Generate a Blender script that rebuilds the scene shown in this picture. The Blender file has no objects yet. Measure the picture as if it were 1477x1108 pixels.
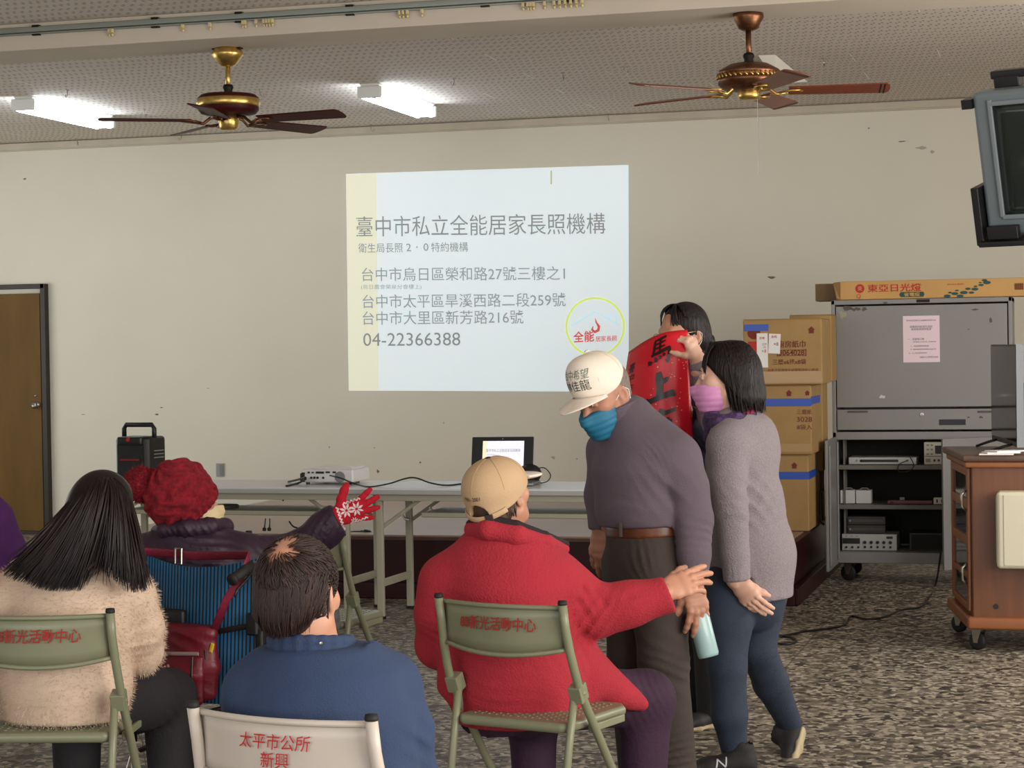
import bpy, bmesh, math, random
import numpy as np
from mathutils import Vector, Matrix
from mathutils.bvhtree import BVHTree

SC = bpy.context.scene
COL = SC.collection
rnd = random.Random(7)

# ------------------------------------------------------------------ camera, world, lights
W_, H_ = 1477.0, 1108.0
FOC, YAW, PITCH, ROLL, CAMH = 2903.9, math.radians(15.5435), math.radians(-0.956), math.radians(-0.8993), 1.5
cy, sy = math.cos(YAW), math.sin(YAW)
_f = Vector((-sy, cy, 0)); _r = Vector((cy, sy, 0)); _u = Vector((0, 0, 1))
_f2 = _f * math.cos(PITCH) + _u * math.sin(PITCH); _u2 = _u * math.cos(PITCH) - _f * math.sin(PITCH)
CR = _r * math.cos(ROLL) + _u2 * math.sin(ROLL); CU = _u2 * math.cos(ROLL) - _r * math.sin(ROLL); CF = _f2
cam_d = bpy.data.cameras.new('camera'); cam = bpy.data.objects.new('camera', cam_d); COL.objects.link(cam)
m = Matrix((CR, CU, -CF)).transposed().to_4x4(); m.translation = Vector((0, 0, CAMH)); cam.matrix_world = m
cam_d.sensor_fit = 'HORIZONTAL'; cam_d.sensor_width = 36.0; cam_d.lens = FOC / W_ * 36.0; cam_d.clip_end = 100
SC.camera = cam

world = bpy.data.worlds.new('world'); SC.world = world; world.use_nodes = True
bg = world.node_tree.nodes['Background']; bg.inputs[0].default_value = (0.93, 0.95, 1.0, 1); bg.inputs[1].default_value = 1.35

def area(name, loc, target, sx, sy_, power, col=(1, 1, 1), spread=180):
    d = bpy.data.lights.new(name, 'AREA'); d.shape = 'RECTANGLE'; d.size = sx; d.size_y = sy_; d.energy = power; d.color = col
    d.spread = math.radians(spread)
    o = bpy.data.objects.new(name, d); COL.objects.link(o); o.location = loc
    o.rotation_euler = (Vector(target) - Vector(loc)).to_track_quat('-Z', 'Y').to_euler()
    return o
# daylight through the windows of the right-hand wall and the doors behind the photographer
area('window_and_fill_light', (2.4, 3.2, 1.7), (-3, 5.0, 1.0), 4.2, 1.7, 235, (1.0, 0.95, 0.88))
area('window_and_fill_light', (2.4, 9.0, 1.7), (-3, 11.5, 1.3), 3.0, 1.7, 145, (1.0, 0.95, 0.87))
area('window_and_fill_light', (-10.7, 11.6, 1.75), (-4.5, 15.5, 1.9), 4.4, 1.7, 72, (0.93, 1.0, 0.97))  # added fill from an unseen left window, brightens the back wall
area('door_daylight', (-3.0, -2.6, 1.7), (-3.6, 8, 1.2), 6.0, 2.2, 130, (1.0, 0.97, 0.93))

SC.view_settings.view_transform = 'Standard'; SC.view_settings.look = 'None'
SC.view_settings.exposure = 0.0; SC.view_settings.gamma = 1.0; SC.view_settings.use_curve_mapping = False
SC.cycles.use_denoising = True
SC.cycles.max_bounces = 8; SC.cycles.diffuse_bounces = 5; SC.cycles.glossy_bounces = 3; SC.cycles.transmission_bounces = 4
SC.cycles.sample_clamp_indirect = 4.0

def ray(px, py): return CR * ((px - W_ / 2) / FOC) - CU * ((py - H_ / 2) / FOC) + CF
def at(px, py, d): return Vector((0, 0, CAMH)) + ray(px, py) * d            # point at camera depth d
def aty(px, py, Y):
    q = ray(px, py); return Vector((0, 0, CAMH)) + q * (Y / q.y)
def atz(px, py, z):
    q = ray(px, py); return Vector((0, 0, CAMH)) + q * ((z - CAMH) / q.z)
HF = Vector((-sy, cy, 0)); HR = Vector((cy, sy, 0)); UP = Vector((0, 0, 1))   # away / right / up at the camera's heading

# ------------------------------------------------------------------ materials
def srgb(r, g, b):
    f = lambda c: c / 12.92 if c <= .04045 else ((c + .055) / 1.055) ** 2.4
    return (f(r / 255), f(g / 255), f(b / 255), 1)

def mat(name, col, rough=.6, metal=0, bump=0, bscale=60, var=0, vscale=6, sheen=0, emit=0, spec=.5, stretch=None, coat=0, alpha=1):
    mt = bpy.data.materials.new(name); mt.use_nodes = True
    nt = mt.node_tree; b = nt.nodes['Principled BSDF']
    c = srgb(*col)
    b.inputs['Base Color'].default_value = c
    b.inputs['Roughness'].default_value = rough; b.inputs['Metallic'].default_value = metal
    b.inputs['Specular IOR Level'].default_value = spec
    if sheen: b.inputs['Sheen Weight'].default_value = sheen; b.inputs['Sheen Roughness'].default_value = .5; b.inputs['Sheen Tint'].default_value = c
    if coat: b.inputs['Coat Weight'].default_value = coat
    if emit: b.inputs['Emission Color'].default_value = c; b.inputs['Emission Strength'].default_value = emit
    if bump or var:
        tc = nt.nodes.new('ShaderNodeTexCoord'); co = tc.outputs['Object']
        if stretch:
            mp = nt.nodes.new('ShaderNodeMapping'); mp.inputs['Scale'].default_value = stretch
            nt.links.new(co, mp.inputs[0]); co = mp.outputs[0]
    if var:
        n = nt.nodes.new('ShaderNodeTexNoise'); n.inputs['Scale'].default_value = vscale; n.inputs['Detail'].default_value = 5
        nt.links.new(co, n.inputs['Vector'])
        rp = nt.nodes.new('ShaderNodeValToRGB'); rp.color_ramp.elements[0].position = .3; rp.color_ramp.elements[1].position = .7
        rp.color_ramp.elements[0].color = [max(0, x * (1 - var)) for x in c[:3]] + [1]
        rp.color_ramp.elements[1].color = [min(1, x * (1 + var)) for x in c[:3]] + [1]
        nt.links.new(n.outputs[0], rp.inputs[0]); nt.links.new(rp.outputs[0], b.inputs['Base Color'])
        if emit: nt.links.new(rp.outputs[0], b.inputs['Emission Color'])
    if bump:
        n2 = nt.nodes.new('ShaderNodeTexNoise'); n2.inputs['Scale'].default_value = bscale; n2.inputs['Detail'].default_value = 4
        nt.links.new(co, n2.inputs['Vector'])
        bp = nt.nodes.new('ShaderNodeBump'); bp.inputs['Strength'].default_value = bump; bp.inputs['Distance'].default_value = .02
        nt.links.new(n2.outputs[0], bp.inputs['Height']); nt.links.new(bp.outputs[0], b.inputs['Normal'])
    return mt

class NT:                                   # tiny node helper
    def __init__(s, m): s.t = m.node_tree; s.b = s.t.nodes['Principled BSDF']
    def n(s, kind, **kw):
        x = s.t.nodes.new('ShaderNode' + kind)
        for k, v in kw.items(): setattr(x, k, v)
        return x
    def l(s, a, b): s.t.links.new(a, b)
    def math(s, op, a, b=None, c=None):
        x = s.n('Math', operation=op)
        for i, v in enumerate((a, b, c)):
            if v is None: continue
            if isinstance(v, (int, float)): x.inputs[i].default_value = v
            else: s.l(v, x.inputs[i])
        return x.outputs[0]
    def mix(s, f, a, b):
        x = s.n('Mix', data_type='RGBA')
        for i, v in ((0, f), (6, a), (7, b)):
            if isinstance(v, (int, float, tuple, list)): x.inputs[i].default_value = v
            else: s.l(v, x.inputs[i])
        return x.outputs[2]

# ------------------------------------------------------------------ mesh helpers
def tag(o, label, cat, group=None, kind=None):
    if label: o['label'] = label
    if cat: o['category'] = cat
    if group: o['group'] = group
    if kind: o['kind'] = kind
    return o
def link(o, parent=None):
    COL.objects.link(o)
    if parent: o.parent = parent
    return o
def empty(name, loc, rz=0, label=None, cat=None, group=None):
    o = bpy.data.objects.new(name, None); o.empty_display_size = .1; o.location = loc; o.rotation_euler = (0, 0, rz)
    link(o); return tag(o, label, cat, group)
def mesh_obj(name, V, F, mt, parent=None, smooth=True, loc=None):
    me = bpy.data.meshes.new(name); me.from_pydata([tuple(v) for v in V], [], [tuple(f) for f in F]); me.update()
    if mt: me.materials.append(mt)
    if smooth: me.shade_smooth()
    o = bpy.data.objects.new(name, me)
    if loc is not None: o.location = loc
    return link(o, parent)

class MB:
    def __init__(s): s.V = []; s.F = []
    def add(s, V, F):
        k = len(s.V); s.V += [Vector(v) for v in V]; s.F += [[i + k for i in f] for f in F]; return s
    def box(s, c, d, rot=None):
        c = Vector(c); h = [x / 2 for x in d]; vs = []
        for z in (-1, 1):
            for y in (-1, 1):
                for x in (-1, 1):
                    p = Vector((x * h[0], y * h[1], z * h[2]))
                    vs.append(c + (rot @ p if rot else p))
        return s.add(vs, [(0, 2, 3, 1), (4, 5, 7, 6), (0, 1, 5, 4), (2, 6, 7, 3), (0, 4, 6, 2), (1, 3, 7, 5)])
    def tube(s, pts, r, n=8, cap=True, flat=None, up=None):
        pts = [Vector(p) for p in pts]; N = len(pts)
        rs = r if isinstance(r, (list, tuple)) else [r] * N
        t0 = (pts[1] - pts[0]).normalized()
        a = Vector(up) if up is not None else (Vector((0, 0, 1)) if abs(t0.z) < .9 else Vector((1, 0, 0)))
        u = (a - t0 * a.dot(t0)).normalized(); vs = []
        for i, p in enumerate(pts):
            t = (pts[min(i + 1, N - 1)] - pts[max(i - 1, 0)]).normalized()
            u = (u - t * u.dot(t)).normalized(); v = t.cross(u)
            for k in range(n):
                an = 2 * math.pi * k / n
                vs.append(p + (u * math.cos(an) + v * math.sin(an) * (flat or 1)) * rs[i])
        fs = [(i * n + k, i * n + (k + 1) % n, (i + 1) * n + (k + 1) % n, (i + 1) * n + k) for i in range(N - 1) for k in range(n)]
        if cap: fs += [tuple(range(n))[::-1], tuple(range((N - 1) * n, N * n))]
        return s.add(vs, fs)
    def lathe(s, prof, c=(0, 0, 0), n=24, axis=None):
        c = Vector(c); vs = []; q = Vector((0, 0, 1)).rotation_difference(Vector(axis)) if axis is not None else None
        for (r, z) in prof:
            for k in range(n):
                an = 2 * math.pi * k / n; p = Vector((r * math.cos(an), r * math.sin(an), z))
                vs.append(c + (q @ p if q else p))
        N = len(prof)
        fs = [(i * n + k, i * n + (k + 1) % n, (i + 1) * n + (k + 1) % n, (i + 1) * n + k) for i in range(N - 1) for k in range(n)]
        fs += [tuple(range(n))[::-1], tuple(range((N - 1) * n, N * n))]
        return s.add(vs, fs)
    def prism(s, poly, d, M=None):            # poly in local XY, extruded along +Z by d, placed by matrix M
        n = len(poly); vs = [Vector((x, y, 0)) for x, y in poly] + [Vector((x, y, d)) for x, y in poly]
        if M: vs = [M @ v for v in vs]
        return s.add(vs, [tuple(range(n))[::-1], tuple(range(n, 2 * n))] + [(i, (i + 1) % n, n + (i + 1) % n, n + i) for i in range(n)])
    def grid(s, fn, nu, nv, th=0, closed=False):  # surface fn(u,v)->point, u,v in 0..1; th gives it thickness
        P = [[Vector(fn(i / nu, j / nv)) for j in range(nv + 1)] for i in range(nu + 1)]
        vs = [p for row in P for p in row]; w = nv + 1
        fs = [(i * w + j, (i + 1) * w + j, (i + 1) * w + j + 1, i * w + j + 1) for i in range(nu) for j in range(nv)]
        if th:
            N = []
            for i in range(nu + 1):
                for j in range(nv + 1):
                    a = P[min(i + 1, nu)][j] - P[max(i - 1, 0)][j]; b = P[i][min(j + 1, nv)] - P[i][max(j - 1, 0)]
                    nn = a.cross(b); N.append(nn.normalized() if nn.length > 1e-12 else Vector((0, 0, 1)))
            k = len(vs); vs = vs + [p - N[i] * th for i, p in enumerate(vs)]
            fs = fs + [tuple(x + k for x in f[::-1]) for f in fs]
            for i in range(nu):
                fs.append((i * w, i * w + k, (i + 1) * w + k, (i + 1) * w)); a = i * w + nv; b = (i + 1) * w + nv
                fs.append((a, b, b + k, a + k))
            for j in range(nv):
                fs.append((j, j + 1, j + 1 + k, j + k)); a = nu * w + j
                fs.append((a, a + k, a + 1 + k, a + 1))
        return s.add(vs, fs)
    def build(s, name, mt, parent=None, smooth=False, bevel=0, seg=2, loc=None, fix=True):
        V = s.V if loc is None else [v - Vector(loc) for v in s.V]
        o = mesh_obj(name, V, s.F, mt, parent, smooth, loc)
        if fix:
            b = bmesh.new(); b.from_mesh(o.data); bmesh.ops.recalc_face_normals(b, faces=b.faces[:]); b.to_mesh(o.data); b.free()
        if bevel:
            mo = o.modifiers.new('b', 'BEVEL'); mo.width = bevel; mo.segments = seg; mo.limit_method = 'ANGLE'; mo.angle_limit = math.radians(40)
            o.data.shade_smooth()
            w = o.modifiers.new('w', 'WEIGHTED_NORMAL')
        return o
def rotz(a): return Matrix.Rotation(a, 3, 'Z')
def box(name, c, d, mt, parent=None, bevel=.003, rot=None, loc=None): return MB().box(c, d, rot).build(name, mt, parent, bevel=bevel, loc=loc)
def struct(o): o['kind'] = 'structure'; return o

def text_geo(body, size, off=0, shear=0, space=1, align='CENTER', res=3, line=1.0):
    c = bpy.data.curves.new('lettering', 'FONT'); c.body = body; c.size = 1; c.align_x = align; c.offset = off; c.shear = shear
    c.space_character = space; c.space_line = line; c.resolution_u = res; c.fill_mode = 'FRONT'
    o = bpy.data.objects.new('lettering', c); COL.objects.link(o); dg = bpy.context.evaluated_depsgraph_get(); dg.update()
    me = bpy.data.meshes.new_from_object(o.evaluated_get(dg))
    V = [(v.co.x * size, v.co.y * size) for v in me.vertices]; F = [tuple(p.vertices) for p in me.polygons]
    bpy.data.objects.remove(o); bpy.data.curves.remove(c); bpy.data.meshes.remove(me)
    return V, F
def center_fit(V, w=None, h=None):
    xs = [v[0] for v in V]; ys = [v[1] for v in V]; cx, cy_ = (min(xs) + max(xs)) / 2, (min(ys) + max(ys)) / 2
    kx = w / (max(xs) - min(xs)) if w else None; ky = h / (max(ys) - min(ys)) if h else None
    kx = kx or ky; ky = ky or kx
    return [((x - cx) * kx, (y - cy_) * ky) for x, y in V]
def text_on(name, body, w, h, fn, mt, parent=None, loc=None, **kw):
    V, F = text_geo(body, 1, **kw); V = center_fit(V, w, h)
    P = [Vector(fn(x, y)) for x, y in V]
    if loc is not None: P = [p - Vector(loc) for p in P]
    return mesh_obj(name, P, F, mt, parent, smooth=False)
def plane_fn(c, ex, ey, off=.0015):
    c = Vector(c); ex = Vector(ex).normalized(); ey = Vector(ey).normalized(); nn = ex.cross(ey)
    return lambda x, y: c + ex * x + ey * y + nn * off
def brush(strokes, n=10):                      # brush strokes: list of [(x,y,w),...] -> flat 2D polygons
    V = []; F = []
    for st in strokes:
        k = len(V); st = [Vector(q) for q in st]; pts = []
        for i in range(len(st) - 1):
            for j in range(n): pts.append(st[i].lerp(st[i + 1], j / n))
        pts.append(st[-1])
        for i, p in enumerate(pts):
            a = pts[max(i - 1, 0)]; b = pts[min(i + 1, len(pts) - 1)]; t = Vector((b.x - a.x, b.y - a.y)); t = t.normalized() if t.length else Vector((1, 0))
            nx, ny = -t.y, t.x
            V += [(p.x + nx * p.z, p.y + ny * p.z), (p.x - nx * p.z, p.y - ny * p.z)]
        for i in range(len(pts) - 1): F.append((k + 2 * i, k + 2 * i + 1, k + 2 * i + 3, k + 2 * i + 2))
    return V, F
def bvh_of(o):
    me = o.data; return BVHTree.FromPolygons([v.co.copy() for v in me.vertices], [tuple(p.vertices) for p in me.polygons])
def cast_fn(bv, c, ex, ey, off=.0015):         # maps x,y onto a surface by casting along the decal's normal (into the surface)
    c = Vector(c); ex = Vector(ex).normalized(); ey = Vector(ey).normalized(); nn = ex.cross(ey).normalized()
    def fn(x, y):
        p = c + ex * x + ey * y; h = bv.ray_cast(p + nn * .3, -nn)
        return (h[0] + nn * off) if h[0] is not None else p
    return fn
def subdiv_decal(V, F, cuts=2):
    b = bmesh.new(); vs = [b.verts.new((x, y, 0)) for x, y in V]
    for f in F:
        try: b.faces.new([vs[i] for i in f])
        except ValueError: pass
    bmesh.ops.subdivide_edges(b, edges=b.edges[:], cuts=cuts, use_grid_fill=True)
    b.verts.ensure_lookup_table(); b.verts.index_update()
    V2 = [(v.co.x, v.co.y) for v in b.verts]; F2 = [tuple(v.index for v in f.verts) for f in b.faces]; b.free(); return V2, F2
# ------------------------------------------------------------------ sculpting: blended rounded volumes -> one continuous mesh
def frame(fwd, up):
    y = Vector(fwd).normalized(); x = y.cross(Vector(up)).normalized(); return x, y, x.cross(y).normalized()
class Vol:
    def __init__(s, res=.006): s.res = res; s.ops = []; s.lo = np.array([1e9] * 3); s.hi = -s.lo
    def _op(s, lo, hi, fn, grow=True):
        lo = np.array(lo, float); hi = np.array(hi, float)
        if grow: s.lo = np.minimum(s.lo, lo); s.hi = np.maximum(s.hi, hi)
        s.ops.append((lo, hi, fn))
    @staticmethod
    def _blend(D, d, k, mode):
        if mode > 0:
            if k > 0: h = np.maximum(k - np.abs(D - d), 0) / k; return np.minimum(D, d) - h * h * k * .25
            return np.minimum(D, d)
        d = -d
        if k > 0: h = np.maximum(k - np.abs(D - d), 0) / k; return np.maximum(D, d) + h * h * k * .25
        return np.maximum(D, d)
    def c(s, a, b, ra, rb=None, k=.02, mode=1):
        a = np.array(a, float); b = np.array(b, float); rb = ra if rb is None else rb; R = max(ra, rb) + .5 * k + 4 * s.res
        ab = b - a; L2 = max(ab @ ab, 1e-9)
        def fn(D, x, y, z):
            x = x - a[0]; y = y - a[1]; z = z - a[2]
            t = np.clip((x * ab[0] + y * ab[1] + z * ab[2]) / L2, 0, 1)
            d = np.sqrt((x - t * ab[0]) ** 2 + (y - t * ab[1]) ** 2 + (z - t * ab[2]) ** 2) - (ra + (rb - ra) * t)
            return s._blend(D, d, k, mode)
        s._op(np.minimum(a, b) - R, np.maximum(a, b) + R, fn, mode > 0); return s
    def chain(s, pts, rs, k=.02, mode=1):
        for i in range(len(pts) - 1): s.c(pts[i], pts[i + 1], rs[i], rs[i + 1], k, mode)
        return s
    def e(s, c, r, fwd=(0, 1, 0), up=(0, 0, 1), k=.02, mode=1):
        c = np.array(c, float); X, Y, Z = frame(fwd, up); R = max(r) + .5 * k + 4 * s.res; m = min(r)
        def fn(D, x, y, z):
            x = x - c[0]; y = y - c[1]; z = z - c[2]
            q = [(x * A[0] + y * A[1] + z * A[2]) / ri for A, ri in zip((X, Y, Z), r)]
            k0 = np.sqrt(q[0] ** 2 + q[1] ** 2 + q[2] ** 2)
            k1 = np.sqrt((q[0] / r[0]) ** 2 + (q[1] / r[1]) ** 2 + (q[2] / r[2]) ** 2) + 1e-9
            return s._blend(D, np.where(k0 < .05, -m, k0 * (k0 - 1) / k1), k, mode)
        s._op(c - R, c + R, fn, mode > 0); return s
    def t(s, rows, side, k=.03, mode=1):        # elliptical tube: rows of (point, r_side, r_other)
        for (a, ra, qa), (b, rb, qb) in zip(rows[:-1], rows[1:]):
            s._seg(np.array(a, float), np.array(b, float), ra, rb, qa, qb, side, k, mode)
        return s
    def _seg(s, a, b, ra, rb, qa, qb, side, k, mode):
        ab = b - a; L = np.linalg.norm(ab); w = ab / L; sd = np.array(side, float); sd = sd - w * (sd @ w); sd /= np.linalg.norm(sd); o = np.cross(w, sd)
        R = max(ra, rb, qa, qb) + .5 * k + 4 * s.res
        def fn(D, x, y, z):
            x = x - a[0]; y = y - a[1]; z = z - a[2]
            h = x * w[0] + y * w[1] + z * w[2]; t = np.clip(h / L, 0, 1); hz = h - t * L
            u = x * sd[0] + y * sd[1] + z * sd[2]; v = x * o[0] + y * o[1] + z * o[2]
            r1 = ra + (rb - ra) * t; r2 = qa + (qb - qa) * t; rm = np.minimum(r1, r2)
            q = np.sqrt((u / r1) ** 2 + (v / r2) ** 2 + (hz / rm) ** 2)
            g = np.sqrt((u / r1 ** 2) ** 2 + (v / r2 ** 2) ** 2 + (hz / rm ** 2) ** 2) + 1e-9
            return s._blend(D, np.where(q < .05, -rm, q * (q - 1) / g), k, mode)
        s._op(np.minimum(a, b) - R, np.maximum(a, b) + R, fn, mode > 0)
    def cut(s, p, n, rad, k=0):                 # remove what lies beyond plane (p, n) within rad of p
        p = np.array(p, float); n = np.array(Vector(n).normalized(), float)
        def fn(D, x, y, z):
            x = x - p[0]; y = y - p[1]; z = z - p[2]; d = x * n[0] + y * n[1] + z * n[2]
            E = s._blend(D, -d, k, -1); return np.where(x * x + y * y + z * z < rad * rad, E, D)
        s._op(p - rad, p + rad, fn, False); return s
    def fold(s, p, rad, dirv, wl, amp, seed=0, sharp=1):  # cloth folds: warped ridges across dirv
        p = np.array(p, float); dv = np.array(Vector(dirv).normalized(), float); rr = np.random.RandomState(seed); K = rr.normal(size=(3, 3)) * 13; ph = rr.uniform(0, 6, 3)
        def fn(D, x, y, z):
            X = x - p[0]; Y = y - p[1]; Z = z - p[2]; w = np.exp(-(X * X + Y * Y + Z * Z) / (rad * rad * .35))
            g = sum(np.sin(X * K[i][0] + Y * K[i][1] + Z * K[i][2] + ph[i]) for i in range(3)) * .55
            f = np.sin((X * dv[0] + Y * dv[1] + Z * dv[2]) / wl * 6.283 + g * 2.3 + ph[0])
            if sharp: f = 1 - 2 * np.abs(f) ** .8
            return D - w * amp * f * (.6 + .4 * np.sin(X * K[1][2] + Y * K[2][0] + Z * K[0][1] + ph[1]))
        s._op(p - rad, p + rad, fn, False); return s
    def disp(s, p, rad, f):
        p = np.array(p, float)
        s._op(p - rad, p + rad, lambda D, x, y, z: D + f(x - p[0], y - p[1], z - p[2]), False); return s
    def grid(s):
        h = s.res; lo = s.lo - 2 * h; n = np.ceil((s.hi - lo) / h).astype(int) + 3
        ax = [(lo[i] + h * np.arange(n[i])).astype(np.float32) for i in range(3)]; D = np.full(n, 9., np.float32)
        for a, b, fn in s.ops:
            i0 = np.clip(np.floor((a - lo) / h).astype(int), 0, n); i1 = np.clip(np.ceil((b - lo) / h).astype(int) + 1, 0, n)
            if (i1 <= i0).any(): continue
            sl = tuple(slice(i0[k], i1[k]) for k in range(3))
            D[sl] = fn(D[sl], ax[0][sl[0]][:, None, None], ax[1][sl[1]][None, :, None], ax[2][sl[2]][None, None, :])
        return lo, h, D
    def mesh(s):
        lo, h, D = s.grid(); n = np.array(D.shape); S = D < 0
        c = [S[i:n[0] - 1 + i, j:n[1] - 1 + j, k:n[2] - 1 + k] for i in (0, 1) for j in (0, 1) for k in (0, 1)]
        cnt = sum(q.astype(np.int8) for q in c); act = (cnt > 0) & (cnt < 8)
        ids = np.full(act.shape, -1, np.int64); I = np.argwhere(act); ids[act] = np.arange(len(I))
        acc = np.zeros((len(I), 3)); num = np.zeros(len(I)); off = [(i, j, k) for i in (0, 1) for j in (0, 1) for k in (0, 1)]
        vals = [D[I[:, 0] + o[0], I[:, 1] + o[1], I[:, 2] + o[2]] for o in off]
        for p in range(8):
            for q in range(p + 1, 8):
                df = [off[q][i] - off[p][i] for i in range(3)]
                if sum(map(abs, df)) != 1: continue
                a, b = vals[p], vals[q]; cr = (a < 0) != (b < 0); t = np.where(cr, a / np.where(a - b == 0, 1, a - b), 0)
                acc += cr[:, None] * (np.array(off[p])[None] + t[:, None] * np.array(df)[None]); num += cr
        V = lo + h * (I + acc / np.maximum(num, 1)[:, None]); F = []
        for ax_ in range(3):
            o = np.zeros(3, int); o[ax_] = 1; b, c_ = [(1, 2), (2, 0), (0, 1)][ax_]
            A = S[:n[0] - o[0], :n[1] - o[1], :n[2] - o[2]]; B = S[o[0]:, o[1]:, o[2]:]
            E = np.argwhere(A != B); E = E[(E[:, b] > 0) & (E[:, c_] > 0) & (E[:, b] < n[b] - 1) & (E[:, c_] < n[c_] - 1)]
            if not len(E): continue
            ob = np.zeros(3, int); ob[b] = 1; oc = np.zeros(3, int); oc[c_] = 1
            g = lambda Q: ids[Q[:, 0], Q[:, 1], Q[:, 2]]
            q = np.stack([g(E - ob - oc), g(E - oc), g(E), g(E - ob)], 1)
            fl = ~A[E[:, 0], E[:, 1], E[:, 2]]; q[fl] = q[fl][:, ::-1]; F.append(q)
        return V, np.concatenate(F)
    def build(s, name, mt, parent=None, org=(0, 0, 0), extra=None, smooth=1):
        V, F = s.mesh()
        for _ in range(smooth): V = relax(V, F)
        if extra:
            for v2, f2 in extra: F = np.concatenate([F, f2 + len(V)]); V = np.concatenate([V, v2])
        return np_obj(name, V - np.array(org, float), F, mt, parent)
def relax(V, F, w=.5):
    A = np.zeros_like(V); c = np.zeros(len(V))
    for i in range(4):
        for j in (1, 3):
            np.add.at(A, F[:, i], V[F[:, (i + j) % 4]]); np.add.at(c, F[:, i], 1)
    return V * (1 - w) + w * A / np.maximum(c, 1)[:, None]
def np_obj(name, V, F, mt, parent=None):
    me = bpy.data.meshes.new(name); n = F.shape[1]
    me.vertices.add(len(V)); me.vertices.foreach_set('co', np.ascontiguousarray(V, np.float32).ravel())
    me.loops.add(F.size); me.loops.foreach_set('vertex_index', F.astype(np.int32).ravel())
    me.polygons.add(len(F)); me.polygons.foreach_set('loop_start', np.arange(0, F.size, n, dtype=np.int32)); me.polygons.foreach_set('loop_total', np.full(len(F), n, np.int32))
    me.update(calc_edges=True); me.validate(); me.materials.append(mt); me.shade_smooth()
    return link(bpy.data.objects.new(name, me), parent)
def set_origin(o, org):                         # root mesh built in world space -> origin at the figure's base
    o.data.transform(Matrix.Translation(-Vector(org))); o.location = org

def head(v, c, fwd, up, s=1, neck=True, nose=1, ears=True, neck_to=None):
    X, Y, Z = frame(fwd, up); c = Vector(c)
    L = lambda x, y, z: c + (X * x + Y * y + Z * z) * s
    E = lambda p, r, k=.02, mode=1: v.e(L(*p), [q * s for q in r], Y, Z, k * s, mode)
    C = lambda a, b, ra, rb, k=.012, mode=1: v.c(L(*a), L(*b), ra * s, rb * s, k * s, mode)
    E((0, -.012, .032), (.074, .094, .084)); E((0, .022, -.035), (.060, .068, .088), .04); E((0, .052, -.088), (.034, .034, .03), .03)
    for q in (-1, 1):
        E((q * .044, .048, -.022), (.026, .03, .026), .02)                        # cheekbone
        C((q * .058, -.002, -.06), (q * .022, .055, -.095), .018, .018, .03)       # jaw line
    C((-.034, .076, .024), (.034, .076, .024), .012, .012, .018)                  # brow
    if nose:
        C((0, .084, .008), (0, .106, -.034), .008, .0125, .012)
        for q in (-1, 1):
            E((q * .012, .096, -.038), (.009, .011, .008), .006)
            E((q * .031, .093, .004), (.015, .010, .009), .012, -1)               # eye socket
            E((q * .031, .079, .004), (.0125, .0125, .0115), .004)                # eyeball
            C((q * .018, .0895, .011), (q * .044, .084, .0095), .0032, .003, .006) # upper lid
            C((q * .019, .0885, -.0035), (q * .043, .084, -.003), .0028, .0026, .006)
        C((-.02, .088, -.066), (.02, .088, -.066), .006, .006, .012); C((-.017, .087, -.075), (.017, .087, -.075), .007, .007, .01)
        C((-.02, .0965, -.0705), (.02, .0965, -.0705), .0016, .0016, .003, -1)
    if ears:
        for q in (-1, 1):
            v.e(L(q * .078, -.012, -.012), [.009 * s, .019 * s, .031 * s], Y - X * q * .55, Z - Y * .2, .008 * s)
            v.e(L(q * .086, -.008, -.01), [.006 * s, .009 * s, .018 * s], Y - X * q * .55, Z - Y * .2, .004 * s, -1)
            E((q * .073, -.004, -.036), (.006, .008, .01), .008)
    if neck:
        b = Vector(neck_to) if neck_to is not None else L(0, -.045, -.19)
        v.c(L(0, -.022, -.06), b, .052 * s, .056 * s, .04 * s)
    return L
def eyes(parent, org, L, s, white, dark):
    for q in (-1, 1):
        V = Vol(.0012); V.e(L(q * .031, .0835, .004), [.0098 * s] * 3, k=0)
        V.build('eye', white, parent, org, smooth=0)
        V = Vol(.0009); V.e(L(q * .031, .0905, .003), [.0042 * s, .004 * s, .0042 * s], k=0); V.build('iris', dark, parent, org, smooth=0)

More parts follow.
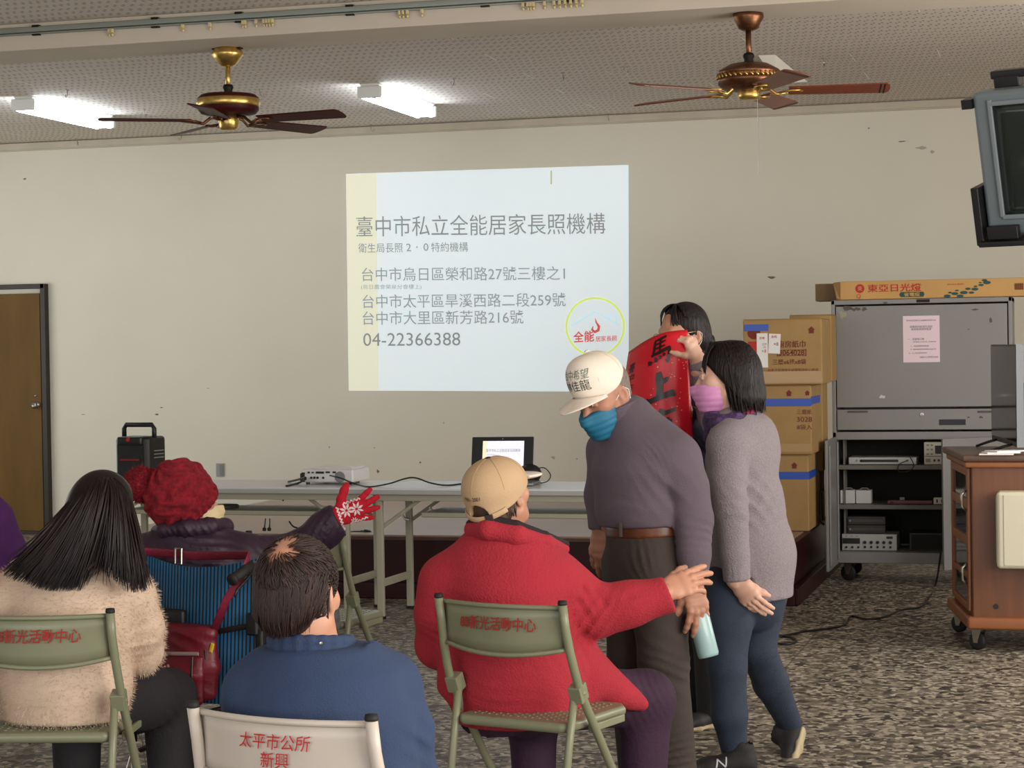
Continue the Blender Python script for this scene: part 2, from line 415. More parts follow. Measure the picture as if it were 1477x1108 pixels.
def hand(wr, fd, back, thumb, s=1, curl=(25, 30, 32, 36), bend=(1, 1.1, .7), spread=4, th=(40, 10), res=.0026, fore=None, rw=.026, fat=1):
    """a palm, four fingers of their own and a thumb; wr wrist, fd finger direction, back = normal of the back of the hand, thumb = thumb side"""
    v = Vol(res); wr = Vector(wr); y = Vector(fd).normalized(); z = Vector(back); z = (z - y * z.dot(y)).normalized(); x = y.cross(z)
    if x.dot(Vector(thumb)) < 0: x = -x
    L = lambda a, b, c: wr + (x * a + y * b + z * c) * s
    v.t([(L(0, -.012, 0), .027 * s, .019 * s), (L(.002, .03, 0), .036 * s, .0155 * s), (L(.001, .066, .001), .0395 * s, .0135 * s), (L(0, .084, 0), .037 * s, .0115 * s)], x, .012 * s)
    v.e(L(.024, .03, -.01), [.016 * s, .03 * s, .014 * s], y, z, .014 * s)
    base = [(.030, .086, .001), (.0105, .092, .0025), (-.0095, .089, .0015), (-.028, .079, -.001)]; ln = [.070, .079, .073, .056]; rad = [.0088, .0092, .0086, .0076]
    tips = []
    for i in range(4):
        p = L(*base[i]); ang = 0; sp = math.radians(spread * (1.5 - i)); d0 = (y * math.cos(sp) + x * math.sin(sp)); pts = [L(base[i][0] * .85, base[i][1] - .03, base[i][2]), p]
        for j, fr in enumerate((.44, .31, .25)):
            ang += math.radians(curl[i] * bend[j]); d = d0 * math.cos(ang) - z * math.sin(ang); p = p + d * ln[i] * fr * s; pts.append(p)
        r = rad[i] * s * fat; v.chain(pts, [r * .9, r * 1.06, r * .97, r * .92, r * .78], .005 * s); tips.append((pts[-1], d, pts[-2]))
        v.e(pts[1] + z * .004 * s, [r * .95] * 3, k=.006 * s)
    a, b = math.radians(th[0]), math.radians(th[1]); d = y * math.cos(a) + x * math.sin(a) * math.cos(b) - z * math.sin(a) * math.sin(b) - z * .15
    p0 = L(.022, .018, -.006); p1 = p0 + d.normalized() * .042 * s; d2 = (d.normalized() + y * .25 - z * .12).normalized(); p2 = p1 + d2 * .033 * s; d3 = (d2 + y * .2 - z * .2).normalized(); p3 = p2 + d3 * .024 * s
    v.chain([p0, p1, p2, p3], [.015 * s * fat, .0118 * s * fat, .0105 * s * fat, .0085 * s * fat], .012 * s); tips.append((p3, d3, p2))
    if fore is not None: v.c(wr - y * .01, fore, rw * .86, rw * 1.15, .02)
    V, F = v.mesh(); return relax(V, F), F, tips
def fuzz(o, n, ln, w, seed=1, droop=.3):        # short fibres standing off a fluffy surface, in the same mesh
    me = o.data; rr = np.random.RandomState(seed); V = np.empty(len(me.vertices) * 3, np.float32); me.vertices.foreach_get('co', V); V = V.reshape(-1, 3)
    N = np.empty(len(V) * 3, np.float32); me.vertices.foreach_get('normal', N); N = N.reshape(-1, 3)
    F = np.empty(len(me.loops), np.int32); me.loops.foreach_get('vertex_index', F); F = F.reshape(-1, 4)
    i = rr.randint(0, len(V), n); T = rr.normal(size=(n, 3)); d = N[i] + T * .45; d[:, 2] -= droop; d /= np.linalg.norm(d, axis=1)[:, None]
    sdir = np.cross(d, T); sdir /= np.linalg.norm(sdir, axis=1)[:, None] + 1e-9; l = ln * rr.uniform(.5, 1.2, (n, 1)); p = V[i] + T * .003
    q = [p - sdir * w, p + sdir * w, p + d * l * .6 + sdir * w * .7, p + d * l]
    k = len(V); V2 = np.concatenate([V] + q); a = np.arange(n); F2 = np.stack([k + a, k + n + a, k + 2 * n + a, k + 3 * n + a], 1)
    mt = me.materials[0]; par = o.parent; name = o.name; loc = o.location.copy(); bpy.data.objects.remove(o)
    o2 = np_obj(name, V2, np.concatenate([F, F2]), mt, par); o2.location = loc; return o2
# ------------------------------------------------------------------ the setting
WY, CZ = 15.5, 3.34
def wall_mat():
    m = mat('painted_wall', (224, 218, 202), rough=.75, bump=.05, bscale=14, var=.03, vscale=1.1); N = NT(m)
    return m
M_wall = wall_mat()
M_white = mat('beam_paint', (206, 194, 178), rough=.7, var=.03, vscale=3)
M_trim = mat('cornice_paint', (196, 186, 168), rough=.7, var=.06, vscale=5)
# acoustic ceiling board: rows of short dark slots, white seam strips here and there
M_ceil = mat('acoustic_board', (190, 180, 170), rough=.85); N = NT(M_ceil)
tc = N.n('TexCoord'); sp = N.n('SeparateXYZ'); N.l(tc.outputs['Object'], sp.inputs[0])
nz = N.n('TexNoise'); nz.inputs['Scale'].default_value = 1.6; N.l(tc.outputs['Object'], nz.inputs['Vector'])
wx = N.math('ADD', sp.outputs[0], N.math('MULTIPLY', nz.outputs[0], .05)); wy_ = N.math('ADD', sp.outputs[1], N.math('MULTIPLY', nz.outputs[0], .18))
row = N.math('FLOOR', N.math('DIVIDE', wy_, .13))
hx = N.math('PINGPONG', N.math('ADD', wx, N.math('MULTIPLY', row, .019)), .0225); hy = N.math('PINGPONG', wy_, .065)
slot = N.math('MULTIPLY', N.math('LESS_THAN', hx, .0058), N.math('LESS_THAN', hy, .034))
n2 = N.n('TexNoise'); n2.inputs['Scale'].default_value = .7; N.l(tc.outputs['Object'], n2.inputs['Vector'])
tone = N.mix(n2.outputs[0], srgb(206, 194, 184), srgb(220, 210, 200))
sx = N.math('PINGPONG', N.math('ADD', sp.outputs[0], .79), .27); sy2 = N.math('FRACT', N.math('DIVIDE', sp.outputs[1], .92))
n3 = N.n('TexNoise'); n3.inputs['Scale'].default_value = 1.3; N.l(tc.outputs['Object'], n3.inputs['Vector'])
strip = N.math('MULTIPLY', N.math('LESS_THAN', sx, .004), N.math('MULTIPLY', N.math('LESS_THAN', sy2, .38), N.math('GREATER_THAN', n3.outputs[0], .47)))
colr = N.mix(N.math('MULTIPLY', slot, .62), tone, srgb(96, 88, 84)); colr = N.mix(strip, colr, srgb(240, 236, 226)); N.l(colr, N.b.inputs['Base Color'])
# terrazzo floor
M_floor = mat('terrazzo', (150, 142, 126), rough=.5, spec=.35); N = NT(M_floor)
tc = N.n('TexCoord'); sp = N.n('SeparateXYZ'); N.l(tc.outputs['Object'], sp.inputs[0])
v1 = N.n('TexVoronoi'); v1.inputs['Scale'].default_value = 27; v1.inputs['Randomness'].default_value = 1; N.l(tc.outputs['Object'], v1.inputs['Vector'])
v2 = N.n('TexVoronoi'); v2.inputs['Scale'].default_value = 50; N.l(tc.outputs['Object'], v2.inputs['Vector'])
s1 = N.n('SeparateColor'); N.l(v1.outputs['Color'], s1.inputs[0]); s2 = N.n('SeparateColor'); N.l(v2.outputs['Color'], s2.inputs[0])
r1 = N.n('ValToRGB'); e = r1.color_ramp.elements; e[0].position = 0; e[0].color = srgb(44, 39, 36); e[1].position = 1; e[1].color = srgb(164, 154, 138)
for p_, c_ in ((.16, (56, 50, 45)), (.24, (102, 94, 82)), (.62, (124, 115, 102)), (.8, (146, 136, 120))): q = r1.color_ramp.elements.new(p_); q.color = srgb(*c_)
N.l(s1.outputs[0], r1.inputs[0])
c1 = N.mix(N.math('MULTIPLY', N.math('LESS_THAN', s2.outputs[1], .25), .75), r1.outputs[0], srgb(64, 56, 50))
c1 = N.mix(N.math('MULTIPLY', N.math('GREATER_THAN', s2.outputs[1], .86), .7), c1, srgb(196, 186, 168))
gx = N.math('PINGPONG', N.math('ADD', sp.outputs[0], 1.30), .62); gy = N.math('PINGPONG', N.math('ADD', sp.outputs[1], .2), .62)
gr = N.math('MAXIMUM', N.math('LESS_THAN', gx, .006), N.math('LESS_THAN', gy, .006))
c1 = N.mix(N.math('MULTIPLY', gr, .6), c1, srgb(70, 62, 54)); N.l(c1, N.b.inputs['Base Color'])

struct(MB().box((-4, 6.0, -.05), (18, 21, .1)).build('floor', M_floor))
struct(MB().box((-4, 6.5, CZ + .05), (18, 20, .1)).build('ceiling', M_ceil))
wb = struct(MB().box((-4, WY + .06, 1.65), (18, .12, 3.5)).build('wall_back', M_wall))
mb = MB()                                      # left-hand wall, with an unseen opening added for the fill light
for (y0, y1, z0, z1) in ((-2.5, 9.4, -.1, 3.4), (13.8, 15.5, -.1, 3.4), (9.4, 13.8, -.1, .85), (9.4, 13.8, 2.6, 3.4)): mb.box((-11.0, (y0 + y1) / 2, (z0 + z1) / 2), (.12, y1 - y0, z1 - z0))
wl = struct(mb.build('wall_left', M_wall))
# right-hand wall with two window openings
mb = MB()
for (y0, y1, z0, z1) in ((-2, 1.0, 0, 3.4), (5.3, 7.4, 0, 3.4), (10.6, 15.5, 0, 3.4), (1.0, 5.3, 0, .85), (1.0, 5.3, 2.55, 3.4), (7.4, 10.6, 0, .85), (7.4, 10.6, 2.55, 3.4)):
    mb.box((2.6, (y0 + y1) / 2, (z0 + z1) / 2), (.14, y1 - y0, z1 - z0))
struct(mb.build('wall_right', M_wall))
struct(box('trim_1', (-4, 10.22, 3.27), (18, .45, .15), M_white, bevel=.006))                # ceiling beam
mb = MB().box((-4, WY - .02, CZ - .035), (18, .04, .055)).box((-4, WY - .012, CZ - .062), (18, .024, .02))
struct(mb.build('trim_2', M_trim, bevel=.004))                                                # cornice strip
# marks on the wall plaster
M_stain = mat('wall_scuff', (120, 110, 96), rough=.9); M_pale = mat('patched_plaster', (180, 172, 156), rough=.9)
def blot(x, y, w, h, mt, n=11, seed=0):
    r = random.Random(seed); c = aty(x, y, WY - .0015); k = 1 / 180
    P = [(math.cos(a) * w * k * r.uniform(.5, 1.2) / 2, math.sin(a) * h * k * r.uniform(.4, 1.2) / 2) for a in [2 * math.pi * i / n for i in range(n)]]
    o = mesh_obj('plaster_mark', [(c.x + a, c.y, c.z + b) for a, b in P], [tuple(range(n))[::-1]], mt, wb, smooth=False); return struct(o)
for i, q in enumerate(((1113, 400, 12, 4, M_stain), (36, 258, 7, 3, M_stain), (1302, 204, 14, 2, M_stain), (1330, 213, 16, 5, M_pale), (1345, 219, 8, 5, M_pale), (226, 598, 6, 3, M_stain), (233, 588, 5, 2, M_stain), (606, 667, 4, 3, M_stain), (798, 660, 8, 6, M_pale), (832, 662, 3, 2, M_stain), (540, 646, 2, 2, M_stain), (1253, 185, 4, 2, M_stain), (120, 598, 9, 1, M_stain), (300, 560, 4, 2, M_pale), (640, 610, 3, 3, M_pale), (545, 680, 4, 6, M_stain), (475, 645, 2, 3, M_stain))): blot(*q, seed=i)

# door
M_door = mat('varnished_plywood_door', (104, 76, 32), rough=.6, spec=.25, var=.16, vscale=2.2, stretch=(3, 3, .7), bump=.04, bscale=20)
M_dark = mat('dark_door_frame', (38, 24, 18), rough=.5); M_steel = mat('steel', (176, 172, 164), rough=.3, metal=1)
M_black = mat('black_plastic', (22, 22, 24), rough=.45, bump=.05, bscale=200); M_rubber = mat('black_rubber', (20, 19, 19), rough=.7)
dX = aty(70, 500, WY).x
door = struct(MB().box((dX - .50, WY - .03, 1.035), (.90, .04, 2.03)).build('door_1', M_door, bevel=.003))
struct(MB().box((dX - .015, WY - .03, 1.065), (.045, .07, 2.13)).box((dX - 1.0, WY - .03, 1.065), (.045, .07, 2.13)).box((dX - .5, WY - .03, 2.11), (1.0, .07, .04)).build('door_frame', M_dark, door, bevel=.003))
struct(MB().box((dX - .5, WY - .05, .01), (1.0, .12, .03)).build('threshold', M_dark, door, bevel=.003))
kx, kz = aty(57, 584, WY).x, aty(57, 584, WY).z
mb = MB().lathe([(.0, 0), (.032, 0), (.032, .006), (.012, .008), (.011, .03), (.026, .036), (.03, .05), (.024, .062), (0, .066)], (kx, WY - .05, kz), 20, (0, -1, 0))
mb.lathe([(0, 0), (.012, 0), (.012, .008), (0, .009)], (kx - .01, WY - .05, kz + .08), 12, (0, -1, 0)); struct(mb.build('door_knob', M_steel, door, smooth=True))

# stage: dark red painted front, pale pinkish floor
M_stage = mat('dark_red_gloss_paint', (46, 5, 5), rough=.35, spec=.25, var=.15, vscale=3); M_stop = mat('stage_floor', (150, 124, 112), rough=.35, var=.06, vscale=4); M_lip = mat('stage_edge_wood', (86, 54, 42), rough=.5, var=.15, vscale=8)
stg = struct(MB().box((-3.73, 13.56, .19), (4.30, 3.88, .38)).build('stage', M_stage))
struct(MB().box((-3.72, 13.54, .384), (4.33, 3.92, .012)).build('stage_floor', M_stop, stg, bevel=.003))
struct(MB().box((-3.72, 11.60, .372), (4.35, .035, .03)).box((-1.57, 13.54, .372), (.035, 3.9, .03)).build('stage_edge', M_lip, stg, bevel=.003))
struct(MB().box((-3.73, 11.6, .05), (4.36, .05, .10)).box((-1.555, 13.56, .05), (.05, 3.9, .10)).build('stage_kickboard', M_stage, stg, bevel=.006))

# ------------------------------------------------------------------ projected picture, its light painted as a glowing sheet on the wall
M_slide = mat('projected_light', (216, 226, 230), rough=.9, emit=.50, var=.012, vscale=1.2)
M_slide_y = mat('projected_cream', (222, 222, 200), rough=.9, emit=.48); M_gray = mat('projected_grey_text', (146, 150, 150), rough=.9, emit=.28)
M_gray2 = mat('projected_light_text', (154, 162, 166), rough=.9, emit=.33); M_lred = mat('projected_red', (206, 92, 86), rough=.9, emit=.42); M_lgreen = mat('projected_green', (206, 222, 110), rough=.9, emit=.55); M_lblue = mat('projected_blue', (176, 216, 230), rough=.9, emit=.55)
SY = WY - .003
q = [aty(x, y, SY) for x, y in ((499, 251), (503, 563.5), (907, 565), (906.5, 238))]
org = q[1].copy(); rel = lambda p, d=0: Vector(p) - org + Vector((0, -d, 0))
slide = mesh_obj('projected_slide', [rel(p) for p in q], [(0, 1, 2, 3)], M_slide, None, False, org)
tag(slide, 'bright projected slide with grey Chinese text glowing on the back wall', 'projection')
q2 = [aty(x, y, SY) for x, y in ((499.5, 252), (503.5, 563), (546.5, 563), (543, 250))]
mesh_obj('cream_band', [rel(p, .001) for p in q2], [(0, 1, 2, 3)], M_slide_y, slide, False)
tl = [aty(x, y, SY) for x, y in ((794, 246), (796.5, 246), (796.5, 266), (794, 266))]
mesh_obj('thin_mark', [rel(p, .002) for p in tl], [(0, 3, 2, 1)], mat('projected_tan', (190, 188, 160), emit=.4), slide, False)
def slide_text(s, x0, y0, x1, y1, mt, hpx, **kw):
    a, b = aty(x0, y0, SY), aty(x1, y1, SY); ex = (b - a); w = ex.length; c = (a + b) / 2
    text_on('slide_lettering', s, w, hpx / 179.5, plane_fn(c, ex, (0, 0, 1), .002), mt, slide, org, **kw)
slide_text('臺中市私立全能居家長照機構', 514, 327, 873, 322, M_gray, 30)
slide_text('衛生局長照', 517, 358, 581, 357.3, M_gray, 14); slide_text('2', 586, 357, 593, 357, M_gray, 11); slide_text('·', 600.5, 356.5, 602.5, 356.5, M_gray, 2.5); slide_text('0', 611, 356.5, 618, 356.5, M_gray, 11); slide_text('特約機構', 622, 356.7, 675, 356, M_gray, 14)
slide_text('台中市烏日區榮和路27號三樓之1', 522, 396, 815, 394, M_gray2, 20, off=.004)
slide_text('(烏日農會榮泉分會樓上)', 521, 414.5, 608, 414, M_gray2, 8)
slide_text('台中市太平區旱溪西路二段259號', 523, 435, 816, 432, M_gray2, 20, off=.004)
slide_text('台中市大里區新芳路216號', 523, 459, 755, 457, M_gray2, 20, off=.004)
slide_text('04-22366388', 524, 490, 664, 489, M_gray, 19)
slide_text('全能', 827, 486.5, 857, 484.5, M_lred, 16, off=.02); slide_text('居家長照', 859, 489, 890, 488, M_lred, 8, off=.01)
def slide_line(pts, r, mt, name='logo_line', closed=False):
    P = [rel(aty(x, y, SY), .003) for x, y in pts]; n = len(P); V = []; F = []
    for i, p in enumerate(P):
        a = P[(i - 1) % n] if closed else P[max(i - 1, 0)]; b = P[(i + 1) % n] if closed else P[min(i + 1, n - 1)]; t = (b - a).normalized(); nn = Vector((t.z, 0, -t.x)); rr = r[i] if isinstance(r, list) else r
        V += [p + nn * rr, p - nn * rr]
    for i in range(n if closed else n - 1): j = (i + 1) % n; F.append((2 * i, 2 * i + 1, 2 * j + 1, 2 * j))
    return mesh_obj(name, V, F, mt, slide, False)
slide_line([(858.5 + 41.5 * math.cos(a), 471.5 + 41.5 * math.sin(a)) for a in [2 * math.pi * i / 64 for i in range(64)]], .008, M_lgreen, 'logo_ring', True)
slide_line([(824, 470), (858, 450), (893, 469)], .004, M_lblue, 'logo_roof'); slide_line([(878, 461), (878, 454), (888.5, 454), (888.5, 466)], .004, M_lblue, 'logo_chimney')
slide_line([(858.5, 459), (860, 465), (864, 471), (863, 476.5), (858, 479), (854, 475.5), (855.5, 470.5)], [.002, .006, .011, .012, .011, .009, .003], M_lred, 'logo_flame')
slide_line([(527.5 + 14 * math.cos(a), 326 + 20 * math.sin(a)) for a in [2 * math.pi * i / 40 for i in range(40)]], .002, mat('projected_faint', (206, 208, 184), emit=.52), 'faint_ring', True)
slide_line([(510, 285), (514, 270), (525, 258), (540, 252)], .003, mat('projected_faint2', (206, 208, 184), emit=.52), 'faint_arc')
# ------------------------------------------------------------------ ceiling things
M_brass = mat('aged_brass', (206, 172, 96), rough=.3, metal=.85, var=.25, vscale=30); M_brass2 = mat('antique_copper', (120, 82, 58), rough=.38, metal=.9, var=.25, vscale=40)
M_mah = mat('dark_mahogany', (62, 10, 8), rough=.5, spec=.25, var=.25, vscale=5, stretch=(1, 8, 8)); M_chw = mat('cherry_blade', (118, 52, 28), rough=.3, var=.22, vscale=5, stretch=(1, 9, 9)); M_blk2 = mat('dark_iron', (34, 28, 24), rough=.5, metal=.6)
def fan(px, py, rot, label, kind):
    zb = 3.193; c = atz(px, py, zb); c.z = 0
    t = empty('ceiling_fan', (c.x, c.y, zb), 0, label, 'ceiling fan')
    br = M_brass if kind else M_brass2; wood = M_mah if kind else M_chw; k = 1.0
    MB().lathe([(.07, 0), (.085, -.02), (.088, -.035), (.07, -.06), (.05, -.085), (.03, -.1)] if kind else [(.078, 0), (.08, -.02), (.062, -.05), (.052, -.075), (.03, -.085)]).build('canopy', br, t, smooth=True)
    if kind: MB().box((-.05, 0, .004), (.07, .05, .02)).box((.05, 0, .004), (.07, .05, .02)).build('hanger_bracket', M_blk2, t, bevel=.004)
    MB().lathe([(.0145, -.08), (.0145, -.24)], n=12).build('downrod', br, t, smooth=True)
    MB().lathe([(.024, -.2), (.03, -.215), (.022, -.235), (.03, -.25)], n=16).build('coupling', M_blk2, t, smooth=True)
    h = -.245
    if kind:
        mo = MB().lathe([(.03, h), (.15, h - .012), (.168, h - .028), (.168, h - .095), (.15, h - .115), (.06, h - .125), (.0, h - .125)], n=40).build('motor_housing', wood, t, smooth=True)
        MB().lathe([(.170, h - .034), (.174, h - .04), (.174, h - .072), (.170, h - .078)], n=48).build('filigree_band', br, mo, smooth=True)
    else:
        mo = MB().lathe([(.03, h), (.10, h - .012), (.15, h - .04), (.165, h - .055), (.158, h - .062), (.158, h - .085), (.166, h - .09), (.16, h - .1), (.158, h - .115), (.12, h - .14), (.06, h - .15), (.0, h - .15)], n=40).build('motor_housing', br, t, smooth=True)
        m2 = MB()
        for i in range(36):
            a = 2 * math.pi * i / 36; m2.tube([(.158 * math.cos(a), .158 * math.sin(a), h - .062), (.163 * math.cos(a + .1), .163 * math.sin(a + .1), h - .085)], .006, 6)
        m2.build('rope_band', M_brass, mo, smooth=True)
    z = h - .16 if kind else h - .155
    MB().lathe([(.052, z + .04), (.056, z + .01), (.052, z - .03), (.04, z - .045), (.0, z - .046)] if kind else [(.055, z + .03), (.058, z - .02), (.05, z - .035), (0, z - .035)], n=28).build('switch_cup', M_brass, t, smooth=True)
    for i in range(5):
        a = rot + 2 * math.pi * i / 5; R = Matrix.Rotation(a, 3, 'Z'); pit = Matrix.Rotation(math.radians(-12), 3, 'X')
        iron = MB()
        iron.tube([R @ Vector(p) for p in ((.05, 0, z + .03), (.10, 0, z + .02), (.14, .0, z - .012), (.19, 0, z + .0))], [.010, .009, .009, .01], 8, flat=.6)
        for sg in (-1, 1): iron.tube([R @ Vector(p) for p in ((.15, 0, z - .006), (.18, sg * .03, z - .004), (.215, sg * .045, z + .001), (.25, sg * .03, z + .003), (.27, 0, z + .003))], .006, 8)
        io = iron.build('blade_iron', M_brass if not kind else M_brass2, t, smooth=True)
        pl = []
        for s_ in range(13):
            u = s_ / 12; w = .056 + .014 * u; pl.append((.2 + u * .49, w))
        poly = [(x, w) for x, w in pl] + [(.705, .05), (.71, 0), (.705, -.05)] + [(x, -w) for x, w in pl[::-1]]
        Mx = Matrix.Translation((0, 0, z + .002)) @ (R @ Matrix.Identity(3)).to_4x4() @ pit.to_4x4()
        MB().prism(poly, .007, Mx).build('blade', wood, t, bevel=.002)
        if not kind:
            for s0 in (.655, .675): MB().prism([(s0, .069), (s0 + .008, .069), (s0 + .008, -.069), (s0, -.069)], .0072, Matrix.Translation((0, 0, -.0006)) @ Mx).build('blade_stripe', M_blk2, t)
    L = -.40 if kind else -.82
    MB().tube([(.045, -.02, z - .02), (.045, -.02, z - .06), (.045, -.02, L)], .0018, 6).build('pull_chain', M_steel, t)
    return t
fan(328, 70, math.radians(65), 'brass and dark mahogany ceiling fan under the beam beside a lit tube lamp', 1)
fan(1079, 20, math.radians(10), 'copper coloured ceiling fan with reddish blades and long pull chain', 0)

M_tube = mat('fluorescent_tube', (236, 248, 255), emit=28); M_lampw = mat('lamp_white_metal', (226, 228, 224), rough=.4)
def tube_light(p0, p1, label):
    a, b = atz(*p0, CZ), atz(*p1, CZ); d = Vector((0, 1, 0)); L = 1.24; c = Vector((a.x, (a.y + b.y) / 2, CZ))
    t = empty('fluorescent_lamp', (c.x, c.y, CZ), 0, label, 'lamp', 'fluorescent lamps on the ceiling')
    MB().prism([(-.075, 0), (.075, 0), (.05, -.045), (-.05, -.045)], L, Matrix.Translation((0, -L / 2, 0)) @ Matrix.Rotation(math.pi / 2, 4, 'X') @ Matrix.Scale(-1, 4, (0, 0, 1)) @ Matrix.Scale(1, 4)).build('fitting', M_lampw, t, bevel=.004)
    for y in (-L / 2, L / 2): MB().box((0, y, -.06), (.17, .035, .08)).build('end_cap', M_lampw, t, bevel=.008)
    for x in (-.052, .052): MB().tube([(x, -L / 2 + .02, -.090), (x, L / 2 - .02, -.090)], .015, 14).build('tube', M_tube, t, smooth=True)
tube_light((30, 138), (190, 165), 'glowing twin fluorescent lamp beyond the brass and mahogany fan')
tube_light((527, 118), (650, 150), 'glowing twin fluorescent lamp alone near the middle of the ceiling')

# curtain rail with runners along the beam
M_rail = mat('galvanised_rail', (156, 162, 154), rough=.35, metal=.7); M_run = mat('yellowed_plastic', (206, 188, 140), rough=.5)
a, b = aty(0, 43.5, 9.975), aty(960, -8, 9.975); rz_ = 3.302
rail = MB().box((-4.6, 9.975, rz_), (8.6, .022, .03)).box((-4.6, 9.98, rz_ - .022), (8.6, .012, .012)).build('curtain_rail', M_rail, bevel=.003, loc=(-4.6, 9.975, rz_))
tag(rail, 'bare grey curtain rail with yellowed runners along the ceiling beam', 'curtain rail')
mb = MB(); 
for px in (52, 224, 345, 505, 700, 820):
    X = aty(px, 30, 9.975).x + 4.6; mb = MB().box((X, .0, .016), (.04, .03, .012)).box((X, 0, -.03), (.045, .02, .008)).build('rail_bracket', M_blk2, rail)
for px in (158, 162, 264, 303, 351, 354, 370, 381, 385, 389, 393, 577, 582, 588, 609, 755, 762, 766, 770, 786, 800, 808, 816, 824, 832, 840):
    X = aty(px, 30, 9.975).x + 4.6; o = MB().box((X, -.004, -.036), (.014, .022, .022)).lathe([(.004, 0), (.009, .004), (.009, .01), (.004, .013)], (X - .006, -.004, -.058), 10, (1, 0, 0)).build('runner', M_run, rail, bevel=.002)
# little wire hooks in the ceiling
first = None
for i, (px, py, lab) in enumerate(((375, 129, 'small wire hook right above the brass fan motor'), (208, 158, 0), (97, 130, 0), (655, 113, 0), (812, 105, 0), (900, 96, 0), (1188, 84, 0), (1390, 146, 0), (272, 196, 0), (118, 202, 0), (540, 182, 0), (890, 170, 0))):
    p = atz(px, py, CZ)
    if py > 165: p.y = min(p.y, WY - .08)
    if first is None:
        first = MB().tube([(0, 0, .0), (0, 0, -.03), (.012, 0, -.05), (.025, 0, -.045), (.025, 0, -.03)], .003, 6).lathe([(.014, 0), (.012, -.006), (0, -.007)], n=10).build('ceiling_hook', M_steel, smooth=True, loc=(0, 0, 0)); o = first
    else: o = first.copy(); COL.objects.link(o)
    o.location = (p.x, p.y, CZ); o.rotation_euler = (0, 0, i * 1.3)
    tag(o, 'small bare wire hook screwed into the ceiling', 'hook', 'bare hooks in the ceiling')
# a loose white board hanging from the ceiling behind the right fan
P = [atz(1094, 80, CZ), atz(1118, 79, CZ), atz(1165, 118, CZ - .10), atz(1122, 120, CZ - .16)]
fl = MB().add(P, [(0, 1, 2, 3)]).build('hanging_ceiling_board', mat('white_board', (232, 226, 216), rough=.6), loc=P[0])
so = fl.modifiers.new('s', 'SOLIDIFY'); so.thickness = .006; tag(fl, 'loose white board drooping from the ceiling behind the copper fan', 'board')

# ------------------------------------------------------------------ long tables before the stage
M_tt = mat('table_laminate', (214, 216, 220), rough=.3, spec=.5); M_te = mat('table_edge_band', (168, 170, 166), rough=.4); M_tl = mat('table_frame_paint', (168, 164, 144), rough=.45)
def table(x0, x1, yf, rz, label, ins):
    L = x1 - x0; t = empty('folding_table', ((x0 + x1) / 2, yf, 0), rz, label, 'table', 'long folding tables before the stage')
    h = L / 2; D = .62
    MB().box((0, D / 2, .7375), (L - .004, D, .012)).build('tabletop', M_tt, t, bevel=.002)
    MB().box((0, D / 2, .719), (L, D + .008, .026)).build('edge_band', M_te, t, bevel=.005)
    MB().box((0, .045, .688), (L - .1, .03, .036)).box((0, D - .045, .688), (L - .1, .03, .036)).build('apron', M_tl, t, bevel=.003)
    MB().box((0, D * .52, .585), (L - .52, D * .62, .028)).build('shelf', M_tl, t, bevel=.006)
    for sx in (-1, 1):
        X = sx * (h - ins)
        for y in (.085, D - .06):
            lg = MB().box((X, y, .345), (.038, .032, .68)).build('leg', M_tl, t, bevel=.004); MB().box((X, y, .008), (.042, .036, .016)).build('foot_cap', M_rubber, lg)
        MB().box((X, D / 2, .20), (.025, D - .17, .04)).build('leg_stretcher', M_tl, t, bevel=.003)
        for y in (.085, D - .06):
            b = MB().tube([(X - sx * .012, y + .02, .52), (X - sx * .26, y + .02, .69)], .011, 8, flat=.5).build('folding_brace', M_blk2 if 0 else M_tl, t)
            MB().tube([(X - sx * .12, y + .02, .595), (X - sx * .14, y + .02, .565), (X - sx * .17, y + .02, .56)], .008, 6).build('brace_catch', M_steel, b)
    return t
ang = math.atan2(10.295 - 10.798, -2.387 + 5.786)
T1 = table(-5.66, -3.80, 10.66, -.03, 'long white folding table under the projector and speaker', .17)
T2 = table(-3.79, -1.93, 10.58, -.03, 'long white folding table under the laptop', .03)

# projector
M_pw = mat('projector_white', (226, 226, 226), rough=.35); M_vent = mat('vent_grey', (130, 130, 132), rough=.6)
pc = atz(469, 700, .744); t = empty('projector', (pc.x, pc.y + .16, .744), math.radians(-3), 'white projector on the table, its ports facing the seats', 'projector')
body = MB().prism([(-.165, -.12), (.165, -.12), (.165, .13), (-.165, .13)], .075, Matrix.Translation((0, 0, .012))).build('casing', M_pw, t, bevel=.012, seg=3)
MB().box((.03, 0, .092), (.25, .2, .014)).build('top_panel', M_pw, t, bevel=.008)
mb = MB()
for (x, z, w, h) in ((-.145, .065, .02, .01), (-.11, .07, .012, .01), (-.085, .07, .012, .008), (-.04, .07, .05, .012), (.01, .072, .025, .01), (.05, .072, .02, .01)): mb.box((x, -.122, z), (w, .006, h))
mb.build('port', M_black, t); mb = MB()
for x in (-.095, -.075, -.055, -.02): mb.lathe([(0, 0), (.007, 0), (.007, .004), (0, .004)], (x, -.12, .04), 12, (0, -1, 0))
mb.build('audio_jack', M_black, t); MB().box((-.15, -.122, .04), (.028, .008, .05)).build('power_inlet', M_black, t, bevel=.003)
MB().lathe([(0, 0), (.03, 0), (.032, .004), (.026, .006), (0, .006)], (.085, -.12, .045), 24, (0, -1, 0)).build('speaker_grille', M_vent, t)
for x, y in ((-.13, -.09), (.13, -.09), (.1, .1), (-.1, .1)): MB().lathe([(.012, 0), (.012, .014), (.008, .016)], (x, y, 0), 12).build('foot', M_black, t)
MB().lathe([(.04, 0), (.042, .03), (.034, .032), (.03, .01), (0, .006)], (.06, .13, .05), 24, (0, 1, 0)).build('lens', M_black, t, smooth=True)
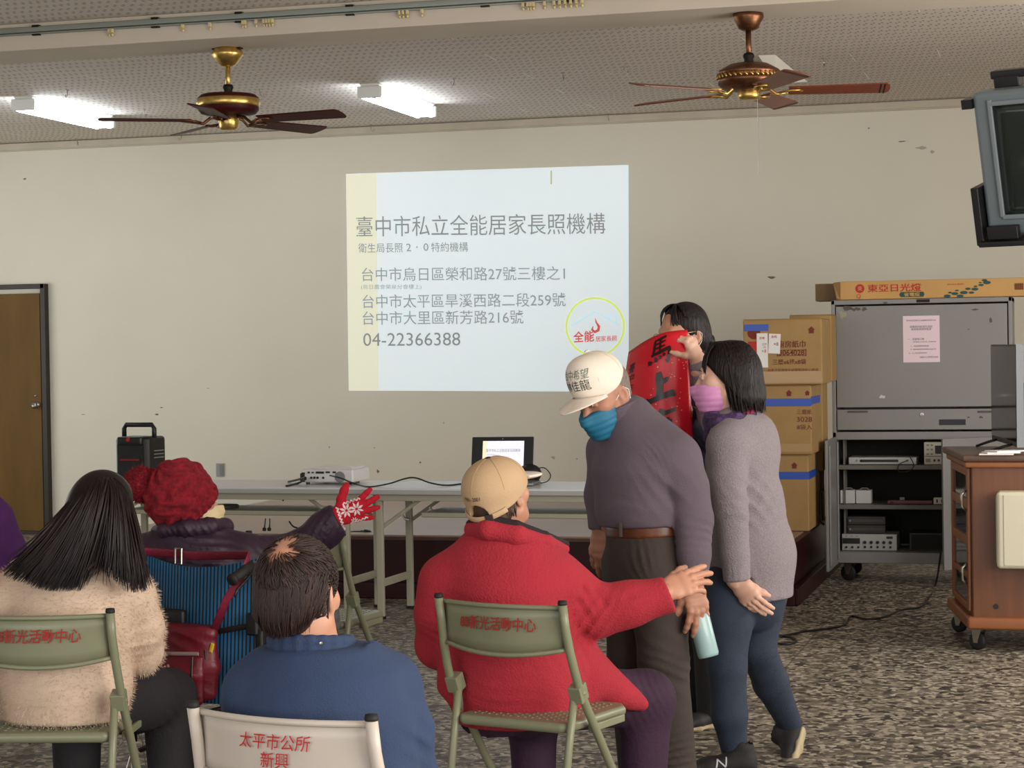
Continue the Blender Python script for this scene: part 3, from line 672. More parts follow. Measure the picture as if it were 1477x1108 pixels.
def cable(name, pts, r, mt, label, cat='cable', px=True, group=None):
    P = [Vector(p) for p in pts]; out = []
    for i in range(len(P) - 1):
        p0, p1, p2, p3 = P[max(i - 1, 0)], P[i], P[i + 1], P[min(i + 2, len(P) - 1)]
        for j in range(8):
            u = j / 8; out.append(.5 * (2 * p1 + (p2 - p0) * u + (2 * p0 - 5 * p1 + 4 * p2 - p3) * u * u + (3 * p1 - p0 - 3 * p2 + p3) * u ** 3))
    out.append(P[-1]); o = MB().tube(out, r, 8).build(name, mt, smooth=True, loc=P[0]); return tag(o, label, cat, group) if label else o
zt = .7445
cable('projector_cable', [aty(476, 686, 10.72), aty(492, 690, 10.66), atz(512, 698, zt + .004), atz(532, 702.3, zt + .004), aty(560, 698, 10.75), aty(594, 689, 10.8), aty(622, 697, 10.78), atz(648, 700, zt + .004), atz(690, 694, zt + .004)], .0045, M_black, 'black video cable looping from the projector along the tabletop')
cable('power_lead', [aty(441, 691, 10.72), atz(430, 697, zt + .006), atz(413, 701, zt + .006)], .006, M_black, 'short black power lead lying at the left of the projector')
cable('power_lead', [aty(441, 689, 10.73), atz(425, 693, zt + .02), atz(416, 695, zt + .006)], .006, M_black, 'upper short black lead at the left of the projector')

# laptop facing the audience
M_scr = mat('laptop_screen', (226, 226, 240), emit=.72); M_sil = mat('laptop_silver', (150, 150, 154), rough=.35, metal=.6)
lb = atz(727, 698, .744); t = empty('laptop', (lb.x, lb.y, .744), math.radians(4), 'open black laptop with lit screen on the right-hand table', 'laptop')
t['label'] = 'open black laptop with a lit slide on its screen'
MB().box((.03, -.10, .011), (.36, .24, .016)).build('keyboard_base', M_sil, t, bevel=.005)
R = Matrix.Rotation(math.radians(-14), 3, 'X'); lid = MB().box((0, 0, .125), (.36, .01, .25)); lid.V = [R @ v + Vector((-.02, .03, .02)) for v in lid.V]
rx = Matrix.Rotation(math.radians(-4), 3, 'Y')
lid = lid.build('lid', M_black, t, bevel=.006); f = lambda x, y, o=.006: R @ Vector((x, -o, .125 + y)) + Vector((-.02, .03, .02))
mesh_obj('screen', [f(-.115, -.085), f(.125, -.085), f(.125, .10), f(-.115, .10)], [(0, 1, 2, 3)], M_scr, lid, False)
mesh_obj('cream_band', [f(-.115, -.085, .0065), f(-.09, -.085, .0065), f(-.09, .10, .0065), f(-.115, .10, .0065)], [(0, 1, 2, 3)], mat('screen_cream', (236, 226, 190), emit=.7), lid, False)
text_on('screen_text', '臺中市私立全能居家長照機構', .20, .02, lambda x, y: f(x + .005, y + .045, .007), M_gray, lid); text_on('screen_text', '衛生局長照２．０', .07, .008, lambda x, y: f(x - .055, y + .02, .007), M_gray, lid)
MB().lathe([(0, 0), (.004, 0), (.004, .002), (0, .002)], f(0, .112, .006), 10, (0, -1, 0)).build('webcam', M_vent, lid)
cable('usb_cable', [aty(772, 677, 10.9), aty(785, 675, 10.9), aty(794, 685, 10.88), aty(790, 694, 10.86), atz(780, 697, zt)], .003, M_black, 'thin black cable curling beside the laptop')
# black rounded microphone head of a gooseneck / speaker next to the laptop
c = atz(764, 697, .744); v = Vol(.004); v.e((c.x, c.y, c.z + .055), (.07, .05, .055), k=0); v.e((c.x, c.y, c.z + .01), (.045, .04, .012), k=.02); o = v.build('desk_speaker', M_black); set_origin(o, (c.x, c.y, c.z)); tag(o, 'small black rounded desk speaker in front of the laptop', 'speaker')

# portable karaoke loudspeaker with a carrying handle
sc = aty(202, 690, 10.85); t = empty('portable_speaker', (sc.x, 10.85, .744), math.radians(-8), 'black portable loudspeaker with carrying handle standing on the table', 'speaker')
MB().prism([(-.10, -.09), (.10, -.09), (.12, -.06), (.12, .1), (-.12, .1), (-.12, -.06)], .28, Matrix.Translation((0, 0, .004))).build('cabinet', M_black, t, bevel=.02, seg=3)
MB().box((0, -.085, .26), (.17, .05, .05)).build('control_panel', mat('panel_black', (30, 30, 32), rough=.3), t, bevel=.01)
fr = MB().box((0, -.094, .13), (.18, .012, .22)).build('front_grille', mat('grille_black', (16, 16, 17), rough=.7, bump=.4, bscale=300), t, bevel=.015)
MB().box((0, -.102, .15), (.13, .004, .008)).build('red_stripe', mat('red_plastic', (150, 20, 24), rough=.4), fr)
MB().lathe([(0, 0), (.012, 0), (.012, .01), (0, .01)], (.0, -.11, .27), 14, (0, -1, 0)).build('red_knob', mat('red_knob', (176, 24, 28), rough=.4), t)
MB().tube([(-.105, 0, .26), (-.105, 0, .33), (-.09, 0, .352), (.09, 0, .352), (.105, 0, .33), (.105, 0, .26)], .014, 10).build('handle', M_black, t, smooth=True)
mb = MB()
for z in (.16, .18, .2): mb.box((.121, .02, z), (.004, .1, .006))
mb.build('side_rib', M_vent, t)
# things on the shelf under the table
p = aty(322, 716, 10.98); o = MB().lathe([(0, 0), (.09, 0), (.094, .006), (.088, .016), (.03, .02), (0, .02)], (p.x, p.y, .6), 32).build('round_dish', mat('dark_grey_plastic', (78, 78, 80), rough=.5), smooth=True, loc=(p.x, p.y, .6)); tag(o, 'dark grey round dish lying on the table shelf', 'dish')
for i, px in enumerate((381, 388)):
    o = cable('plug', [aty(px + (2 if i == 0 else 1), 748, 10.97), aty(px + 1, 757, 10.97), aty(px, 766, 10.97)], [.0035] * 9 + [.0045] * 3 + [.012] * 4 + [.006], M_black, 'black mains plug dangling below the table shelf', 'plug', group='plugs under the table')
cable('loop_cable', [aty(419, 697, 11.0), aty(412, 712, 11.0), aty(408, 723, 11.0), ], .004, M_black, 'black lead hanging between tabletop and shelf')
cable('loop_cable', [aty(417, 752, 11.1), aty(424, 760, 11.1), aty(438, 762, 11.1), aty(452, 755, 11.1)], .005, M_black, 'black lead sagging under the shelf behind the raised glove')
o = cable('socket_lead', [(aty(500, 768.5, 11.75)), aty(510, 767, 11.75), aty(524, 767, 11.75), aty(535, 769, 11.75)], [.005] * 14 + [.008] * 3 + [.016] * 6 + [.012] * 2, M_black, 'black lead with a socket end at the stage edge')
p = aty(318, 678, WY); ou = MB().box((0, -.006, 0), (.07, .012, .11)).build('wall_socket', mat('socket_plate', (150, 150, 142), rough=.4), bevel=.003, loc=(0, 0, 0)); ou.location = (p.x, WY, p.z); tag(ou, 'grey wall socket plate above the long table', 'socket')
MB().box((.012, -.013, 0), (.028, .006, .09)).build('switch_insert', M_vent, ou)
# red-trimmed black bag slumped by the table end
p = atz(836, 815, .39); v = Vol(.008); q = Vector((p.x, 11.75, .39)); v.e(q + Vector((0, 0, .07)), (.20, .10, .085), k=0); v.e(q + Vector((.05, 0, .11)), (.12, .09, .07), k=.03); v.fold(q + Vector((0, 0, .08)), .25, (1, 0, .4), .06, .006, 3)
v.cut(q, (0, 0, -1), .4); bag = v.build('carry_bag', mat('black_nylon', (24, 22, 24), rough=.55, bump=.2)); set_origin(bag, q); tag(bag, 'slumped black carry bag on the stage edge beside the old man', 'bag')
MB().tube([(-.16, -.06, .10), (-.08, -.07, .165), (.04, -.07, .185), (.14, -.06, .13)], .012, 8, flat=.4).build('red_strap', mat('red_strap', (130, 20, 30), rough=.6), bag)
MB().tube([(-.05, -.06, .12), (.0, -.08, .20), (.09, -.08, .2), (.15, -.05, .1)], .008, 8).build('handle', M_black, bag)
# ------------------------------------------------------------------ grey steel AV cabinet with open doors
M_cab = mat('grey_enamel', (126, 124, 122), rough=.4, var=.04, vscale=2.5, bump=.02); M_cab2 = mat('cabinet_inside', (104, 100, 92), rough=.55); M_shade = mat('cabinet_painted_shade', (30, 28, 22), rough=.8); M_mark = mat('adhesive_residue', (84, 78, 72), rough=.8); M_tape = mat('old_tape', (150, 146, 116), rough=.6)
CX0, CX1, CY, CZ0, CZ1, CD = -1.467, -.352, 12.85, .118, 1.785, .50
cw = CX1 - CX0; cb = empty('steel_cabinet', ((CX0 + CX1) / 2, CY, 0), 0, 'grey steel cabinet on casters with its lower doors open, beside the boxes', 'cabinet')
l_ = lambda x, z, d=0: Vector((x - (CX0 + CX1) / 2, -d, z)); hw = cw / 2; zs = .935
MB().box((-hw + .012, CD / 2, (CZ0 + CZ1) / 2), (.024, CD, CZ1 - CZ0)).box((hw - .012, CD / 2, (CZ0 + CZ1) / 2), (.024, CD, CZ1 - CZ0)).box((0, CD / 2, CZ1 - .015), (cw, CD, .03)).box((0, CD / 2, zs - .01), (cw, CD, .05)).box((0, CD - .01, (CZ0 + CZ1) / 2), (cw, .02, CZ1 - CZ0)).box((0, CD / 2, CZ0 + .035), (cw, CD, .07)).build('body', M_cab, cb, bevel=.004)
up = MB().box((0, .006, 1.425), (cw - .06, .02, .64)).build('upper_door', M_cab, cb, bevel=.004)
MB().box((0, .006, 1.027), (cw - .06, .02, .13)).build('lower_panel', M_cab, cb, bevel=.004)
a, b = aty(1355, 605, CY), aty(1393, 613, CY); MB().box((((a + b) / 2).x - cb.location.x, -.006, ((a + b) / 2).z), (b.x - a.x, .006, a.z - b.z)).build('vent_slot', M_black, cb)
for x0, x1 in ((1223, 1252), (1410, 1434)):
    a, b = aty(x0, 594, CY), aty(x1, 596, CY); MB().box((((a + b) / 2).x - cb.location.x, -.006, a.z), (b.x - a.x, .008, .012)).build('finger_slot', M_mark, up, bevel=.002)
p = aty(1330, 598, CY); MB().lathe([(0, 0), (.012, 0), (.012, .006), (0, .007)], (p.x - cb.location.x, -.004, p.z), 14, (0, -1, 0)).build('lock', M_steel, up)
def cblot(x, y, w, h, mt, name, seed, n=12):
    r = random.Random(seed); c = aty(x, y, CY); k = 1 / 230
    P = [(c.x - cb.location.x + math.cos(2 * math.pi * i / n) * w * k * r.uniform(.55, 1.2) / 2, -.0055, c.z + math.sin(2 * math.pi * i / n) * h * k * r.uniform(.4, 1.2) / 2) for i in range(n)]
    mesh_obj(name, P, [tuple(range(n))[::-1]], mt, up, False)
for i, q in enumerate(((1222, 444, 14, 8), (1235, 446, 16, 6), (1247, 446, 8, 8), (1407, 446.5, 11, 3), (1429, 462, 5, 9), (1277, 437, 7, 3), (1415, 602, 6, 4), (1397, 602, 5, 3), (1397, 475, 5, 1.5))): cblot(*q, M_mark, 'residue', i)
cblot(1216, 454, 11, 17, M_tape, 'old_tape', 44); cblot(1273, 572, 12, 6, mat('white_scrap', (196, 194, 186)), 'paper_scrap', 45)
a, b = aty(1322, 432, CY), aty(1341, 436, CY); MB().box((((a + b) / 2).x - cb.location.x, -.002, ((a + b) / 2).z), (b.x - a.x, .004, a.z - b.z)).build('maker_plate', M_blk2, cb)
MB().box((0, CD - .024, (CZ0 + zs) / 2 + .03), (cw - .05, .006, zs - CZ0 - .10)).box((-hw + .027, CD / 2 + .06, (CZ0 + zs) / 2 + .03), (.005, CD - .16, zs - CZ0 - .10)).box((hw - .027, CD / 2 + .06, (CZ0 + zs) / 2 + .03), (.005, CD - .16, zs - CZ0 - .10)).build('shade_sheet', M_shade, cb)  # dark sheets painted in place of the shade inside the cabinet
for y in (672.5, 730):
    z = aty(1280, y, CY).z; MB().box((0, CD / 2, z - .01), (cw - .06, CD - .06, .028)).build('shelf', M_cab2, cb, bevel=.003)
SH1, SH2, SH0 = aty(1280, 672.5, CY).z + .006, aty(1280, 730, CY).z + .006, CZ0 + .072
for y in (.03, .06): MB().box((-hw + .06, .02 + y * 3, .55), (.012, .02, .78)).build('shelf_standard', M_cab2, cb)
def leaf(hx, ang, w, sgn, hz0, hz1):
    c, s = math.cos(ang), math.sin(ang); R = Matrix(((c * -sgn, -s * -sgn * 0 + 0, 0), (0, 1, 0), (0, 0, 1)))
    dv = Vector((-sgn * math.cos(ang), -math.sin(ang), 0)); nv = Vector((-dv.y, dv.x, 0)); hp = Vector((hx, -.005, 0))
    M = Matrix((dv, nv, Vector((0, 0, 1)))).transposed()
    f = lambda a, n, z: hp + dv * a + nv * n + Vector((0, 0, z))
    d = MB().box(f(w / 2, 0, (hz0 + hz1) / 2), (w, .018, hz1 - hz0), M).build('door', M_cab, cb, bevel=.004)
    for a in (.05, w - .05): MB().box(f(a, -.016 * sgn * -1 * -1, (hz0 + hz1) / 2), (.03, .012, hz1 - hz0 - .06), M).build('stiffener', M_cab, d, bevel=.003)
    MB().tube([f(w - .07, .025 * sgn, .62), f(w - .07, .045 * sgn, .60), f(w - .07, .045 * sgn, .42), f(w - .07, .025 * sgn, .40)], .008, 8).build('handle', M_blk2, d, smooth=True)
leaf(-hw + .02, math.radians(90), .53, -1, CZ0 + .0, zs - .015); leaf(hw - .02, math.radians(42), .53, 1, CZ0 + .0, zs - .015)
def caster(parent, x, y, r, rot=0):
    R = Matrix.Rotation(rot, 3, 'Z'); T = lambda p: R @ Vector(p) + Vector((x, y, 0))
    m = MB(); m.lathe([(.0, -.012), (r * .82, -.014), (r, -.008), (r, .008), (r * .82, .014), (0, .012)], T((0, .02, r)), 28, R @ Vector((1, 0, 0))); cst = m.build('caster', M_rubber, parent, smooth=True)
    m = MB(); 
    for s in (-.02, .02): m.add([T(p) for p in ((s, -.015, r * 2 + .015), (s, .02 + r * .5, r * 2 + .015), (s, .03, r * .8), (s, .008, r * .8))], [(0, 1, 2, 3)])
    m.box(T((0, .005, r * 2 + .017)), (.05, .06, .006), R); f = m.build('fork', M_steel, cst); so = f.modifiers.new('s', 'SOLIDIFY'); so.thickness = .003
    MB().lathe([(0, -.022), (.009, -.022), (.009, .022), (0, .022)], T((0, .02, r)), 12, R @ Vector((1, 0, 0))).build('axle', M_steel, cst)
for x in (-hw + .10, hw - .10):
    for y in (.06, CD - .06): caster(cb, x, y, .05, 1.2 if x < 0 else .3)

# things inside the cabinet
M_cream = mat('cream_plastic', (206, 200, 178), rough=.45); M_silv = mat('silver_front', (176, 176, 172), rough=.4, metal=.3); M_dkg = mat('dark_grey_case', (52, 52, 52), rough=.5)
def dev(name, x0, x1, y0, y1, Y, D, mt, label, cat, base):
    a, b = aty(x0, y1, Y), aty(x1, y0, Y); w = b.x - a.x; h = b.z - aty(x0, y1, Y).z; t = empty(name, ((a.x + b.x) / 2, Y, base), 0, label, cat)
    MB().box((0, D / 2, h / 2), (w, D, h)).build('case', mt, t, bevel=.004); return t, w, h
def dot(t, x, z, r, mt, name='knob', d=.012, y=0): return MB().lathe([(0, 0), (r, 0), (r * .9, d), (0, d)], (x, y, z), 14, (0, -1, 0)).build(name, mt, t, smooth=False)
def plate(t, x, z, w, h, mt, name, y=-.002): return MB().box((x, y, z), (w, .004, h)).build(name, mt, t)
Y2 = CY + .08
t, w, h = dev('disc_player', 1224, 1322, 660, 670.5, Y2, .22, M_silv, 'slim silver disc player on the upper cabinet shelf', 'disc player', SH1)
plate(t, -.02, h * .5, w * .56, h * .35, M_black, 'display'); dot(t, -w * .38, h * .5, .008, M_vent, 'button', .004); dot(t, -w * .32, h * .5, .008, M_vent, 'button', .004); dot(t, w * .36, h * .5, .008, M_vent, 'button', .004)
t, w, h = dev('karaoke_amplifier', 1333, 1372, 638.5, 671, Y2, .25, M_cream, 'cream karaoke amplifier with a dark display on the upper shelf', 'amplifier', SH1)
plate(t, .02, h * .66, .07, h * .36, M_black, 'display'); plate(t, 0, h * .37, w * .98, .004, M_vent, 'seam')
for i in range(3):
    for j in range(2): plate(t, -w * .36 + j * .025, h * .86 - i * .028, .014, .010, M_vent, 'button')
plate(t, -w * .35, h * .18, .03, .022, M_tape, 'power_switch'); 
for i in range(4): dot(t, -.02 + i * .026, h * .18, .008, M_black)
cable('shelf_lead', [aty(1313, 660, Y2 - .02), aty(1318, 672, Y2 - .1), aty(1310, 680, Y2 - .12), aty(1296, 680, Y2 - .1), aty(1297, 670, Y2 - .06), aty(1310, 664, Y2 - .04)], .003, M_black, 'thin black lead tangled over the upper cabinet shelf')
for i, (x0, x1) in enumerate(((1212, 1233), (1234.5, 1256.5))):
    t, w, h = dev('white_carton', x0, x1, 708.5, 727.5, Y2 + .03, .09, mat('white_card', (206, 206, 204), rough=.7), ('small white carton nearest the open left door on the middle shelf', 'small white carton, inner one of the pair on the middle shelf')[i], 'carton', SH2)
    t['group'] = 'white cartons on the middle shelf'; MB().tube([(-.03, .03, h), (-.012, .03, h + .012), (.02, .03, h + .012), (.035, .03, h)], .004, 6).build('handle', M_vent, t)
t, w, h = dev('power_strip', 1280, 1345, 722, 727, Y2, .06, mat('dull_red_plastic', (104, 60, 52), rough=.5), 'dull red power strip on the middle cabinet shelf', 'power strip', SH2); plate(t, -.05, h + .008, .03, .02, M_vent, 'plug', .03); plate(t, -w * .4, h * .5, .02, h * .5, M_black, 'rocker_switch')
t, w, h = dev('mains_adapter', 1346.5, 1366, 717, 726.5, Y2, .05, M_cream, 'cream mains adapter at the right of the middle shelf', 'adapter', SH2); plate(t, -.02, h * .5, .01, .02, M_black, 'socket'); plate(t, .01, h * .5, .01, .02, M_black, 'socket')
t, w, h = dev('mixing_amplifier', 1214.5, 1293.5, 769, 792, Y2, .26, M_silv, 'silver amplifier with rows of black knobs on the cabinet floor', 'amplifier', SH0)
plate(t, -w * .33, h * .58, w * .32, h * .34, M_black, 'display'); plate(t, w * .37, h * .8, .04, .015, M_black, 'switch')
for i in range(5):
    for j in range(2): dot(t, -w * .08 + i * w * .115, h * (.5 - .28 * j), .011 if j == 0 else .008, M_black)
for i in range(3): dot(t, -w * .42 + i * w * .11, h * .2, .008, M_black, 'jack'); plate(t, -w * .42 + i * .035, h * .88, .012, .006, M_vent, 'button')
hb = h
for i in range(2):
    t, w, h = dev('tape_deck', 1222, 1277, 756, 767.5, Y2 + .03, .22, M_dkg, ('dark grey deck lying directly on the silver amplifier', 'dark grey deck on top of the small stack in the cabinet')[i], 'deck', SH0 + hb + .002 + i * (h + .002 if i else 0)); plate(t, .0, h * .5, w * .9, h * .3, M_mark, 'front_strip'); dot(t, -w * .42, h * .5, .008, M_vent)
    t['group'] = 'grey decks in the cabinet'
t, w, h = dev('dark_loudspeaker_box', 1312, 1362, 771, 796, Y2 + .02, .22, M_dkg, 'dark box on the cabinet floor beside the silver amplifier', 'box', SH0); plate(t, 0, h * .5, w * .9, h * .86, mat('cloth_black', (30, 31, 28), rough=.9), 'front_cloth')
# notice and sticker
M_pink = mat('pink_paper', (222, 202, 208), rough=.8); M_ink = mat('faint_print', (120, 108, 112), rough=.9)
def notice(name, x0, y0, x1, y1, Y, label, lines, par=None):
    a, b = aty(x0, y1, Y), aty(x1, y0, Y); c = (a + b) / 2; o = box(name, (0, 0, 0), (b.x - a.x, .0015, b.z - a.z), M_pink, None, 0); o.location = (c.x, Y, c.z); tag(o, label, 'notice')
    w, h = b.x - a.x, b.z - a.z
    for (s, x, z, ww, hh) in lines: text_on('print', s, ww * w, None, lambda X, Z: Vector((X + x * w, -.0018, Z + z * h)), M_ink, o)
    return o
n = notice('pink_notice', 1303, 455, 1355, 523, CY - .0048, 'pink printed notice stuck on the grey cabinet door', [('新光社區活動中心設備使用管理公告', 0, .40, .8, 0), ('設備使用前請先登記\n使用後請關閉電源', 0, .24, .62, 0), ('一、請愛惜公物', -.15, .0, .45, 0), ('二、使用時間依公告規定辦理，請勿逾時使用', .05, -.06, .7, 0), ('三、如有損壞請照價賠償', -.05, -.15, .5, 0), ('四、離開時請將環境恢復整潔並關閉門窗', .05, -.22, .7, 0), ('五、以上規定請共同遵守', -.1, -.3, .5, 0), ('活動中心管理委員會', .2, -.39, .5, 0)])

# ------------------------------------------------------------------ cartons on the stage
M_kraft = mat('kraft_cardboard', (156, 124, 76), rough=.75, var=.07, vscale=7); M_kdark = mat('kraft_dull', (148, 116, 70), rough=.75, var=.07, vscale=7); M_btape = mat('blue_tape', (28, 70, 168), rough=.35); M_clr = mat('parcel_tape', (160, 126, 74), rough=.25); M_bprint = mat('maroon_print', (112, 40, 34), rough=.8); M_rprint = mat('red_print', (178, 36, 34), rough=.7); M_label = mat('white_label', (226, 222, 218), rough=.7)
def carton(x0, x1, y0, y1, Y, D, label, base, rot=0, lettering=()):
    a, b = aty(x0, y1, Y), aty(x1, y0, Y); w = b.x - a.x; h = b.z - a.z; t = empty('carton', ((a.x + b.x) / 2, Y, base), rot, label, 'box', 'cardboard cartons on the stage')
    MB().box((0, D / 2, h / 2), (w, D, h)).build('carton_body', M_kraft, t, bevel=.008, seg=3)
    MB().box((0, D * .25 + .002, h + .002), (w * .99, D * .48, .004)).box((0, D * .75, h + .002), (w * .99, D * .48, .004)).build('flap', M_kdark, t)
    return t, w, h
def on_front(t, body, x, z, w, hh, mt, name='print', **kw): text_on(name, body, w, hh, lambda X, Z: Vector((X + x, -.0025, Z + z)), mt, t, **kw)
def arrow(t, x, z, s, mt): mesh_obj('arrow_mark', [Vector((x + p[0] * s, -.0022, z + p[1] * s)) for p in ((-1, 0), (0, 1), (1, 0), (.65, 0), (.65, -.9), (-.65, -.9), (-.65, 0))], [tuple(range(7))[::-1]], mt, t, False)
BZ0 = .391; YB = 12.02
zA = aty(1140, 661, YB).z; zB = aty(1140, 557, YB).z
t, w, h = carton(1100, 1166, 661, 770, YB + .02, .46, 'tall cardboard carton with blue tape at the bottom of the stack', BZ0)
h3 = h
MB().box((.0, -.002, h - .12), (w + .006, .004, .045)).box((w / 2 + .002, .18, h - .12), (.004, .36, .045)).build('tape_band', M_btape, t); arrow(t, w * .2, h - .06, .02, M_bprint)
t, w, h = carton(1080, 1170, 559, 659, YB, .5, 'cardboard carton with blue tape and open flap edge, middle of the stack', BZ0 + h3 + .006)
h2 = h
MB().box((.0, -.002, h - .10), (w + .006, .004, .045)).box((w / 2 + .002, .2, h - .09), (.004, .4, .045)).build('tape_band', M_btape, t); arrow(t, -w * .06 + .08, h - .045, .02, M_bprint); arrow(t, w * .44, h - .045, .016, M_bprint)
MB().box((0, -.0015, .04), (w, .003, .05)).build('tape_band', M_clr, t)
for j, s in enumerate(('三層紙', '3028', '8袋入')): text_on('print', s, .09, .03, lambda X, Z: Vector((X + w * .39, -.0025, Z + h * (.62 - .11 * j))), M_bprint, t)
t, w, h = carton(1073, 1185, 460, 556, YB - .03, .5, 'top carton of kitchen paper towels with two white labels', BZ0 + h3 + h2 + .012, .02)
MB().box((-w * .33, -.0025, h * .88), (w * .31, .004, h * .10)).build('tape_band', M_btape, t); MB().box((0, -.0015, .045), (w * 1.0, .003, .07)).build('tape_band', M_clr, t)
MB().lathe([(0, 0), (.038, 0), (.038, .002), (0, .002)], (-w * .36, 0, h * .80), 24, (0, -1, 0)).build('round_logo', M_bprint, t); plate(t, -w * .38, h * .56, .05, h * .22, M_rprint, 'red_panel')
on_front(t, '廚房紙巾', .055, h * .62, .165, .042, M_bprint, off=.008); on_front(t, '3064028', .055, h * .49, .15, .032, M_bprint, off=.01); on_front(t, '三層x6捲x8袋', .04, h * .35, .20, .032, M_bprint, off=.008)
on_front(t, '本產品採用原生紙漿製造安心使用', .06, h * .22, .30, .022, M_bprint); on_front(t, '請存放於陰涼乾燥處避免受潮', .05, h * .13, .28, .02, M_bprint)
for (x, z, ww, hh) in ((.055, h * .53, .17, .003), (.055, h * .445, .17, .003), (-.03, h * .4875, .003, .042), (.14, h * .4875, .003, .042)): plate(t, x, z, ww, hh, M_bprint, 'print_box', -.0015)
arrow(t, w * .37, h * .83, .022, M_bprint)
for (x, z, ww, hh, ro) in ((-w * .255, h * .53, .066, .205, 0), (-w * .1, h * .63, .07, .118, .05)):
    lb_ = MB().box((x, -.005, z), (ww, .003, hh), Matrix.Rotation(ro, 3, 'Y')).build('paper_label', M_label, t)
    text_on('handwriting', '廚紙', ww * .5, None, lambda X, Z: Vector((X + x, -.0072, Z + z + hh * .36)), M_rprint, lb_); text_on('handwriting', '×8', ww * .4, None, lambda X, Z: Vector((X + x + .01, -.0072, Z + z - hh * .02)), M_rprint if hh > .15 else M_bprint, lb_)
    if hh > .15: text_on('handwriting', '公9\n19', ww * .4, None, lambda X, Z: Vector((X + x + .012, -.0072, Z + z + hh * .14)), M_ink, lb_)
# cartons half hidden behind the front stack
YK = YB + .54; t, w, ha = carton(1128, 1182, 690, 764, YK, .27, 'brown carton in shadow at the base behind the front stack', BZ0); t, w, hb_ = carton(1146, 1186, 562, 690, YK, .27, 'brown carton wedged behind the middle of the front stack', BZ0 + ha + .005); carton(1140, 1199, 463, 560, YK, .27, 'brown carton half hidden behind the top paper towel carton', BZ0 + ha + hb_ + .01)
# ------------------------------------------------------------------ lamp carton and a plain one on top of the cabinet
M_long = mat('kraft_tan', (188, 146, 86), rough=.7, var=.05, vscale=5); M_gprint = mat('green_print', (32, 74, 66), rough=.7)
a, b = aty(1212, 432, CY + .02), aty(1477, 428, CY + .02); w = 1.30; h = aty(1212, 407, CY + .02).z - CZ1 - .0; t = empty('lamp_tube_carton', (a.x + w / 2, CY + .02, CZ1 + .002), math.radians(.4), 'long tan carton of lamp tubes with red lettering on the cabinet', 'box')
MB().box((0, .11, h / 2), (w, .22, h)).build('carton_body', M_long, t, bevel=.004)
MB().add([(-w / 2, 0, .0), (-w / 2 - .02, -.02, .01), (-w / 2 - .045, .02, h * .96), (-w / 2, .0, h)], [(0, 1, 2, 3)]).add([(-w / 2, .0, 0), (-w / 2 - .03, .03, .0), (-w / 2 - .035, .14, h * .5), (-w / 2, .1, h)], [(0, 1, 2, 3)]).build('flap', M_kdark, t)
X = lambda px: aty(px, 420, CY).x - t.location.x
on_front(t, '東亞日光燈', (X(1251) + X(1329)) / 2, h * .60, X(1329) - X(1251), .05, M_rprint, off=.012)
MB().lathe([(0, 0), (.028, 0), (.028, .002), (0, .002)], (X(1240), 0, h * .6), 28, (0, -1, 0)).build('round_emblem', M_rprint, t); text_on('emblem_glyph', '東', .03, .03, lambda x, z: Vector((x + X(1240), -.0032, z + h * .6)), M_long, t)
MB().prism([(-.07, -.016), (.07, -.016), (.078, 0), (.07, .016), (-.07, .016), (-.078, 0)], .002, Matrix.Translation((X(1315), 0, h * .22)) @ Matrix.Rotation(math.pi / 2, 4, 'X')).build('badge', M_gprint, t); text_on('badge_text', '省電燈', .10, .024, lambda x, z: Vector((x + X(1315), -.0032, z + h * .22)), M_long, t, off=.02)
on_front(t, 'Q', X(1238), h * .17, None, .03, M_rprint)
for (px, py, s) in ((1366, 427, 9), (1377, 423.5, 9), (1370, 422, 5), (1380, 419, 5), (1384.5, 427, 9), (1390, 422, 10), (1396, 416.5, 7), (1401, 422, 7), (1406, 417, 9), (1407, 413, 5), (1415, 411, 7), (1414, 407.5, 4), (1423.5, 407.5, 10), (1420, 403.5, 7)):
    z = aty(px, py, CY).z - t.location.z; MB().prism([(math.cos(q) * s * .0024, math.sin(q) * s * .00105) for q in [2 * math.pi * i / 16 for i in range(16)]], .002, Matrix.Translation((X(px), 0, min(z, h - .012))) @ Matrix.Rotation(math.pi / 2, 4, 'X')).build('print_dot', M_gprint, t)
for i in range(9): plate(t, X(1464) + i * .006, h * .52, .003, .04, M_bprint, 'barcode_bar')
on_front(t, '20W/40W 晝光色', X(1378), h * .72, .10, .012, M_rprint)
w2 = .16; p = aty(1194, 430, CY + .2); t = empty('plain_carton', (p.x, CY + .2, CZ1 + .001), 0, 'plain brown carton end sticking out over the cabinet corner', 'box'); p_ = aty(1194, 409.5, CY + .2); hh = p_.z - CZ1
MB().box((.10, .1, hh / 2), (.36, .2, hh)).build('carton_body', mat('brown_card', (128, 104, 72), rough=.75, var=.08), t, bevel=.004)

# ------------------------------------------------------------------ wooden cabinet on casters, right edge
M_wood = mat('reddish_wood_veneer', (108, 64, 36), rough=.4, var=.18, vscale=3, stretch=(9, 9, .8)); M_wtop = mat('dark_wood_top', (92, 66, 54), rough=.35, var=.12, vscale=4); M_wtrim = mat('wood_trim', (140, 84, 46), rough=.4, var=.15, vscale=6)
M_glass = mat('cabinet_glass', (60, 62, 60), rough=.06, spec=.6)
A, Bq, Cq, Dq = (-.475, 10.02), (.42, 10.02), (.42, 10.78), (-.605, 10.76); O = Vector((-.05, 10.35, 0)); wc = empty('wooden_cabinet', O, 0, 'reddish wooden cabinet on casters with glass doors on its side', 'cabinet')
loc = lambda P, z=0: [(x - O.x, y - O.y) for x, y in P]
MB().prism(loc((A, Bq, Cq, Dq)), .76, Matrix.Translation((0, 0, .165))).build('body', M_wood, wc, bevel=.005)
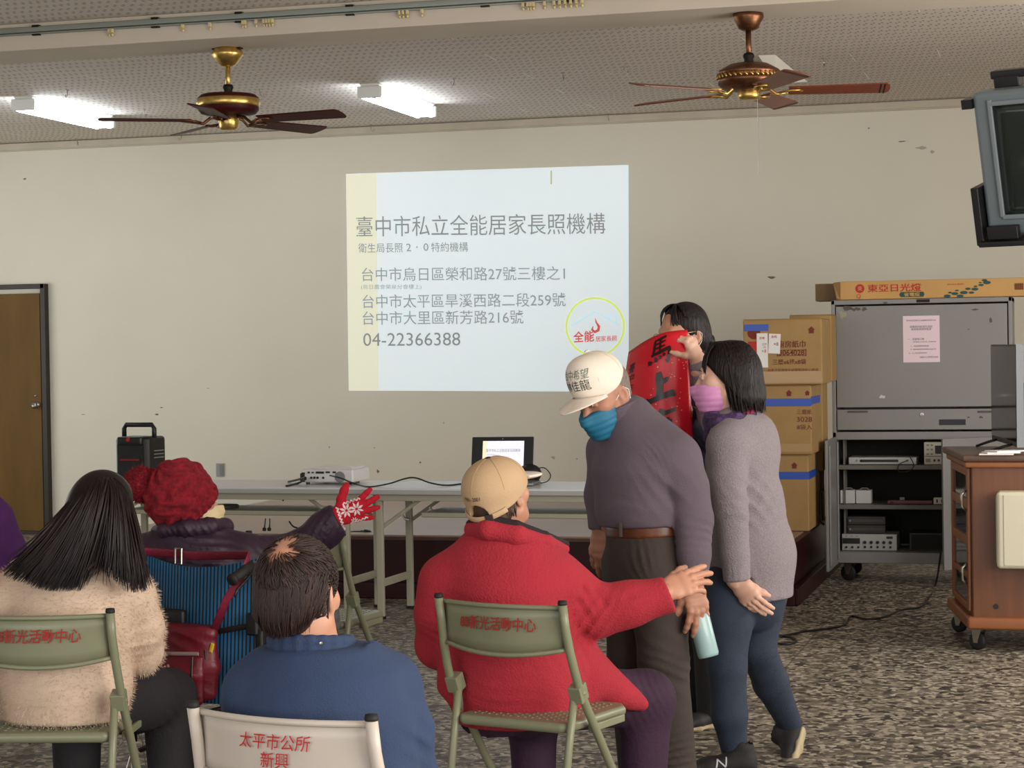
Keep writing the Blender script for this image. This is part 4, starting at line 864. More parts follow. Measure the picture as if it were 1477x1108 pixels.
MB().prism(loc(((-.515, 9.98), (.46, 9.98), (.46, 10.82), (-.66, 10.80))), .035, Matrix.Translation((0, 0, .925))).build('top', M_wtop, wc, bevel=.008)
MB().prism(loc(((-.505, 9.99), (.45, 9.99), (.45, 10.81), (-.64, 10.79))), .03, Matrix.Translation((0, 0, .895))).build('top_molding', M_wtrim, wc, bevel=.008)
MB().prism(loc(((-.50, 9.985), (.45, 9.985), (.45, 10.81), (-.645, 10.79))), .06, Matrix.Translation((0, 0, .11))).build('base_molding', M_wtrim, wc, bevel=.012)
sd = Vector((Dq[0] - A[0], Dq[1] - A[1], 0)); sl = sd.length; sd.normalize(); sn = Vector((-sd.y, sd.x, 0)); so_ = Vector((A[0] - O.x, A[1] - O.y, 0)); Ms = Matrix((sd, sn, UP)).transposed()
dr = MB()
for (a0, a1, z0, z1) in ((.04, .10, .19, .89), (sl - .1, sl - .04, .19, .89), (.1, sl - .1, .85, .89), (.1, sl - .1, .69, .735), (.1, sl - .1, .505, .55), (.1, sl - .1, .345, .37), (.1, sl - .1, .19, .22)): dr.box(so_ + sd * (a0 + a1) / 2 + sn * .008 + UP * (z0 + z1) / 2, (a1 - a0, .016, z1 - z0), Ms)
dro = dr.build('glass_door', M_wtrim, wc, bevel=.003)
for (z0, z1) in ((.735, .85), (.55, .69), (.37, .505), (.22, .345)): MB().box(so_ + sd * sl / 2 + sn * .004 + UP * (z0 + z1) / 2, (sl - .2, .006, z1 - z0), Ms).build('pane', M_glass, dro)
for z in (.78, .42): MB().tube([so_ + sd * .07 + sn * .018 + UP * z, so_ + sd * .07 + sn * .04 + UP * (z - .02), so_ + sd * .07 + sn * .04 + UP * (z - .08), so_ + sd * .07 + sn * .018 + UP * (z - .1)], .007, 8).build('handle', M_steel, dro, smooth=True)
p = aty(1436.5, 875, 10.02); MB().lathe([(0, 0), (.013, 0), (.013, .003), (0, .003)], (p.x - O.x, p.y - O.y, p.z), 16, (0, -1, 0)).build('cable_hole', M_black, wc)
for (x, y) in ((-.44, 10.06), (-.56, 10.66), (.36, 10.06), (.36, 10.72)): caster(wc, x - O.x, y - O.y, .045, 1.0)
# cream box hung on its front
p = aty(1440, 709, 9.9); zt_, zb_ = p.z, aty(1440, 820, 9.9).z; t = empty('cream_case', (p.x + .17, 9.985, zb_), 0, 'cream plastic case hanging on the wooden cabinet', 'case')
MB().box((0, -.055, (zt_ - zb_) / 2), (.36, .12, zt_ - zb_)).build('casing', M_cream, t, bevel=.02, seg=4); MB().box((.008, -.1155, (zt_ - zb_) / 2), (.31, .006, zt_ - zb_ - .03)).build('front_cover', M_cream, t, bevel=.012); MB().box((-.181, -.045, (zt_ - zb_) / 2), (.006, .05, zt_ - zb_ - .05)).build('side_vent', mat('pale_green_grey', (178, 184, 168), rough=.4), t, bevel=.002)
# flat television on the cabinet
Lp, Rp = aty(1434, 565, 10.86), aty(1471, 570, 10.02); zt1, zb1 = aty(1434, 497, 10.86).z, aty(1434, 634, 10.86).z; Ld = (Rp - Lp); Ld.z = 0; tw = Ld.length; Ld.normalize(); Ln = Vector((Ld.y, -Ld.x, 0)); 
if Ln.x > 0: Ln = -Ln
tc_ = (Lp + Rp) / 2; t = empty('flat_television', (tc_.x, tc_.y, .961), 0, 'flat black television standing on the wooden cabinet, seen almost edge on', 'television'); Mt = Matrix((Ld, -Ln, UP)).transposed(); zc = (zt1 + zb1) / 2 - .961; hh = zt1 - zb1
MB().box((0, 0, zc), (tw, .03, hh), Mt).build('case', M_black, t, bevel=.004); MB().box(-Ln * .03 + UP * (zc - .06), (tw * .6, .04, hh * .5), Mt).build('rear_housing', M_black, t, bevel=.01)
MB().box(Ln * .016 + UP * (zc + .008), (tw - .02, .003, hh - .035), Mt).build('screen', mat('dark_screen', (26, 26, 28), rough=.08, spec=.8), t); MB().box(Ld * (tw / 2 + .003) + UP * zc, (.008, .034, hh), Mt).build('silver_edge', mat('dull_silver', (120, 124, 128), rough=.5, metal=.3), t)
for s in (-.3, .3):
    q = Ld * tw * s; MB().tube([q + UP * (zc - hh / 2 + .01), q + Ln * .05 + UP * .03, q + Ln * .12 + UP * .006], .007, 8).tube([q + UP * (zc - hh / 2 + .01), q - Ln * .05 + UP * .03, q - Ln * .12 + UP * .006], .007, 8).build('foot', M_black, t, smooth=True)
p = atz(1438, 655, .961)
for i in range(3):
    o = MB().box((0, 0, .003), (.16, .11, .006), rotz(i * .3)).build('paper_sheet', M_label, loc=(0, 0, 0)); o.location = (p.x + i * .02, p.y - .05 + i * .02, .961 + i * .0065); tag(o, 'loose white papers lying under the flat television', 'paper', 'papers on the wooden cabinet')
cable('floor_cable', [aty(1357, 797, 12.8), atz(1350, 842, .006), atz(1338, 866, .006), atz(1326, 876, .006), atz(1300, 880, .006), atz(1276, 890, .006), atz(1250, 893, .006), atz(1228, 889, .006), atz(1220, 900, .006), atz(1200, 906, .006), atz(1160, 911, .006), atz(1125, 918, .006), atz(1098, 918, .006), atz(1090, 922, .006), atz(1130, 929, .006), atz(1148, 926, .006), atz(1140, 919, .006), atz(1110, 916, .006)], .006, M_black, 'black cable snaking over the floor from the grey cabinet')
# ------------------------------------------------------------------ tube television in a ceiling bracket
M_crt = mat('crt_grey_plastic', (104, 114, 118), rough=.42); M_crts = mat('crt_glass', (34, 42, 40), rough=.1, spec=.8)
TL, BL = aty(1401, 134.5, 7.6), aty(1424, 341, 7.73); ex = Vector((.93, -.37, 0)).normalized(); ey = (TL - BL); ey = (ey - ex * ey.dot(ex)).normalized(); ez = ex.cross(ey); hh = (TL - BL).length; ww = .80
t = empty('tube_television', (TL + BL) / 2 + ex * ww / 2, 0, 'grey tube television in a black bracket high at the right edge', 'television'); F_ = lambda x, y, z=0: ex * (x - ww / 2) + ey * (y - hh / 2) + ez * z; Mc = Matrix((ex, ey, ez)).transposed()
MB().box(F_(ww / 2, hh / 2, -.05), (ww, hh, .1), Mc).build('front_case', M_crt, t, bevel=.02, seg=3)
MB().add([F_(.05, .04, -.1), F_(ww - .05, .04, -.1), F_(ww - .05, hh - .04, -.1), F_(.05, hh - .04, -.1), F_(.2, .1, -.45), F_(ww - .2, .1, -.45), F_(ww - .2, hh - .12, -.45), F_(.2, hh - .12, -.45)], [(0, 1, 5, 4), (1, 2, 6, 5), (2, 3, 7, 6), (3, 0, 4, 7), (4, 5, 6, 7)]).build('rear_case', M_crt, t, bevel=.01)
MB().grid(lambda u, v: F_(.075 + u * (ww - .15), .075 + v * (hh - .125), .003 + .012 * (1 - (2 * u - 1) ** 2) * (1 - (2 * v - 1) ** 2)), 12, 12, .004).build('screen', M_crts, t, smooth=True)
fb = MB()
for (x, y, w, h) in ((.07, hh / 2 + .02, .018, hh - .1), (ww - .07, hh / 2 + .02, .018, hh - .1), (ww / 2, .07, ww - .14, .018), (ww / 2, hh - .045, ww - .14, .018)): fb.box(F_(x, y, .004), (w, h, .014), Mc)
fb.build('screen_surround', mat('crt_surround', (116, 124, 128), rough=.45), t, bevel=.004)
br = tag(empty('television_bracket', (TL + BL) / 2 + ex * ww / 2, 0), 'black steel bracket holding the tube television from the ceiling', 'bracket')
MB().box(F_(ww / 2 - .0, -.02, -.15), (ww + .03, .02, .42), Mc).box(F_(-.02, .08, -.1), (.03, .22, .26), Mc).box(F_(ww + .02, .08, -.1), (.03, .22, .26), Mc).box(F_(.08, .02, .035), (.12, .05, .03), Mc).build('cradle', M_black, br, bevel=.004)
MB().box(F_(ww / 2, hh + .045, -.12), (ww - .08, .03, .05), Mc).box(F_(.1, hh + .02, -.12), (.1, .05, .05), Mc).build('top_bar', M_black, br, bevel=.006); MB().box(F_(-.02, hh - .04, -.02), (.04, .035, .05), Mc).build('corner_clip', M_black, br)
q = F_(ww / 2, hh / 2, -.5); top = CZ - br.location.z; MB().tube([q + UP * (-hh / 2), Vector((q.x, q.y, top))], .025, 14).box((q.x, q.y, top - .008), (.2, .2, .016)).build('ceiling_post', M_black, br, smooth=False); MB().tube([F_(ww / 2, -.02, -.3), q - UP * hh / 2], .02, 8).build('arm', M_black, br)
# ------------------------------------------------------------------ folding chairs
M_green = mat('sage_green_enamel', (122, 124, 98), rough=.38, var=.05, vscale=9); M_whitech = mat('off_white_enamel', (190, 180, 168), rough=.4, var=.04, vscale=8); M_redp = mat('red_stencil_paint', (150, 28, 22), rough=.6); M_redp2 = mat('red_brush_paint', (182, 34, 40), rough=.6)
def chair(mid, rz, paint, label, group=None, writing=None):
    """mid = point midway between the tops of the two back posts, on the floor plan"""
    off = rotz(rz) @ Vector((0, -.235, 0)); t = empty('folding_chair', (mid.x - off.x, mid.y - off.y, 0), rz, label, 'chair', group)
    W = .205
    for s in (-1, 1):
        P = [(s * W, -.235, .795), (s * W, -.222, .73), (s * (W + .004), -.205, .66), (s * (W + .008), -.185, .60), (s * (W + .010), -.165, .55), (s * (W + .010), .02, .29), (s * (W + .01), .225, .012)]
        p = MB().tube(P, .0125, 12, up=(1, 0, 0)).build('front_leg', paint, t, smooth=True)
        MB().lathe([(.0132, 0), (.0138, .004), (.012, .012), (0, .013)], P[0], 12).build('end_plug', M_rubber, p, smooth=True); MB().lathe([(.016, -.012), (.017, .0), (.014, .02)], P[-1], 12).build('foot_cap', M_rubber, p, smooth=True)
        Q = [(s * (W - .012), -.150, .555), (s * (W - .014), -.185, .40), (s * (W - .014), -.265, .012)]
        q = MB().tube(Q, .0115, 12, up=(1, 0, 0)).build('rear_leg', paint, t, smooth=True); MB().lathe([(.015, -.012), (.016, .0), (.013, .02)], Q[-1], 12).build('foot_cap', M_rubber, q, smooth=True)
        MB().box((s * W, -.155, .54), (.04, .042, .05), Matrix.Rotation(.4, 3, 'X')).lathe([(0, 0), (.008, 0), (.006, .006), (0, .006)], (s * (W + .018), -.155, .54), 10, (s, 0, 0)).build('pivot_bracket', paint, t, bevel=.006)
    arc = lambda x: -.205 - .045 * (1 - (x / W) ** 2) * 1.0 - .012
    lo = lambda x: .668 - .022 * (1 - (x / W) ** 2)
    MB().grid(lambda u, v: ((u * 2 - 1) * (W - .006), arc((u * 2 - 1) * W) + .012 * (v - 1) * -1, lo((u * 2 - 1) * W) + v * (.785 - lo((u * 2 - 1) * W))), 20, 4, .004).build('backrest', paint, t, smooth=True)
    xs = [(-W + .006) + i * (2 * W - .012) / 16 for i in range(17)]
    MB().tube([(x, arc(x), .785) for x in xs], .007, 8).tube([(x, arc(x) + .012, lo(x)) for x in xs], .007, 8).build('backrest_rim', paint, t, smooth=True)
    seat = MB().prism([(-.185, -.17), (-.16, -.19), (.16, -.19), (.185, -.17), (.19, .15), (.16, .19), (-.16, .19), (-.19, .15)], .03, Matrix.Translation((0, 0, .425))).build('seat', paint, t, bevel=.012, seg=3)
    m = MB()
    for i in range(13):
        for j in range(13): m.lathe([(.0055, 0), (.004, .0016), (0, .002)], (-.145 + i * .024, -.145 + j * .024, .4551), 6)
    m.build('seat_pattern', paint, seat, smooth=True); seat.children[0]['kind'] = 'stuff'
    MB().tube([(-W, -.19, .26), (W, -.19, .26)], .008, 8).tube([(-W, .10, .18), (W, .10, .18)], .008, 8).build('cross_bar', paint, t)
    for s in (-1, 1): MB().box((s * .198, .02, .425), (.012, .20, .022)).build('seat_rail', paint, t, bevel=.003)
    if writing:
        for (s, z, w, hh, mt, kw) in writing: text_on('painted_writing', s, w, hh, lambda X, Z: Vector((X, arc(X) + .012 * (1 - (Z + z - .66) / .125) - .0072, Z + z)), mt, t, **kw)
    return t
w88 = [('88新光活動中心', .735, .25, .040, M_redp, dict(off=.012, shear=.15))]
C_mid = chair((atz(632, 862, .795) + atz(812, 873, .795)) / 2, math.radians(-16), M_green, 'green folding chair holding the red fleece woman, red writing on its back', 'green folding chairs', w88)
pr = atz(159, 884, .795); rzl = math.radians(13); C_left = chair(pr - rotz(rzl) @ Vector((.205, 0, 0)), rzl, M_green, 'green folding chair under the long-haired woman in the cream sweater', 'green folding chairs', w88)
pr = atz(494, 773, .795); rzf = math.radians(-6); C_far = chair(pr - rotz(rzf) @ Vector((.205, 0, 0)), rzf, M_green, 'empty green folding chair between the tables and the man in blue', 'green folding chairs')
C_white = chair((atz(275, 1019, .795) + atz(540, 1041, .795)) / 2, math.radians(-10), M_whitech, 'off-white folding chair with red writing under the man in blue', None, [('太平市公所', .745, .165, .032, M_redp2, dict(shear=.18, off=.004)), ('新興', .708, .065, .032, M_redp2, dict(shear=.1, off=.004))])
c0 = at(-62, 800, 7.75); C_edge = chair(Vector((c0.x, c0.y, 0)) + Vector((-.05, -.15, 0)), 0, M_green, 'green folding chair cut off by the left edge, under the purple jacket', 'green folding chairs')

# ------------------------------------------------------------------ wheelchair
M_stripe = mat('blue_striped_canvas', (30, 96, 140), rough=.7); N = NT(M_stripe); tc = N.n('TexCoord'); sp = N.n('SeparateXYZ'); N.l(tc.outputs['Object'], sp.inputs[0])
N.l(N.mix(N.math('LESS_THAN', N.math('FRACT', N.math('DIVIDE', sp.outputs[0], .0132)), .42), srgb(34, 106, 152), srgb(20, 28, 40)), N.b.inputs['Base Color'])
M_maroon = mat('maroon_nylon', (104, 14, 32), rough=.45, bump=.25, bscale=25); M_mar2 = mat('maroon_webbing', (126, 26, 52), rough=.55, bump=.2, bscale=180); M_tyre = mat('grey_tyre', (92, 90, 88), rough=.7); M_alu = mat('wheelchair_frame', (60, 62, 66), rough=.35, metal=.7)
WD = 6.42; wb_ = at(283, 900, WD); wrz = math.radians(-14); WO = Vector((wb_.x, wb_.y, 0)) + rotz(wrz) @ Vector((0, .22, 0)); wch = empty('wheelchair', WO, wrz, 'wheelchair with a blue striped canvas back carrying the red knitted hat', 'wheelchair')
tz = 1.5 - (800 - 511) * WD / FOC; bw = .24
MB().grid(lambda u, v: ((u * 2 - 1) * bw, -.23 - .03 * math.sin(u * math.pi) + .03 * v, .40 + v * (tz - .40 - .035 * math.sin(u * math.pi))), 20, 12, .008).build('canvas_back', M_stripe, wch, smooth=True)
MB().grid(lambda u, v: ((u * 2 - 1) * bw, .20 - v * .42, .47 - .03 * math.sin(u * math.pi)), 10, 10, .01).build('canvas_seat', M_black, wch, smooth=True)
for s in (-1, 1):
    X = s * (bw + .012); f = MB().tube([(X, -.34, tz - .045), (X, -.29, tz - .02), (X, -.23, tz - .015), (X, -.215, tz - .06), (X, -.225, .45), (X, -.235, .25)], .011, 12, up=(1, 0, 0)).tube([(X, -.22, .47), (X, .24, .47), (X, .30, .42), (X, .36, .12)], .011, 10, up=(1, 0, 0)).tube([(X, -.22, .68), (X, .10, .68), (X, .16, .64), (X, .17, .47)], .010, 10, up=(1, 0, 0)).tube([(X, -.23, .28), (X, .26, .28)], .011, 10).build('side_frame', M_alu, wch, smooth=True)
    MB().tube([(X, -.35, tz - .049), (X, -.26, tz - .017)], .0165, 12).tube([(X, -.36, tz - .052), (X, -.35, tz - .049)], .019, 12).build('push_grip', M_rubber, wch, smooth=True)
    MB().tube([(X, -.25, tz - .03), (X, -.28, tz - .055), (X, -.335, tz - .085), (X, -.345, tz - .105)], .005, 8).build('brake_lever', M_black, wch, smooth=True)
    MB().box((X, -.04, .70), (.05, .30, .03)).build('armrest_pad', M_black, wch, bevel=.01)
    wx_ = s * (bw + .075); R_ = .30; wl_ = MB()
    wl_.tube([(wx_, -.17 + (R_ - .014) * math.cos(a), R_ + (R_ - .014) * math.sin(a)) for a in [2 * math.pi * k / 48 for k in range(49)]], .016, 10, cap=False, up=(1, 0, 0)); wo = wl_.build('rear_wheel', M_tyre, wch, smooth=True)
    m = MB()
    for k in range(20): a = 2 * math.pi * k / 20; m.tube([(wx_ + .02 * (-1) ** k, -.17 + .02 * math.cos(a + .6), R_ + .02 * math.sin(a + .6)), (wx_, -.17 + (R_ - .025) * math.cos(a), R_ + (R_ - .025) * math.sin(a))], .0015, 5)
    m.build('spoke', M_steel, wo); MB().lathe([(0, -.03), (.02, -.028), (.02, .028), (0, .03)], (wx_, -.17, R_), 16, (1, 0, 0)).build('hub', M_steel, wo, smooth=True)
    m = MB(); pts = [(wx_ + s * .03, -.17 + .26 * math.cos(a), R_ + .26 * math.sin(a)) for a in [2 * math.pi * k / 40 for k in range(41)]]; m.tube(pts, .007, 8, cap=False, up=(1, 0, 0)).build('hand_rim', M_alu, wo, smooth=True)
    MB().lathe([(0, -.012), (.07, -.012), (.08, 0), (.07, .012), (0, .012)], (X + s * .02, .30, .08), 24, (1, 0, 0)).build('front_wheel', M_rubber, wch, smooth=True)
    MB().box((s * .11, .42, .12), (.16, .14, .012)).build('footplate', M_black, wch, bevel=.004)
    MB().box((s * (bw + .01), -.245, .66), (.045, .04, .07)).box((s * (bw + .03), -.24, .60), (.03, .03, .10)).build('clamp', M_black, wch, bevel=.008)
MB().tube([(-bw, -.22, .22), (bw, -.22, .40)], .009, 8).tube([(bw, -.22, .22), (-bw, -.22, .40)], .009, 8).tube([(-bw, .1, .22), (bw, .1, .45)], .009, 8).build('cross_brace', M_black, wch)
MB().tube([(-bw - .01, -.24, .33), (0, -.25, .32), (bw + .01, -.24, .33)], .012, 8).box((.02, -.26, .315), (.16, .05, .05)).build('lower_bar', M_black, wch, bevel=.004)
MB().tube([(-.06, -.268, .652), (.02, -.272, .62), (.1, -.262, .628), (bw, -.248, .655)], .009, 8, flat=.4).build('back_strap', M_black, wch)
MB().box((-.055, -.268, .665), (.10, .03, .06)).build('buckle', M_black, wch, bevel=.012)
# maroon shoulder bag hung from the grips
L3 = lambda x, y, z: WO + rotz(wrz) @ Vector((x, y, z)); bo = L3(.025, -.305, .425); bag = empty('shoulder_bag', bo, wrz, 'maroon shoulder bag with a pink flower hanging behind the wheelchair', 'bag')
bh = .23; bwid = .125
v = Vol(.005); v.t([((0, 0, .01), .115, .045), ((0, 0, .10), .125, .055), ((0, 0, bh - .02), .118, .04), ((0, .0, bh + .005), .11, .025)], (1, 0, 0), .02); v.cut((0, 0, bh), (0, 0, 1), .3, .01); v.cut((0, 0, -.005), (0, 0, -1), .3, .02); v.fold((0, 0, .1), .3, (.5, 0, 1), .09, .003, 5); v.build('bag_body', M_maroon, bag)
v = Vol(.004); v.t([((.0, -.038, .0), .095, .03), ((0, -.042, .08), .10, .034), ((0, -.038, .135), .098, .022)], (1, 0, 0), .015); v.cut((0, 0, .14), (0, 0, 1), .3, .006); pk = v.build('front_pocket', M_maroon, bag)
MB().tube([(-.10, -.058, .142), (0, -.068, .146), (.095, -.058, .15)], .006, 8, flat=.6).build('pocket_lining', mat('pale_lining', (150, 128, 126), rough=.7), bag); MB().tube([(.075, -.062, .14), (.077, -.07, .08), (.074, -.064, .02)], .003, 6).tube([(.10, -.03, .16), (.103, -.03, .09)], .003, 6).build('zipper', M_black, bag)
m = MB()
for a, r in ((0, .016), (72, .014), (144, .013), (216, .014), (288, .016)):
    a = math.radians(a); m.add([(-.012 + math.cos(a) * .004, -.078, .098), (-.012 + math.cos(a - .45) * r, -.078, .098 + math.sin(a - .45) * r), (-.012 + math.cos(a) * r * 1.3, -.079, .098 + math.sin(a) * r * 1.3), (-.012 + math.cos(a + .45) * r, -.078, .098 + math.sin(a + .45) * r)], [(0, 1, 2, 3)])
m.tube([(-.012, -.078, .09), (-.018, -.079, .06), (-.026, -.079, .05)], .002, 5).tube([(-.03, -.078, .055), (-.02, -.079, .062)], .003, 5).build('flower_print', mat('pink_petal', (226, 168, 176), rough=.6), pk)
MB().box((.118, -.02, .165), (.012, .006, .03), Matrix.Rotation(.3, 3, 'Y')).build('yellow_tag', mat('yellow_tag', (226, 190, 40), rough=.5), bag, bevel=.002)
MB().box((-.105, -.055, .09), (.03, .006, .05)).build('tan_patch', mat('tan_patch', (150, 110, 66), rough=.7), bag, bevel=.003)
iv = lambda p: rotz(-wrz) @ (Vector(p) - bo)
gr, gl = L3(bw + .012, -.27, tz + .002), L3(-bw - .012, -.27, tz + .002)
MB().tube([iv(L3(-.09, -.30, .64)), iv(L3(-bw - .01, -.285, tz - .02)), iv(gl + UP * .012), iv(L3(-.10, -.275, tz + .012)), iv(L3(.05, -.285, tz + .008)), iv(gr + UP * .014), iv(L3(bw + .01, -.29, tz - .03)), iv(L3(.185, -.30, .74)), iv(L3(.14, -.305, .645))], .015, 10, flat=.22, up=(0, 0, 1)).build('strap', M_mar2, bag, smooth=True)
MB().tube([iv(L3(-.02, -.292, tz + .03)), iv(L3(.005, -.292, tz + .03)), iv(L3(.005, -.294, tz - .018)), iv(L3(-.02, -.294, tz - .018)), iv(L3(-.02, -.292, tz + .03))], .003, 6).build('strap_buckle', M_steel, bag)
# ------------------------------------------------------------------ people
M_skin = mat('skin_warm', (186, 134, 108), rough=.5, var=.05, vscale=20, bump=.03, bscale=150); M_skin_old = mat('skin_tanned', (172, 122, 98), rough=.52, var=.10, vscale=18, bump=.06, bscale=120); M_skin_pale = mat('skin_light', (214, 168, 146), rough=.5, var=.04, vscale=20)
M_eye = mat('eye_white', (206, 198, 190), rough=.2); M_iris = mat('eye_dark', (28, 18, 14), rough=.15)
M_sole = mat('sole_beige', (176, 160, 128), rough=.7)
def D(px, py, d): return lambda a, b, dd=0: at(a, b, d + dd)
def person(parts, head_args, org, label, skin, hands=(), res=.009, neck_to=None, hres=.0032):
    """bare body: one surface of torso and limbs with head and hands grown into it"""
    v = Vol(res)
    for kind, *a in parts: getattr(v, kind)(*a)
    hv = Vol(hres); L = head(hv, *head_args, neck_to=neck_to); hv_m = hv.mesh(); hm = (relax(hv_m[0], hv_m[1]), hv_m[1])
    v.c(L(0, -.012, -.08), neck_to if neck_to is not None else L(0, -.045, -.19), .036, .046, .03)
    b = v.build('person', skin, None, (0, 0, 0), [hm] + [(h[0], h[1]) for h in hands]); set_origin(b, org); tag(b, label, 'person'); return b, L, hm
def shoe(parent, org, heel, toe, up, mt, sole, s=1, name='shoe', extra=None):
    heel, toe, up = Vector(heel), Vector(toe), Vector(up).normalized(); d = (toe - heel); Ln = d.length; d.normalize(); side = d.cross(up).normalized(); up = side.cross(d)
    P = lambda a, b, c: heel + d * a * Ln + side * b + up * c
    v = Vol(.004); v.t([(P(.08, 0, .03), .036 * s, .034), (P(.3, 0, .035), .036 * s, .036), (P(.62, 0, .028), .042 * s, .028), (P(.9, 0, .022), .036 * s, .02)], side, .02); v.c(P(.12, 0, .04), P(.14, 0, .085), .04 * s, .042 * s, .03); v.c(P(.13, 0, .08), P(.12, 0, .14), .033, .033, .0, -1); v.cut(P(.5, 0, .006), -up, .4)
    sh = v.build(name, mt, parent, org)
    v = Vol(.004); v.t([(P(.06, 0, .004), .037 * s, .013), (P(.35, 0, .004), .036 * s, .013), (P(.64, 0, .004), .044 * s, .013), (P(.93, 0, .006), .034 * s, .012)], side, .02); so = v.build('sole', sole, sh, org)
    return sh, P
def strands(locks, n=5):
    m = MB()
    for pts, r in locks: m.tube(pts, r, n)
    V = np.array([tuple(p) for p in m.V]); F4 = []; 
    for f in m.F:
        if len(f) == 4: F4.append(f)
        else: F4.append((f[0], f[1], f[2], f[3])); F4.append((f[0], f[3], f[4], f[4]))
    return V, np.array([f if len(f) == 4 else f for f in F4])
def hair_obj(name, mt, parent, org, vol, locks, n=5):
    V, F = vol.mesh(); V = relax(V, F); m = MB()
    for pts, r in locks: m.tube(pts, r, n, cap=False)
    if locks: F = np.concatenate([F, np.array(m.F) + len(V)]); V = np.concatenate([V, np.array([tuple(p) for p in m.V])])
    return np_obj(name, V - np.array(org, float), F, mt, parent)
def bez(a, b, c, d, n=8): return [a * (1 - t) ** 3 + b * 3 * t * (1 - t) ** 2 + c * 3 * t * t * (1 - t) + d * t ** 3 for t in [i / n for i in range(n + 1)]]
def decal(o, org, txt, w, h, c, ex, ey, mt, name, parent, off=.002, geo=None, cuts=1, **kw):
    bv = bvh_of(o); V, F = geo if geo else text_geo(txt, 1, **kw); V = center_fit(V, w, h); V, F = subdiv_decal(V, F, cuts) if cuts else (V, F)
    f = cast_fn(bv, Vector(c) - Vector(org), ex, ey, off); return mesh_obj(name, [f(x, y) for x, y in V], F, mt, parent, False)
def mask(name, L, s, fwd_frame, mt, parent, org, low=-.118, top=-.018, puff=1.0, strap=None, pleat=1):
    X, Y, Z = fwd_frame
    v = Vol(.003); v.e(L(0, .040, -.062), [.069 * s * puff, .074 * s * puff, .078 * s], Y, Z, 0); v.e(L(0, .085, -.04), [.026 * s, .042 * s, .045 * s], Y, Z, .025 * s); v.c(L(0, .098, -.016), L(0, .118, -.045), .006 * s, .008 * s, .03 * s); v.e(L(0, .072, -.105), [.036 * s, .03 * s, .03 * s], Y, Z, .03 * s)
    v.e(L(0, .028, -.06), [.0655 * s * puff, .078 * s, .10 * s], Y, Z, 0, -1) if 0 else None
    v.cut(L(0, .05, top), Z * 1 + Y * .16, .3 * s, .004); v.cut(L(0, .012, -.05), -Y, .3 * s, .004); v.cut(L(0, .06, low - .012), -Z + Y * .1, .3 * s, .006)
    zc = np.array(Z); 
    if pleat: v.disp(L(0, .08, -.065), .14 * s, lambda x, y, z: -.0022 * np.abs(np.sin((x * zc[0] + y * zc[1] + z * zc[2]) / .022 * 3.1416)))
    o = v.build(name, mt, parent, org)
    sm = strap or mat('white_elastic', (226, 222, 216), rough=.7)
    for q in (-1, 1):
        m = MB().tube([L(q * .062, .03, -.03), L(q * .072, .01, -.012), L(q * .083, -.02, .012), L(q * .087, -.034, -.005), L(q * .083, -.03, -.035), L(q * .070, .0, -.075), L(q * .060, .026, -.088)], .0016 * s, 6)
        m.V = [p - Vector(org) for p in m.V]; m.build('ear_loop', sm, o, smooth=True)
    return o

# ---- the woman in the red fleece with the tan cap
A = D(0, 0, 5.97); S = HR * math.cos(.50) - HF * math.sin(.50); Fd = HF * math.cos(.50) + HR * math.sin(.50)
org = Vector((*at(745, 1045, 5.78).xy, 0)); hc = A(720, 711); hf = HF * .80 + HR * .60 + UP * .27; hu = UP + HR * -.06; fr = frame(hf, hu)
wr = A(960, 854, .0); hR = hand(wr, HR * .86 + UP * .30 + HF * .20, -HF * .85 + UP * .45 - HR * .1, UP, 1.0, (12, 16, 20, 26), (1, 1.0, .7), 5, (34, 20), fore=A(925, 864, .0), rw=.03, fat=1.12)
lsh, lel, lwr = A(645, 840, .05), A(634, 930, .12), A(668, 965, .38); hL = hand(lwr, HF * .9 + HR * .3, UP, HR, 1.0, fore=lel)
rsh, rel_, rcf = A(796, 838, -.02), A(858, 884, .0), A(962, 855, .0)
hipR, knR, anR = A(772, 1004, .06), A(932, 1008, .30), A(926, 1190, .27); hipL, knL, anL = A(715, 1006, .06), A(768, 1030, .52), A(772, 1195, .45)
red, L, hm = person([('t', [(A(745, 975), .13, .10), (A(735, 900), .16, .13), (A(728, 830), .15, .11), (A(726, 790), .08, .07)], S), ('chain', [rsh, rel_, rcf], [.05, .045, .03]), ('chain', [lsh, lel, lwr], [.05, .045, .03]), ('chain', [hipR, knR, anR], [.08, .055, .04]), ('chain', [hipL, knL, anL], [.08, .055, .04])], (hc, hf, hu, .94), org, 'person in a red fleece jacket and tan cap reaching an arm towards the white-capped man', M_skin, [hR, hL], neck_to=A(728, 790))
M_fleece = mat('red_fleece', (160, 34, 48), rough=.92, sheen=.2, var=.05, vscale=7, bump=.35, bscale=160); M_fl_d = mat('black_lining', (30, 18, 22), rough=.85)
v = Vol(.006)
v.t([(A(752, 1024), .198, .155), (A(742, 985), .208, .165), (A(735, 910), .202, .165), (A(729, 845), .188, .145), (A(727, 800), .13, .105), (A(726, 772), .085, .085)], S, .04)
v.chain([lsh, A(636, 885, .06), lel, lwr], [.072, .070, .064, .05], .05); v.chain([rsh, A(828, 862, .0), rel_, A(905, 872, 0), rcf + HR * .03], [.078, .076, .067, .060, .055], .05); v.chain([A(760, 812, -.02), rsh], [.085, .078], .06); v.chain([A(690, 815, .02), lsh], [.085, .072], .06)
for q in ((A(808, 915, .02), A(918, 1012, .16), .060, .012), (A(800, 950, .0), A(890, 1008, .08), .065, .016), (A(790, 985, .0), A(842, 1000, .02), .07, .04), (A(830, 950, .01), A(905, 1008, .12), .055, .022), (A(850, 975, .03), A(928, 1017, .16), .04, .012), (A(650, 945, .0), A(641, 990, .02), .035, .018)): v.c(*q, .05)
